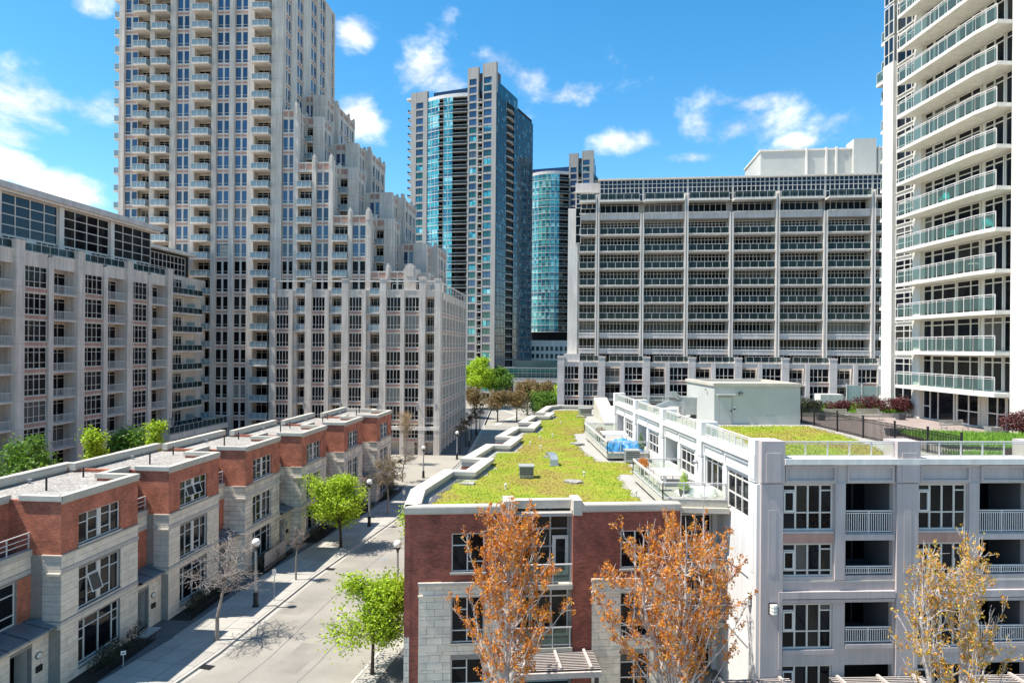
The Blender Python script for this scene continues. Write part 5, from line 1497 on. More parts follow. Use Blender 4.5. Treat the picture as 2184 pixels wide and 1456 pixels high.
# link between brick front and the grey block: glazed strip with balconies
fC = Fr(9.8, 41.2, 3.0)
b = MB(); b.box(0, 0.2, 0, .5, 2, 10.6, 'white_stucco', fr=fC); b.box(2.5, .2, 0, 2.9, 2, 10.6, 'white_stucco', fr=fC); b.box(.5, .9, 0, 2.5, 2, 10.4, 'dark_inside', fr=fC); put('link_wall', b, brick)
for z in (.3, 3.6, 6.95):
    onf('link_glazing', win_mesh(2.0, 3.0, (.5,), (.3, .8), 'frame_white', 'glass_near', t=.09), brick, fC, .5, .5, z)
for z in (3.5, 6.9):
    o = onf('balcony', boxmesh(2.7, 1.7, .22, 'cream_wall'), brick, fC, .15, -1.5, z - .22)
    m = MB()
    for q in (.05, .9, 1.8, 2.65): m.box(q - .02, .03, 0, q + .02, .07, 1.05, 'metal_white')
    for zz in (.3, .6, 1.02): m.box(0, .03, zz, 2.7, .07, zz + .05, 'metal_white')
    m.box(0, .05, 1.02, .05, 1.5, 1.07, 'metal_white'); m.box(2.65, .05, 1.02, 2.7, 1.5, 1.07, 'metal_white')
    sub('railing', m, o, 0, 0, .22)
# two glass railed terraces on the roof, against the grey wall
def rail_run(P, h=1.0, step=1.15, gm='rail_glass_clear', pm='metal_white'):
    m = MB(); g = MB()
    for i in range(len(P) - 1):
        (x0, y0), (x1, y1) = P[i], P[i + 1]; L_ = math.hypot(x1 - x0, y1 - y0); dx, dy = (x1 - x0) / L_, (y1 - y0) / L_; nx, ny = -dy * .03, dx * .03
        k = max(1, int(round(L_ / step)))
        for z0, z1, r in ((h - .06, h, 1.2), (h - .16, h - .12, .7), (.1, .14, .7)):
            m.prism([(x0 - nx * r, y0 - ny * r), (x1 - nx * r, y1 - ny * r), (x1 + nx * r, y1 + ny * r), (x0 + nx * r, y0 + ny * r)], z0, z1, pm)
        for j in range(k + 1):
            cx, cy = x0 + dx * L_ * j / k, y0 + dy * L_ * j / k
            m.prism([(cx - .03, cy - .03), (cx + .03, cy - .03), (cx + .03, cy + .03), (cx - .03, cy + .03)], 0, h - .05, pm)
        for j in range(k):
            a_ = (x0 + dx * (L_ * j / k + .07), y0 + dy * (L_ * j / k + .07)); b_ = (x0 + dx * (L_ * (j + 1) / k - .07), y0 + dy * (L_ * (j + 1) / k - .07))
            g.face([(*a_, .16), (*b_, .16), (*b_, h - .18), (*a_, h - .18)], gm)
    return m, g
TA = [(11.95, 48.3), (8.6, 48.1), (8.85, 39.75), (12.45, 39.55)]
TB = [(10.9, 71.0), (7.6, 71.0), (8.0, 56.9), (11.35, 57.0)]
for T in (TA, TB):
    m = MB(); m.prism([T[2], (T[3][0] + .1, T[3][1]), (T[0][0] + .1, T[0][1]), T[1]], 10.3, 10.72, 'cream_wall', top='roof_paver'); put('roof_terrace', m, brick)
    m, g = rail_run(T); o = put('terrace_railing', m, brick, 0, 0, 10.72); sub('glass_panel', g, o, 0, 0, 0)
b = MB(); b.prism([(8.85, 39.5), (12.6, 39.3), (12.6, 42.2), (8.85, 42.0)], 10.0, 10.3, 'cream_coping'); put('terrace_slab', b, brick)

# ------------------------------------------------------------------ near grey block with the roof deck
NA = 3.0
fN = Fr(12.9, 35.33, NA)
near = thing('grey_stucco_block', 'pale stucco block at lower right with roof deck and picket railed balconies', 'building', (25, 50, 0))
NW = 23.5
cols = []; u = 0
WIN = []; BAL = []; PIER = []
while u < NW:
    PIER.append(u); WIN.append((u + 1.2, u + 3.9)); BAL.append((u + 4.55, u + 7.1)); u += 7.22
H = []
for a, b_ in WIN: H += [(a, b_, 10.1, 12.5), (a, b_, 7.7, 9.42), (a, b_, 3.95, 6.3), (a, b_, .5, 3.1)]
for a, b_ in BAL: H += [(a, b_, 9.95, 12.55), (a, b_, 7.75, 9.6), (a, b_, 4.2, 6.35), (a, b_, .5, 3.1)]
b = MB(); holes_wall(b, fN, 0, NW, 0, 13.55, H, 'grey_stucco', v1=.32)
for a, b_ in BAL:    # balcony side reveals, recess shade painted in as dark colour
    b.box(a - .02, .32, 4, a, 2.6, 12.7, 'reveal_shade', fr=fN); b.box(b_, .32, 4, b_ + .02, 2.6, 12.7, 'reveal_shade', fr=fN)
    for z in (9.75, 7.6, 4.05, 12.55): b.box(a, .32, z, b_, 2.6, z + .15, 'reveal_shade', fr=fN)
put('stucco_wall', b, near)
b = MB()
for a in PIER:
    b.box(a, -.16, 6.9 if 0 else 0, a + 1.16, 0, 12.55, 'grey_stucco', fr=fN)
    b.box(a - .02, -.2, 12.6, a + 1.22, 1.05, 14.75, 'grey_stucco', fr=fN)
    b.box(a + .22, -.24, 12.65, a + 1.0, -.2, 14.15, 'grey_stucco', fr=fN)
    b.box(a + .38, -.175, 7.9, a + .78, -.16, 11.2, 'grey_stucco', fr=fN)
    b.box(a + 3.96, -.1, 7.55, a + 4.5, 0, 12.55, 'grey_stucco', fr=fN)
    for q0, q1 in ((a + 1.3, a + 4.0), (a + 4.6, a + 7.1)):
        b.box(q0, -.12, 12.62, q1, 0, 12.74, 'grey_stucco', fr=fN); b.box(q0, -.12, 13.36, q1, 0, 13.48, 'grey_stucco', fr=fN); b.box(q0, -.12, 12.74, q0 + .1, 0, 13.36, 'grey_stucco', fr=fN); b.box(q1 - .1, -.12, 12.74, q1, 0, 13.36, 'grey_stucco', fr=fN)
    b.box(a + .95, -.2, 6.62, a + 7.16, 0, 6.98, 'grey_stucco', fr=fN); b.box(a + .95, -.14, 6.42, a + 7.16, 0, 6.56, 'grey_stucco', fr=fN); b.box(a + .95, -.2, 3.0, a + 1.12, 0, 6.62, 'grey_stucco', fr=fN)
    b.box(a + 1.2, -.12, 3.72, a + 3.95, 0, 3.95, 'grey_stucco', fr=fN); b.box(a + 4.55, -.12, 3.98, a + 7.1, 0, 4.2, 'grey_stucco', fr=fN)
[b.box(-.02, -.168, z_, NW if z_ < 7 else 1.16, 0, z_ + .035, 'taupe_trim', fr=fN) for z_ in (3.66, 9.98) if 0]; b.box(-.02, -.03, 7.42, NW, 0, 7.5, 'stone_grey', fr=fN); b.box(-.02, -.03, 12.55, NW, 0, 12.6, 'stone_grey', fr=fN)
put('pilasters', b, near)
b = MB(); b.box(1.2, -.28, 13.55, NW, .8, 13.86, 'white_concrete', fr=fN); put('coping', b, near)
for i, (a, b_) in enumerate(WIN):
    m = MB(); m.box(a, -.04, 9.47, b_, .0, 9.93, 'pink_panel', fr=fN); m.box(a, -.07, 9.95, b_, -.001, 10.08, 'grey_stucco', fr=fN); put('spandrel', m, near)
    vs = [.265, .51, .755]
    for z, h, hs in ((10.1, 2.4, [(.38, .86), (.38,), (.38,), (.38, .86)]), (7.7, 1.72, [(.18, .78), (.18,), (.18,), (.18, .82)]), (3.95, 2.35, [(.38, .84), (.38,), (.38,), (.38, .84)]), (.5, 2.6, [(.5,)])):
        o = window_panes(near, fN, a, .1, z, b_ - a, h, vs, hs, 'frame_beige', 'glass_near', t=.085)
        z0, z1 = h * hs[0][0], h * (hs[0][1] if len(hs[0]) > 1 else .9)
        m = MB(); ww = (b_ - a) * .265
        m.box(.10, -.03, z0 + .05, .17, .05, z1 - .05, 'frame_white'); m.box(ww - .12, -.03, z0 + .05, ww - .05, .05, z1 - .05, 'frame_white'); m.box(.17, -.03, z0 + .05, ww - .12, .05, z0 + .12, 'frame_white'); m.box(.17, -.03, z1 - .12, ww - .12, .05, z1 - .05, 'frame_white')
        sub('casement_frame', m, o, 0, 0, 0)
for i, (a, b_) in enumerate(BAL):
    for z, h, zr, hr in ((9.95, 2.6, 9.98, 1.15), (7.75, 1.85, 7.82, .42), (4.2, 2.15, 4.25, .82)):
        onf('balcony_glazing', win_mesh(b_ - a, h + .1, (.35, .68), (.8,), 'frame_dark', 'glass_dark', t=.1), near, fN, a, 2.45, z - .02)
        w = b_ - a - .06
        o = onf('balcony_railing', cached(('nr', hr), lambda: (lambda m: (m.box(0, -.01, hr - .06, w, .06, hr, 'metal_white'), m.box(0, .005, hr - .16 if hr > .5 else hr - .14, w, .045, hr - .12 if hr > .5 else hr - .11, 'metal_white'), m.box(0, .005, .03, w, .045, .07, 'metal_white'), m.box(w / 2 - .03, 0, 0, w / 2 + .03, .05, hr, 'metal_white'), m.mesh('rail'))[-1])(MB())), near, fN, a + .03, .02, zr)
        nb = 21
        for q in range(nb):
            if abs(q - (nb - 1) / 2) < .6: continue
            sub('baluster', boxmesh(.035, .03, hr - .2 if hr > .5 else hr - .16, 'metal_white'), o, w * (q + .5) / nb, .01, .06)
    m = MB(); m.box(a - .05, -.1, 9.6, b_ + .06, .5, 9.9, 'grey_stucco', fr=fN); put('balcony_slab', m, near)
# the sunlit side wall
fS = Fr(10.98, 71.9, -87.0)
SL = 36.6
def S(t): return SL - t
H2 = []; SW = []; SB = []
for i in range(4):
    t0 = i * 9.12
    SW.append((S(t0 + 4.7), S(t0 + 1.5))); SB.append((S(t0 + 8.5), S(t0 + 5.4)))
for a, b_ in SW: H2.append((a, b_, 10.3 if a > 30 else 10.8, 12.55))
for a, b_ in SB: H2.append((a, b_, 10.8, 12.7))
b = MB(); holes_wall(b, fS, 0, SL - .33, 0, 13.55, H2, 'white_stucco', v1=.32); put('side_wall', b, near)
b = MB()
for i in range(5):
    t = i * 9.12
    a = S(t + (1.0 if i == 0 else .45)); c = S(t - (.0 if i == 0 else .45))
    b.box(a, -.16, 0, c, 0, 12.5, 'white_stucco', fr=fS)
    b.box(a - .04, -.2, 12.55, c - (.18 if i == 0 else 0), .9, 14.762, 'white_stucco', fr=fS)
    b.box(a + .16, -.23, 12.7, c - .18, -.2, 14.0, 'white_stucco', fr=fS)
    if i < 4:
        for q0, q1 in ((t + 1.25, t + 4.85), (t + 5.2, t + 8.55)):
            q0, q1 = S(q1), S(q0)
            b.box(q0, -.1, 13.32, q1, 0, 13.46, 'white_stucco', fr=fS); b.box(q0, -.1, 12.72, q1, 0, 12.8, 'white_stucco', fr=fS); b.box(q0, -.1, 12.8, q0 + .1, 0, 13.32, 'white_stucco', fr=fS)
b.box(S(5), -.1, 7.3, S(1), 0, 7.5, 'white_stucco', fr=fS); b.box(S(5), -.12, 3.6, S(1), 0, 3.8, 'white_stucco', fr=fS)
b.box(S(.75), -.18, 7.8, S(.35), -.16, 11.0, 'white_stucco', fr=fS)
put('side_pilasters', b, near)
b = MB()
for i in range(4): b.box(S(i * 9.12 + 8.65), -.2, 13.55, S(i * 9.12 + .5), .7, 13.86, 'white_concrete', fr=fS)
put('side_coping', b, near)
for i, (a, b_) in enumerate(SW):
    z0 = 10.3 if a > 30 else 10.8
    window_panes(near, fS, a, .1, z0, b_ - a, 12.55 - z0, [.36, .66], [(.42, .86), (.42, .86), (.42, .86)], 'frame_white', 'glass_near', t=.1)
for i, (a, b_) in enumerate(SB):
    if i in (0,): onf('terrace_door', win_mesh(b_ - a, 1.9, (.34, .66), (.84,), 'frame_white', 'glass_near', t=.1), near, fS, a, .1, 10.8)
    else:
        onf('terrace_door', win_mesh(b_ - a, 1.9, (.3, .6), (.84,), 'frame_beige', 'glass_near', t=.1), near, fS, a, 1.4, 10.8)
        m = MB(); m.box(a - .02, .32, 10.8, a, 1.5, 12.7, 'white_stucco', fr=fS); m.box(b_, .32, 10.8, b_ + .02, 1.5, 12.7, 'white_stucco', fr=fS); m.box(a, .32, 12.7, b_, 1.5, 12.75, 'white_stucco', fr=fS); put('reveal', m, near)
# glass balustrades between the posts
for i in range(4):
    t = i * 9.12
    P = [fS.pt(S(t + 8.6), .1), fS.pt(S(t + .7), .1)]
    m, g = rail_run(P, h=.85, step=1.0); o = put('roof_railing', m, near, 0, 0, 13.86); sub('glass_panel', g, o, 0, 0, 0)
for i in range(3):
    P = [fN.pt(PIER[i] + 1.25, .1), fN.pt(PIER[i] + 7.15, .1)]
    m, g = rail_run(P, h=.87, step=1.15); o = put('roof_railing', m, near, 0, 0, 13.86); sub('glass_panel', g, o, 0, 0, 0)
P = [fS.pt(.3, .2), (27, 73)]
m, g = rail_run(P, h=.9, step=1.6); o = put('roof_railing', m, near, 0, 0, 13.6); sub('glass_panel', g, o, 0, 0, 0)
# wall lights with three curved louvres
def wall_light(fr, u, v, z):
    m = MB(); m.box(0, 0, 0, .42, .06, .58, 'black_metal')
    for k in range(3):
        z0 = .06 + k * .17
        m.prism([(.04, 0), (.06, -.14), (.16, -.22), (.28, -.22), (.38, -.14), (.40, 0)][::1], z0, z0 + .13, 'lamp_globe')
    return onf('wall_light', m, near, fr, u, v, z)
wall_light(fN, .42, -.22, 5.85); wall_light(fS, S(.95), -.22, 6.0)
m = MB(); m.lathe([(0, -.15), (.15, -.12), (.2, 0), (.12, .1), (0, .14)], 8, 'metal_grey'); onf('dome_light', m, near, fS, S(9.5), -.3, 12.1)
# body and deck
b = MB(); b.prism([fN.pt(.4, 2.7), fN.pt(NW, 2.7), (60, 38), (60, 72), fS.pt(.2, .6), fS.pt(SL - 3, 1.6)], 0, 13.3, 'dark_inside'); put('interior', b, near)
b = MB(); b.prism([fN.pt(.35, .34), fN.pt(NW, .34), (60, 38), (60, 72.4), fS.pt(0, .2), fS.pt(SL - .4, .34)], 13.3, 13.5, 'roof_paver'); put('roof_deck', b, near)
b = MB(); b.prism([(23.9, 55.0), (24.3, 36.5), (60, 38.5), (60, 69), (24.1, 69)], 13.5, 13.53, 'deck_paver'); put('patio', b, near)
DS = [(15.9, 52.6), (16.7, 43.9), (14.6, 38.0), (14.3, 36.3), (20.4, 36.6), (22.6, 41.5), (23.3, 46), (23.2, 54.0)][::1]
DS = [(14.3, 36.4), (20.9, 36.7), (22.4, 42), (23.2, 47), (23.1, 53.2), (15.7, 52.6), (15.0, 44)]
fuzzy_sheet(DS, 13.51, 'sedum', 'sedum_mat', near, cell=.2, hgt=.08, edge=.1, seed=9)
blades(DS, 13.54, 'sedum_blade', 'sedum_tufts', near, 8000, size=(.02, .075), wid=.035, seed=8)
GR = [(26.6, 41.5), (29.8, 40.6), (40, 41), (40, 45.2), (27.2, 48.6)]
b = MB(); b.prism(GR, 13.53, 13.72, 'soil'); put('planting_bed', b, near)
blades(GR, 13.7, 'grass_blade', 'grass', near, 16000, size=(.15, .38), wid=.03, seed=11, hgt=.05)
G2 = [(24.8, 36.6), (34, 37), (34, 40), (25.2, 40)]
blades(G2, 13.5, 'grass_blade', 'grass', near, 6000, size=(.1, .3), wid=.03, seed=12, hgt=.05)
G3 = [(25.0, 60.5), (35, 60.5), (37, 70), (25, 70)]
b = MB(); b.prism(G3, 13.53, 13.9, 'cream_wall', top='soil'); put('planting_bed', b, near)
blades(G3, 13.88, 'grass_blade', 'grass', near, 9000, size=(.12, .35), wid=.035, seed=13, hgt=.05)
# ------------------------------------------------------------------ things on the deck and the green roof
hut = thing('roof_hut', 'plain pale stair hut with grey door on the roof deck', 'hut', (19.4, 57, 13.5))
fH = Fr(16.05, 54.05, 2.6)
b = MB(); b.box(0, 0, 13.5, 6.95, 7.2, 16.55, 'plaster_grey', fr=fH); put('wall', b, hut)
b = MB(); ring(b, frrect(fH, 0, 0, 6.95, 7.2), .35, 16.55, 16.78, 'cream_coping', over=.12); put('coping', b, hut)
b = MB(); b.prism(frrect(fH, .3, .3, 6.6, 6.9), 16.5, 16.6, 'roof_paver'); put('roof', b, hut)
m = MB(); m.box(0, -.05, 0, 1.1, .0, 2.25, 'metal_grey'); m.box(.08, -.07, .06, 1.02, -.05, 2.15, 'plaster_grey'); o = onf('door', m, hut, fH, .35, 0, 13.5); sub('door_handle', boxmesh(.05, .06, .18, 'black_metal'), o, .95, -.13, 1.0)
onf('door_hood', boxmesh(1.45, .3, .06, 'metal_white'), hut, fH, .2, -.3, 15.85)
m = MB(); m.box(0, -.14, 0, .3, 0, .22, 'black_metal'); m.box(.05, -.2, .02, .25, -.14, .14, 'metal_grey'); onf('wall_light', m, hut, fH, 1.95, 0, 15.85)
m = MB(); m.box(0, -.08, 0, .2, 0, .42, 'metal_white'); m.box(.04, -.12, .1, .16, -.08, .25, 'black_metal'); onf('control_box', m, hut, fH, 1.5, 0, 14.55)
for q in (4.2, 4.45, 4.7): onf('vent_grille', boxmesh(.13, .03, .1, 'metal_grey'), hut, fH, q, -.03, 14.2)
onf('camera', boxmesh(.2, .1, .12, 'metal_grey'), hut, Fr(*fH.pt(0, 7.2), 2.6 - 90), 5.4, -.2, 16.1)

hv = thing('air_handling_unit', 'galvanised air duct and unit standing beside the pale roof hut', 'ventilation unit', (14.6, 59, 13.5))
m = MB(); m.box(0, 0, .35, 1.7, 1.6, 1.75, 'galvanised'); m.box(-.05, -.05, 1.75, 1.75, 1.65, 1.82, 'galvanised'); sub('cabinet', m, hv, .1, -.6, 0)
m = MB(); m.prism([(0, 0), (1.1, -.2), (1.2, .9), (0, 1.0)], .9, 1.35, 'galvanised'); m.face([(0, 0, .9), (-1.3, .3, .35), (-1.3, 1.0, .35), (0, 1.0, .9)], 'galvanised'); m.face([(0, 0, 1.35), (0, 1, 1.35), (-1.3, 1.0, .8), (-1.3, .3, .8)], 'galvanised'); m.face([(0, 0, .9), (0, 0, 1.35), (-1.3, .3, .8), (-1.3, .3, .35)], 'galvanised'); sub('duct', m, hv, -.9, .1, .1)
m = MB(); m.tube((0, 0, 0), (.1, 0, .5), .28, .28, 10, 'galvanised'); m.tube((.1, 0, .5), (-.5, -.1, .9), .28, .26, 10, 'galvanised'); m.box(-.9, -.4, .75, -.4, .3, 1.25, 'galvanised'); sub('elbow', m, hv, .1, .3, 1.0)
for q in (.2, 1.5): sub('foot', boxmesh(.15, 1.4, .35, 'metal_grey'), hv, q, -.5, 0)

def roof_vent(x, y, w, d, h, rz, label):
    t = thing('roof_vent', label, 'roof vent', (x, y, 10.15), R(rz))
    m = MB(); m.box(-w / 2, -d / 2, 0, w / 2, d / 2, h, 'galvanised'); sub('casing', m, t, 0, 0, 0)
    m = MB()
    for k in range(4): m.box(-w / 2 - .02, -d / 2 - .05, h * .3 + k * h * .17, w / 2 + .02, -d / 2, h * .3 + k * h * .17 + h * .09, 'planter')
    sub('louvre', m, t, 0, 0, 0)
    m = MB(); m.prism([(-w / 2 - .06, -d / 2 - .25), (w / 2 + .06, -d / 2 - .25), (w / 2 + .06, d / 2 + .06), (-w / 2 - .06, d / 2 + .06)], h, h + .09, 'planter_pale'); sub('hood', m, t, 0, 0, 0)
roof_vent(1.1, 49.2, .98, .8, .8, 2, 'square louvred vent box in the middle of the sedum roof')
t = thing('duct_vent', 'curved metal duct vent behind the square box on the sedum roof', 'roof vent', (3.4, 53.6, 10.15))
m = MB()
pr = [(0, 0, 0), (0, .05, .55), (-.08, .35, .85), (-.2, .95, .95), (-.35, 1.6, .9)]
for i in range(4):
    a, c = pr[i], pr[i + 1]; w = .3
    q = [(-w, -.22), (w, -.22), (w, .22), (-w, .22)]
    def rect(p, k):
        return [(p[0] - w, p[1], p[2] - .0), (p[0] + w, p[1], p[2]), (p[0] + w, p[1] + .22 + (.1 if k else .2), p[2] - .3 + (.3 if p[2] < .1 else 0)), (p[0] - w, p[1] + .32, p[2] - .3 + (.3 if p[2] < .1 else 0))]
    A_, C_ = rect(a, 0), rect(c, 1)
    for j in range(4): m.face([A_[j], A_[(j + 1) % 4], C_[(j + 1) % 4], C_[j]], 'galvanised')
    if i == 3: m.face(C_, 'planter')
sub('duct', m, t, 0, 0, 0); sub('foot', boxmesh(.7, .5, .12, 'planter_pale'), t, -.35, -.05, 0)
# two more service boxes at the far end and by the terraces
roof_vent(10.2, 95, 1.6, 1.2, .9, 10, 'farthest grey service box on the sedum roof by the grey wall')
roof_vent(9.9, 56.1, 1.1, .9, .95, 3, 'square grey vent box between the two railed roof terraces')
t = thing('slanted_hatch', 'slanted cream roof hatch at the far end of the sedum roof', 'roof hatch', (12.2, 88, 10.08))
m = MB(); m.prism([(-.9, -5), (.9, -5), (.9, 6), (-.9, 6)], 0, .3, 'cream_wall'); m.face([(-.9, -5, .3), (.9, -5, .3), (.9, 6, 2.6), (-.9, 6, 2.6)], 'cream_coping'); m.face([(-.9, -5, .3), (-.9, 6, 2.6), (-.9, 6, .3)], 'cream_wall'); m.face([(.9, -5, .3), (.9, 6, .3), (.9, 6, 2.6)], 'cream_wall'); m.face([(-.9, 6, .3), (-.9, 6, 2.6), (.9, 6, 2.6), (.9, 6, .3)], 'cream_wall'); sub('body', m, t, 0, 0, 0)

# terrace furniture
def cloth_block(name, w, d, h, mat, seed, n=26):
    rs = random.Random(seed); m = MB(); ph = [rs.uniform(0, 6.28) for _ in range(8)]
    prof = []
    g = [[None] * (n + 1) for _ in range(n + 1)]
    for i in range(n + 1):
        for j in range(n + 1):
            x, y = (i / n - .5), (j / n - .5); e = max(abs(x), abs(y)) * 2
            fold = .5 * math.sin(x * 9 + ph[0] + 2 * math.sin(y * 7 + ph[1])) + .35 * math.sin(y * 13 + ph[2] + 1.7 * math.sin(x * 11 + ph[3])) + .2 * math.sin((x + y) * 23 + ph[4])
            lim = .68 + .14 * math.sin(math.atan2(y, x) * 3 + ph[5]) + .06 * math.sin(math.atan2(y, x) * 9 + ph[6])
            zz = h * (.78 + .22 * fold) if e < lim else h * (.78 + .22 * fold) * max(0, 1 - (e - lim) / (1 - lim)) ** .7
            k_ = 1 + .07 * math.sin(math.atan2(y, x) * 11 + ph[7])
            g[i][j] = (x * w * k_, y * d * k_, max(0.02, zz))
    for i in range(n):
        for j in range(n): m.face([g[i][j], g[i + 1][j], g[i + 1][j + 1], g[i][j + 1]], mat)
    return m
o = put('tarpaulin', cloth_block('t', 2.9, 2.4, .95, 'blue_tarp', 4), None, 9.75, 58.8, 10.72); tag(o, 'crumpled bright blue tarpaulin over furniture on the farther roof terrace', 'tarpaulin')
t = thing('table', 'long white table behind the blue tarpaulin on the farther terrace', 'table', (9.4, 62.6, 10.72))
sub('tabletop', boxmesh(2.2, 2.8, .06, 'white_sheet'), t, -1.1, -1.4, .95)
for sx in (-1, .94):
    for sy in (-1.3, 1.24): sub('leg', boxmesh(.06, .06, .95, 'metal_white'), t, sx, sy, 0)
o = put('dust_sheet', cloth_block('s', 2.2, 1.4, .55, 'white_sheet', 9), None, 11.15, 40.95, 10.72); tag(o, 'crumpled white dust sheet on the nearer roof terrace', 'sheet')
t = thing('table', 'low white table on the nearer roof terrace beside the potted conifer', 'table', (10.2, 44.6, 10.72))
sub('tabletop', boxmesh(1.5, 2.6, .05, 'white_sheet'), t, -.75, -1.3, .7)
for sx in (-.68, .62):
    for sy in (-1.2, 1.14): sub('leg', boxmesh(.06, .06, .7, 'metal_white'), t, sx, sy, 0)
def leaf_cloud(pts, rad, n, size, mat, seed, name='foliage', flat=1.0):
    """many small leaf faces spread through blobs"""
    rs = np.random.RandomState(seed)
    V = []; 
    tot = sum(r ** 2 for r in rad)
    for (c, r) in zip(pts, rad):
        m = max(8, int(n * r * r / tot))
        d = rs.normal(size=(m, 3)); d /= np.linalg.norm(d, axis=1)[:, None]
        q = np.array(c) + d * (r * rs.uniform(.35, 1.05, (m, 1)) ** .6) * np.array([1, 1, flat])
        V.append(q)
    q = np.concatenate(V); m = len(q)
    a = rs.normal(size=(m, 3)); a /= np.linalg.norm(a, axis=1)[:, None]
    b_ = np.cross(a, rs.normal(size=(m, 3))); b_ /= np.linalg.norm(b_, axis=1)[:, None]
    s = size * rs.uniform(.6, 1.3, (m, 1))
    quad = np.stack([q - a * s, q - b_ * s * .55, q + a * s, q + b_ * s * .55], 1).reshape(-1, 3)
    me = bpy.data.meshes.new(name); me.from_pydata(quad.tolist(), [], np.arange(m * 4).reshape(-1, 4).tolist()); me.materials.append(MATS[mat])
    return me
def pot_plant(x, y, z, label, h=1.0, r=.32, mat='leaf_green', seed=1, pot='planter', cone=True):
    t = thing('potted_plant', label, 'potted plant', (x, y, z))
    m = MB(); m.lathe([(0, 0), (r * .75, 0), (r, .42), (r * .86, .42), (r * .86, .36), (0, .36)], 12, pot); sub('pot', m, t, 0, 0, 0)
    m = MB(); m.tube((0, 0, .36), (0, 0, .36 + h * .7), .03, .015, 5, 'bark_dark'); sub('stem', m, t, 0, 0, 0)
    if cone: P = [(0, 0, .5 + h * k / 5) for k in range(5)]; rr = [r * 1.15 * (1 - k / 6) for k in range(5)]
    else: P = [(0, 0, .5 + h * .4)]; rr = [r * 1.3]
    sub('foliage', leaf_cloud(P, rr, 900, .045, mat, seed), t, 0, 0, 0)
pot_plant(10.3, 40.6, 10.72, 'small bright conifer in a dark pot on the nearer roof terrace', 1.15, .34, 'leaf_lime', 3)
pot_plant(11.0, 57.9, 10.72, 'tall potted evergreen against the white wall by the blue tarpaulin', 1.3, .3, 'leaf_green', 4)
pot_plant(8.4, 64.4, 10.72, 'brownish potted shrub at the rail behind the white table', .7, .45, 'leaf_brown', 5, cone=False)
pot_plant(9.2, 47.6, 10.72, 'rusty potted shrub in the back corner of the nearer roof terrace', .6, .3, 'leaf_orange', 6, cone=False)
def folding_chair(x, y, z, rz, label):
    t = thing('terrace_chair', label, 'chair', (x, y, z), R(rz))
    sub('seat', boxmesh(.45, .45, .04, 'metal_grey'), t, -.22, -.22, .42)
    sub('backrest', boxmesh(.45, .04, .4, 'metal_grey'), t, -.22, .2, .5)
    for sx in (-.22, .19):
        for sy in (-.22, .19): sub('leg', boxmesh(.03, .03, .42, 'metal_grey'), t, sx, sy, 0)
folding_chair(11.3, 43.2, 10.72, 100, 'grey metal chair by the white wall on the nearer terrace')
folding_chair(9.3, 42.2, 10.72, -80, 'grey metal chair at the rail side of the nearer terrace')

# black picket fence across the deck
FP = [(23.6, 55.6), (23.75, 53.6), (23.85, 50.0), (23.95, 46.5), (24.2, 43.1), (24.4, 40.0), (24.6, 37.3)]
ft = thing('picket_fence', 'black metal picket fence between the sedum patch and the patio', 'fence', (24, 46, 13.5))
for i, (x, y) in enumerate(FP):
    m = MB(); m.box(-.045, -.045, 0, .045, .045, 1.5, 'black_metal'); m.box(-.06, -.06, 1.5, .06, .06, 1.54, 'black_metal'); put('post', m, ft, x, y, 13.5)
np_ = 0
for i in range(len(FP) - 1):
    (x0, y0), (x1, y1) = FP[i], FP[i + 1]; L_ = math.hypot(x1 - x0, y1 - y0); a_ = math.degrees(math.atan2(y1 - y0, x1 - x0))
    for zz in (.12, 1.12, 1.3): put('rail', boxmesh(round(L_, 2), .03, .035, 'black_metal'), ft, x0, y0, 13.5 + zz, a_)
    k = int(L_ / .125)
    for j in range(1, k):
        put('picket', boxmesh(.03, .03, 1.3, 'black_metal'), ft, x0 + (x1 - x0) * j / k, y0 + (y1 - y0) * j / k, 13.52, a_)
def bench(x, y, rz, label, L_=2.0):
    t = thing('garden_bench', label, 'bench', (x, y, 13.53), R(rz), 'benches on the roof deck')
    for k in range(4): sub('seat_slat', boxmesh(L_, .09, .03, 'bench_wood'), t, -L_ / 2, -.22 + k * .11, .43)
    for k in range(4):
        o = sub('back_slat', boxmesh(L_, .03, .08, 'bench_wood'), t, -L_ / 2, .26 + k * .03, .52 + k * .11)
    for s in (-1, 1):
        m = MB(); xx = s * (L_ / 2 - .12)
        m.tube((xx, -.25, 0), (xx, -.2, .43), .03, .025, 6, 'metal_grey'); m.tube((xx, .25, 0), (xx, .24, .45), .03, .025, 6, 'metal_grey'); m.tube((xx, .24, .45), (xx, .38, .95), .025, .02, 6, 'metal_grey'); m.tube((xx, -.24, .40), (xx, .26, .40), .025, .025, 6, 'metal_grey')
        sub('leg_frame', m, t, 0, 0, 0)
        m = MB(); m.tube((xx, -.24, .43), (xx, -.28, .66), .02, .02, 6, 'metal_grey'); m.tube((xx, -.28, .66), (xx, .3, .68), .025, .025, 6, 'metal_grey'); sub('armrest', m, t, 0, 0, 0)
bench(27.6, 57.8, 6, 'wooden garden bench by the dark red shrubs, the one nearer the hut', 2.1)
bench(30.6, 58.2, 6, 'wooden garden bench by the dark red shrubs, the one nearer the tower', 2.1)
bench(32.1, 49.4, 12, 'wooden garden bench alone in front of the tower ground floor windows', 2.1)
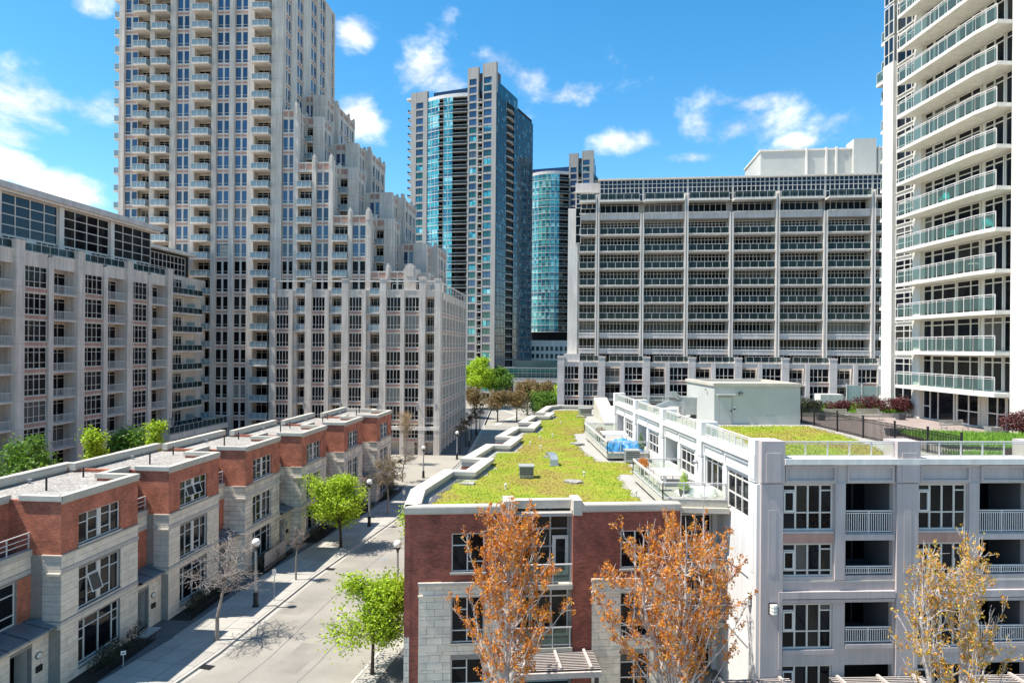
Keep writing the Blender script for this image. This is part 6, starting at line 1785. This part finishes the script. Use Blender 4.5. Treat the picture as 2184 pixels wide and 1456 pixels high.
def planter(x, y, label, mat='planter', r=.38, h=.5):
    t = thing('planter', label, 'planter', (x, y, 13.53))
    m = MB(); P = [(-r * .8, -r * .8), (r * .8, -r * .8), (r * .8, r * .8), (-r * .8, r * .8)]
    i = len(m.v)
    for (s, z) in ((.72, 0), (1, h), (.88, h), (.85, h - .08)):
        for p in P: m.v.append((p[0] * s, p[1] * s, z))
    for a in range(3):
        for j in range(4):
            m.f.append((a * 4 + j, a * 4 + (j + 1) % 4, a * 4 + 4 + (j + 1) % 4, a * 4 + 4 + j)); m.m.append(m.mi(mat))
    m.face([m.v[12], m.v[13], m.v[14], m.v[15]], 'soil')
    sub('tub', m, t, 0, 0, 0)
planter(26.1, 57.6, 'dark square planter left of the two deck benches')
planter(33.4, 58.6, 'dark square planter with pale rim right of the two deck benches', 'planter', .45, .55)
planter(26.5, 47.6, 'dark square planter tub behind the black picket fence', 'planter', .42, .5)
planter(27.0, 47.9, 'second dark planter tub touching the first behind the black fence', 'planter', .36, .45)
planter(35.0, 49.6, 'pale stone planter right of the single bench', 'planter_pale', .55, .45)
def shrub(x, y, z, rx, h, label, mat, seed, n=2600, group=None, size=.07):
    t = thing('shrub', label, 'shrub', (x, y, z), group=group)
    rs = random.Random(seed)
    P = [(rs.uniform(-rx, rx) * .62, rs.uniform(-rx, rx) * .35, h * rs.uniform(.35, .62)) for _ in range(9)]
    sub('foliage', leaf_cloud(P, [h * rs.uniform(.36, .5) for _ in P], n, size, mat, seed, flat=.9), t, 0, 0, 0)
    m = MB()
    for _ in range(7):
        a = rs.uniform(0, 6.28); m.tube((0, 0, 0), (math.cos(a) * rx * .5, math.sin(a) * rx * .3, h * .6), .03, .012, 5, 'bark_dark')
    sub('stems', m, t, 0, 0, 0)
shrub(29.6, 62.0, 13.85, 1.7, 1.1, 'low dark red shrub farthest left behind the benches', 'leaf_darkred', 21)
shrub(32.0, 61.6, 13.85, 1.4, 1.6, 'rounded dark red shrub in the middle behind the benches', 'leaf_darkred', 22)
shrub(34.8, 61.2, 13.85, 2.1, 1.6, 'widest dark red shrub against the tower pier', 'leaf_darkred', 23, n=4200)
shrub(26.6, 61.0, 13.85, 1.1, 1.3, 'loose dark green shrub right beside the hut', 'leaf_dark', 24)
shrub(28.6, 37.6, 13.5, 1.4, .7, 'dark red shrub behind the deck front railing, left one', 'leaf_darkred', 25)
shrub(31.6, 38.0, 13.5, 1.3, .9, 'dark red shrub behind the deck front railing at the right edge', 'leaf_darkred', 26)
shrub(35.5, 47.3, 13.6, 1.0, 1.8, 'tall reddish shrub at right edge beside the tower end pier', 'leaf_darkred', 27)
# frosted screen by the tower
gs = thing('glass_screen', 'row of frosted glass privacy screens left of the tower pier', 'screen', (37.5, 70.5, 13.5))
for k in range(4):
    f = Fr(34.6, 70.6, -6)
    onf('panel', boxmesh(1.35, .03, 2.2, 'frost_glass'), gs, f, k * 1.5 + .1, 0, 13.6)
    onf('post', boxmesh(.09, .09, 2.5, 'metal_white'), gs, f, k * 1.5, -.03, 13.5)
b = MB(); b.box(0, 0, 0, 2.3, 1.4, 1.5, 'white_concrete'); o = put('service_box', b, None, 31.0, 68.5, 13.5); tag(o, 'white service box behind the dark red shrubs', 'service box')

# ------------------------------------------------------------------ street lamps
def lamp(x, y, z, label, h=4.7):
    t = thing('street_lamp', label, 'street lamp', (x, y, z), group='globe street lamps')
    m = MB(); m.lathe([(0, 0), (.24, 0), (.24, .12), (.19, .16), (.17, .85), (.2, .9), (.13, 1.05), (.11, 1.1)], 12, 'black_metal'); sub('base', m, t, 0, 0, 0)
    m = MB(); m.tube((0, 0, 1.0), (0, 0, h - .75), .10, .075, 10, 'lamp_pole'); sub('pole', m, t, 0, 0, 0)
    m = MB(); m.lathe([(.07, 0), (.09, .05), (.08, .12), (.2, .3), (.24, .36), (.22, .4)], 12, 'black_metal'); sub('bracket', m, t, 0, 0, h - .8)
    m = MB(); m.lathe([(.02, -.3), (.18, -.26), (.28, -.12), (.31, 0), (.28, .14), (.18, .26), (.02, .31)], 16, 'lamp_globe'); sub('globe', m.mesh('globe', smooth=True), t, 0, 0, h - .18)
lamp(-18.85, 50.6, .13, 'nearest globe street lamp, beside the leafless tree on the shaded pavement', 4.95)
lamp(-15.2, 73.4, .13, 'globe street lamp right of the lime green street tree by the left kerb', 4.95)
lamp(-12.9, 100.5, .16, 'globe street lamp on the sunny plaza with a bare sapling beside it', 4.6)
lamp(-9.3, 117.2, .16, 'globe street lamp at the corner of the barred podium block', 4.75)
lamp(-8.35, 50.6, .13, 'globe street lamp by the brick block corner at the right kerb', 4.9)
lamp(-8.2, 133, .13, 'globe street lamp first in the shade along the podium side', 4.6)
lamp(-7.6, 150, .13, 'globe street lamp at the far end of the shade beside the podium', 4.8)
lamp(-4.4, 205, .02, 'slim globe lamp far off in the park beside the link bridge', 5.2)

# ------------------------------------------------------------------ pergolas at the foot of the blocks
def pergola(fr, w, d, z, label, n=12):
    t = thing('pergola', label, 'pergola', (*fr.pt(w / 2, d / 2), 0))
    for k in range(n): onf('slat', boxmesh(w, .055, .11, 'timber_pale' if 0 else 'timber_dark'), t, fr, 0, d * k / (n - 1), z + .14)
    for k in range(n): onf('slat_cap', boxmesh(w, .06, .02, 'timber_pale'), t, fr, 0, d * k / (n - 1), z + .25)
    for q in ([.35, w * .5, w - .6] if w > 3.3 else [.35, w - .6]):
        onf('beam', boxmesh(.14, d + .1, .14, 'timber_pale'), t, fr, q, -.05, z + .27)
    onf('front_beam', boxmesh(w, .14, .3, 'timber_pale'), t, fr, 0, -.2, z - .12)
    for q in (.15, w - .35): onf('post', boxmesh(.2, .2, z - .12, 'timber_dark'), t, fr, q, -.2, 0)
pergola(fB.at(6.1, -2.25), 4.5, 2.1, 2.1, 'slatted timber pergola over the entrance of the brick block')
pergola(fN.at(-2.6, -2.3), 4.1, 2.0, 2.3, 'slatted pergola roof at the corner of the stucco block')
pergola(fN.at(3.6, -2.3), 5.0, 2.0, 2.3, 'slatted pergola below the balconies of the stucco block')
pergola(fN.at(10.6, -2.3), 5.2, 2.0, 2.3, 'slatted pergola behind the sparse yellow tree at lower right')

# ------------------------------------------------------------------ front gardens of the townhouses
for k in range(0, 7):
    root, fr, du = HOUSES[k]
    m = MB(); m.box(.1, -1.55, .0, 6.5, -.02, .14, 'soil', fr=fr); o = put('planting_bed', m); tag(o, ['dark planting bed at the foot of the nearest townhouse', 'dark planting bed under the second townhouse windows', 'dark planting bed below the house with tilted sashes', 'planting bed inside the pale picket fence', 'planting bed behind the lime green street tree', 'planting bed two houses from the far end of the row', 'planting bed of the farthest townhouse'][k], 'planting bed')
    m = MB()
    for q in np.arange(.1, 6.5, .14): m.box(q, -1.62, .1, q + .025, -1.6, .62, 'black_metal', fr=fr)
    m.box(.1, -1.63, .58, 6.5, -1.59, .62, 'black_metal', fr=fr)
    o = put('garden_railing', m); tag(o, ['low black railing at lower left edge of the pavement', 'low black railing along the bed of the second townhouse', 'low black railing behind the leafless street tree', 'low black railing by the nearer lamp', 'low black railing behind the lime tree', 'low black railing past the lime tree', 'low black railing of the farthest townhouse'][k], 'railing')
SL_ = ['leafless brown shrub at lower left edge beside the entrance', 'bushy dark shrub under the second townhouse windows', 'dark shrub behind the leafless street tree', 'thin shrub by the picket fence', 'dark shrub behind the lime tree trunk', 'dark shrub beyond the lime tree', 'leafy dark hedge in front of the farthest townhouse']
for k in range(0, 7):
    root, fr, du = HOUSES[k]
    x, y = fr.pt(3.3, -.85)
    shrub(x, y, .12, 0, 1, SL_[k], 'leaf_dark', 40 + k, n=2, size=.05) if 0 else None
    t = thing('shrub', SL_[k], 'shrub', (x, y, .12), R(HA))
    rs = random.Random(60 + k); P = [(rs.uniform(-2.5, 2.6), rs.uniform(-.3, .35), rs.uniform(.3, 1.0)) for _ in range(12)]
    sub('foliage', leaf_cloud(P, [rs.uniform(.3, .6) for _ in P], 2600, .055, 'leaf_dark', 60 + k), t, 0, 0, 0)
    m = MB()
    for p in P:
        m.tube((p[0] * .9, p[1], 0), p, .03, .01, 4, 'bark_dark')
        for _ in range(3): m.tube(p, (p[0] + rs.uniform(-.5, .5), p[1] + rs.uniform(-.3, .3), p[2] + rs.uniform(.3, .7)), .014, .005, 3, 'bark_bare')
    sub('stems', m, t, 0, 0, 0)
root, fr, du = HOUSES[3]
t = thing('picket_fence', 'pale wooden picket fence under a townhouse window behind the nearer lamp', 'fence', (*fr.pt(3, -1.3), 0))
for k in range(22): onf('picket', boxmesh(.12, .03, 1.55, 'timber_pale'), t, fr, .9 + k * .2, -1.35, .12)
for z in (.5, 1.3): onf('rail', boxmesh(4.5, .04, .08, 'timber_pale'), t, fr, .9, -1.32, z)
m = MB(); m.box(-.14, 0, .75, .14, .02, 1.0, 'lamp_globe'); m.box(-.015, .0, 0, .015, .02, .75, 'metal_white'); m.box(-.07, -.005, .84, .07, 0, .9, 'black_metal')
o = put('garden_sign', m, None, -23.2, 41.0, .1, 20); tag(o, 'tiny white sign on a stake in the dark bed at lower left', 'sign')

# ------------------------------------------------------------------ covers and drains
def cover(x, y, w, d, rz, z, label, mat='metal_grey'):
    m = MB(); m.box(-w / 2, -d / 2, 0, w / 2, d / 2, .012, mat)
    for q in range(1, 5): m.box(-w / 2 + .04, -d / 2 + d * q / 5 - .012, .012, w / 2 - .04, -d / 2 + d * q / 5 + .012, .02, 'black_metal')
    o = put('utility_cover', m, None, x, y, z, rz); tag(o, label, 'utility cover')
cover(-20.4, 47.6, 1.0, .8, 76, .13, 'square utility cover on the pavement between bare tree and lamp')
cover(-19.9, 52.8, .7, .7, 76, .13, 'small square utility cover just past the nearest lamp')
cover(-17.1, 64.2, .9, .7, 76, .13, 'square utility cover before the lime green street tree')
cover(-18.3, 41.3, .55, .75, 76, .016, 'iron storm drain at the left kerb in the foreground', 'black_metal')
cover(-15.7, 59.6, .55, .75, 80, .016, 'iron storm drain at the left kerb near the sapling', 'black_metal')
cover(-7.1, 52.0, .55, .75, 78, .016, 'iron storm drain at the right kerb', 'black_metal')
for x, y, lab in ((-17.9, 51.8, 'grey parking sign post left kerb by the lamp'), (-12.6, 80.5, 'grey parking sign post left kerb farther off')):
    t = thing('sign_post', lab, 'sign', (x, y, .12)); m = MB(); m.tube((0, 0, 0), (0, 0, 2.5), .03, .03, 6, 'metal_grey'); sub('post', m, t, 0, 0, 0)
    m = MB(); m.box(-.15, -.03, 1.95, .15, 0, 2.4, 'metal_white'); sub('sign_plate', m, t, 0, -.03, 0)

# ------------------------------------------------------------------ trees
def tree(name_, label, loc, h, spread, seed, leaf=None, nleaf=6000, lsize=.09, bark='bark_dark', style='round', r0=.14, clear=.3, stems=1, group=None, dens=1.0, leafsig=.22, cat='tree'):
    rs = np.random.RandomState(seed); root = thing(name_, label, cat, loc, group=group)
    segs = []; tips = []
    def grow(p, d, L_, r, lv, mx):
        n = 4 if lv < 2 else 3
        q = np.array(p, float); dd = np.array(d, float)
        for i in range(n):
            dd = dd + rs.normal(size=3) * {0: .05, 1: .13, 2: .2}.get(lv, .28) + np.array([0, 0, {'up': .16, 'round': .04, 'bare': .02}[style]])
            dd /= np.linalg.norm(dd)
            nq = q + dd * L_ / n
            ra, rb = r * (1 - .7 * i / n), r * (1 - .7 * (i + 1) / n)
            segs.append((q.copy(), nq.copy(), ra, rb, lv))
            if lv >= mx - 1: tips.append((nq.copy(), lv, i))
            if lv < mx and (i > 0 or lv > 0):
                kids = {0: {'up': 5, 'round': 5, 'bare': 4}[style], 1: 3 if style != 'bare' else 2, 2: 2}.get(lv, 2)
                for c in range(int(kids * dens + rs.rand() * .8)):
                    a = rs.uniform(0, 2 * math.pi)
                    u = np.cross(dd, [0.13, .2, .97]); nu = np.linalg.norm(u); u = u / nu if nu > 1e-3 else np.array([1., 0, 0]); w = np.cross(dd, u)
                    side = u * math.cos(a) + w * math.sin(a)
                    ang = {'up': rs.uniform(.35, .75), 'round': rs.uniform(.7, 1.25), 'bare': rs.uniform(.75, 1.3)}[style]
                    nd = dd * math.cos(ang) + side * math.sin(ang)
                    fr_ = (1 - .55 * (i / n)) if lv == 0 else (.9 - .2 * i / n)
                    grow(q + (nq - q) * rs.rand(), nd, L_ * {0: spread / h * 1.05, 1: .62, 2: .6, 3: .6}.get(lv, .6) * fr_ * rs.uniform(.75, 1.2), rb * .55, lv + 1, mx)
            q = nq
    segs.append((np.array([0, 0, -.05]), np.array([0, 0, h * clear]), r0 * 1.25, r0, 0))
    mx = 3
    for s in range(stems):
        if stems > 1:
            a = s * 6.28 / stems + .4; d0 = np.array([math.cos(a) * .33, math.sin(a) * .33, 1])
        else: d0 = np.array([rs.uniform(-.05, .05), rs.uniform(-.05, .05), 1])
        grow([0, 0, h * clear], d0 / np.linalg.norm(d0), h * (1 - clear) * rs.uniform(.86, 1.0), r0 * (.95 if stems == 1 else .7), 0, mx)
    # shape the crown to the wanted height and spread
    P = np.array([s[1] for s in segs]); top = P[:, 2].max(); wr = np.percentile(np.abs(P[:, :2]), 99)
    sz = (h - h * clear) / (top - h * clear); sr = min(1.6, max(.55, spread / wr))
    def fix(p):
        p = p.copy()
        if p[2] > h * clear: p[2] = h * clear + (p[2] - h * clear) * sz
        k = min(1, max(0, p[2] - h * clear * .8) / (h * .15)); f_ = 1 + (sr - 1) * k
        p[0] *= f_; p[1] *= f_; return p
    mt = MB(); mb_ = MB()
    for a, b_, ra, rb, lv in segs:
        (mt if lv == 0 else mb_).tube(fix(a), fix(b_), max(ra, .012 if lv < 3 else .009) * (1.5 if style == 'bare' and lv else 1), max(rb, .008) * (1.5 if style == 'bare' and lv else 1), 7 if lv == 0 else (5 if lv == 1 else 3), bark, caps=False)
    o = put('trunk', mt, root, *loc); o['kind'] = 'thing'
    o = put('branches', mb_, root, *loc)
    if leaf:
        T = np.array([fix(t[0]) for t in tips]); rs.shuffle(T)
        idx = rs.randint(0, len(T), nleaf)
        q = T[idx] + rs.normal(size=(nleaf, 3)) * leafsig
        a = rs.normal(size=(nleaf, 3)); a[:, 2] *= .6; a /= np.linalg.norm(a, axis=1)[:, None]
        c = np.cross(a, rs.normal(size=(nleaf, 3))); c /= np.linalg.norm(c, axis=1)[:, None]
        s = lsize * rs.uniform(.55, 1.3, (nleaf, 1))
        V = np.stack([q - a * s, q - c * s * .55, q + a * s, q + c * s * .55], 1).reshape(-1, 3)
        me = bpy.data.meshes.new('foliage'); me.from_pydata(V.tolist(), [], np.arange(nleaf * 4).reshape(-1, 4).tolist()); me.materials.append(MATS[leaf])
        o = put('foliage', me, root, *loc)
    return root
def flame_tree(label, loc, h, R_, seed, leaf, prof, nb=46, tufts=5, lsize=.07, lpt=9, bark='bark_pale', r0=.17, stems=1, zlow=.08, bare_below=.0, leafp=1.0):
    """maple with ascending branches; prof(t) gives the crown's half width at height fraction t"""
    rs = np.random.RandomState(seed); root = thing('maple_tree', label, 'tree', loc)
    mt = MB(); mbr = MB(); L_ = []
    axes = []
    for s in range(stems):
        a = s * 2.4 + rs.rand(); off = (0 if stems == 1 else .42 * R_)
        pts = [np.array([0, 0, -.05])]
        n = 9
        for i in range(1, n + 1):
            t = i / n; hh = h * (1.0 if s == 0 else rs.uniform(.84, .95)) * t
            o = off * min(1, t * 1.6) ** 1.2
            pts.append(np.array([math.cos(a) * o + rs.normal() * .05, math.sin(a) * o * .7 + rs.normal() * .05, hh]))
        for i in range(n):
            mt.tube(pts[i], pts[i + 1], r0 * (1 - i / n) ** .8 + .012, r0 * (1 - (i + 1) / n) ** .8 + .01, 7, bark, caps=False)
        axes.append(pts)
    def axis(k, z):
        P = axes[k]; t = z / max(P[-1][2], .1) * (len(P) - 1); i = int(min(max(t, 0), len(P) - 1.001)); f_ = t - i
        return P[i] * (1 - f_) + P[i + 1] * f_
    for b_ in range(nb):
        k = rs.randint(stems); top = axes[k][-1][2]
        u = (b_ + rs.rand()) / nb
        z0 = top * (zlow + (.86 - zlow) * u ** .9); az = b_ * 2.399 + rs.uniform(-.4, .4)
        z1 = min(top * .985, z0 + (top - z0) * rs.uniform(.28, .62) + .35)
        rad = R_ * prof(z1 / h) * rs.uniform(.5, 1.12) * (1 + .22 * math.sin(az * 2 + seed))
        p0 = axis(k, z0); c = axis(k, z1) * (0 if stems == 1 else .25)
        d = np.array([math.cos(az), math.sin(az), 0]); p3 = np.array([c[0] + d[0] * rad, c[1] + d[1] * rad, z1])
        mid = p0 * .55 + p3 * .45 + d * rad * .12 - np.array([0, 0, (z1 - z0) * .12])
        path_ = [p0 * (1 - t) ** 2 + mid * 2 * t * (1 - t) + p3 * t * t + rs.normal(size=3) * .04 for t in np.linspace(0, 1, 8)]
        path_[0] = p0
        r1 = max(.02, r0 * .42 * (1 - .55 * u))
        for i in range(7): mbr.tube(path_[i], path_[i + 1], r1 * (1 - i / 7.6), r1 * (1 - (i + 1) / 7.6), 4, bark, caps=False)
        ln = np.linalg.norm(p3 - p0)
        for q in range(int(8 + ln * 3.2)):
            t = rs.uniform(.18, 1.0); i = int(min(6, t * 7)); b0 = path_[i] + (path_[i + 1] - path_[i]) * (t * 7 - i if t < 1 else 1)
            dd = (path_[i + 1] - path_[i]); dd /= np.linalg.norm(dd); dd = dd + rs.normal(size=3) * .42 + np.array([0, 0, .35]); dd /= np.linalg.norm(dd)
            l = rs.uniform(.35, .95) * (1.1 - .4 * t); e1 = b0 + dd * l * .55 + rs.normal(size=3) * .03; e2 = e1 + (dd + rs.normal(size=3) * .25 + np.array([0, 0, .25])) * l * .5
            mbr.tube(b0, e1, .014, .010, 3, bark, caps=False); mbr.tube(e1, e2, .010, .006, 3, bark, caps=False)
            if rs.rand() < leafp * (1 if e2[2] / h > bare_below else .25):
                for w in range(tufts):
                    f_ = rs.uniform(.35, 1.08); L_.append((b0 + (e2 - b0) * f_ + rs.normal(size=3) * .035))
    T = np.array(L_); m = len(T) * lpt
    q = np.repeat(T, lpt, axis=0) + rs.normal(size=(m, 3)) * np.array([.055, .055, .075])
    a = rs.normal(size=(m, 3)); a[:, 2] = -np.abs(a[:, 2]) * 1.2; a /= np.linalg.norm(a, axis=1)[:, None]
    c = np.cross(a, rs.normal(size=(m, 3))); c /= np.linalg.norm(c, axis=1)[:, None]
    s_ = lsize * rs.uniform(.5, 1.25, (m, 1))
    V = np.stack([q - a * s_, q - c * s_ * .5, q + a * s_, q + c * s_ * .5], 1).reshape(-1, 3)
    me = bpy.data.meshes.new('foliage'); me.from_pydata(V.tolist(), [], np.arange(m * 4).reshape(-1, 4).tolist()); me.materials.append(MATS[leaf])
    put('trunk', mt, root, *loc); put('branches', mbr, root, *loc); put('foliage', me, root, *loc)
    return root
flame_tree('orange budding maple in front of the brick wall, the left one', (-.1, 33.2, 0), 12.4, 4.3, 104, 'leaf_orange', lambda t: max(.12, 1.0 - abs(t - .42) * 1.5 if t > .42 else .75 + t * .6), nb=58, tufts=3, lpt=6, zlow=.08, leafp=.8, bare_below=.3, lsize=.078)
flame_tree('wider orange budding maple at the brick and stucco corner', (7.9, 33.0, 0), 12.3, 3.6, 107, 'leaf_orange', lambda t: (.55 + .6 * t) if t < .7 else max(.3, 1.0 - (t - .7) * 1.7), nb=84, tufts=3, lpt=5, stems=4, r0=.16, zlow=.08, leafp=.8, bare_below=.36, lsize=.078)
flame_tree('sparse yellow leaved tree with pale branches at lower right', (19.7, 30.2, 0), 11.9, 3.3, 113, 'leaf_yellow', lambda t: .9 if t < .55 else max(.15, .9 - (t - .55) * 1.6), nb=52, tufts=3, lpt=4, stems=2, r0=.15, zlow=.1, leafp=.62, bare_below=.4, lsize=.08)
tree('street_tree', 'lime green tree in the middle of the left pavement', (-16.3, 65.6, .12), 6.9, 2.9, 121, 'leaf_lime', 12000, .12, 'bark_dark', 'round', .13, .12, leafsig=.28)
tree('street_tree', 'lime green tree at the right kerb beside the brick block corner', (-8.1, 40.3, .12), 5.9, 2.6, 127, 'leaf_lime', 14000, .10, 'bark_dark', 'round', .12, .05, leafsig=.25)
tree('street_tree', 'lime green foliage half hidden behind the brick block corner', (-7.4, 56.0, .12), 6.8, 2.2, 129, 'leaf_lime', 8000, .11, 'bark_dark', 'round', .12, .25, leafsig=.25)
tree('bare_tree', 'leafless tree with wide pale branches on the left pavement', (-19.2, 44.8, .12), 7.0, 3.0, 131, None, 0, .1, 'bark_bare', 'bare', .12, .22)
tree('bare_tree', 'small leafless sapling between the two street lamps on the left pavement', (-17.7, 56.4, .12), 4.4, 1.2, 137, None, 0, .1, 'bark_bare', 'up', .07, .4)
tree('street_tree', 'thin tree with tan buds near the far end of the townhouse row', (-14.1, 78.5, .12), 7.2, 2.5, 139, 'leaf_brown', 2600, .08, 'bark_bare', 'bare', .1, .25, leafsig=.16)
tree('bare_tree', 'spindly bare sapling on the sunny plaza left of the lamp', (-15.5, 97.5, .16), 5.2, 2.3, 141, 'leaf_brown', 350, .07, 'bark_bare', 'bare', .09, .3)
tree('bare_tree', 'bare budding tree standing before the podium entrance', (-17.4, 112, .16), 9.0, 3.0, 143, 'leaf_yellow', 900, .08, 'bark_bare', 'up', .12, .25)
tree('bare_tree', 'budding tree behind the end wall of the townhouse row', (-21.5, 108, .16), 7.5, 2.4, 144, 'leaf_yellow', 900, .08, 'bark_bare', 'up', .12, .25)
LB = ['first bare tree in the shade beside the podium', 'second bare tree with reddish twigs in the podium shade', 'third bare tree in the podium shade', 'fourth bare tree at the end of the podium shade', 'fifth bare tree, farthest along the podium side']
for k in range(5):
    tree('bare_tree', LB[k], (-9.3 + k * .5, 124 + k * 8.5, .12), 6.5, 1.7, 150 + k, 'leaf_brown' if k != 1 else 'leaf_darkred', 400, .09, 'bark_dark', 'bare', .09, .35)
for (x, y, h, s, mt, lab, sd, n) in [(-72, 84, 11, 4, 'leaf_green', 0, 0, 0)][:0]: pass
tree('garden_tree', 'dark green tree behind the townhouse roof at left edge', (-42.5, 59.5, 0), 11.2, 3.2, 161, 'leaf_green', 8000, .16, 'bark_dark', 'round', .16, .3, leafsig=.35)
tree('garden_tree', 'bright green young tree behind the townhouse roof', (-39.2, 64.5, 0), 11.5, 2.0, 163, 'leaf_lime', 4000, .13, 'bark_dark', 'up', .12, .35, leafsig=.25)
tree('garden_tree', 'dark green tree next to the bright young one behind the roof', (-43.5, 76, 0), 9.9, 2.4, 165, 'leaf_green', 6000, .16, 'bark_dark', 'round', .15, .3, leafsig=.35)
tree('garden_tree', 'pale yellow green tree behind the middle of the townhouse roof', (-37.5, 71.5, 0), 11.4, 2.1, 167, 'leaf_lime', 5000, .13, 'bark_bare', 'up', .12, .35, leafsig=.25)
# park trees beyond the crossing
PT = [('park_tree', 'tall yellow green tree beside the podium corner far down the street', (-11.0, 214, 0), 16.5, 5.4, 'leaf_lime', 9000, .34),
      ('park_tree', 'light green spreading tree before the glass tower foot', (-4.4, 222, 0), 12.5, 6.5, 'leaf_green', 8000, .34),
      ('park_tree', 'small brown crowned tree by the podium edge in the park', (-10.0, 186, 0), 8.2, 3.4, 'leaf_brown', 5000, .2),
      ('park_tree', 'brown crowned tree at the left of the round park grove', (-3.6, 178, 0), 8.0, 3.3, 'leaf_brown', 5500, .19),
      ('park_tree', 'brown crowned tree at the right of the round park grove', (1.4, 180, 0), 8.0, 3.3, 'leaf_brown', 5500, .19),
      ('park_tree', 'wide tan tree in front of the link bridge pillars', (4.5, 196, 0), 9.8, 4.6, 'leaf_brown', 6500, .24),
      ('park_tree', 'second tan tree beside the bright narrow one near the link bridge', (9.3, 192, 0), 10.2, 4.2, 'leaf_brown', 6000, .24),
      ('park_tree', 'narrow bright yellow green tree against the slab podium edge', (11.5, 168, 0), 11.0, 2.4, 'leaf_lime', 6500, .19),
      ('park_tree', 'dark green evergreen mass behind the far corner of the sedum roof', (7.0, 152, 0), 9.6, 4.2, 'leaf_green', 8000, .22)]
for i, (nm, lab, loc, h, s, lf, n, sz) in enumerate(PT):
    tree(nm, lab, loc, h, s, 201 + i * 7, lf, n, sz, 'bark_dark', 'round', .16, .3, leafsig=.5)
# building across the street behind the viewpoint, seen only in window reflections
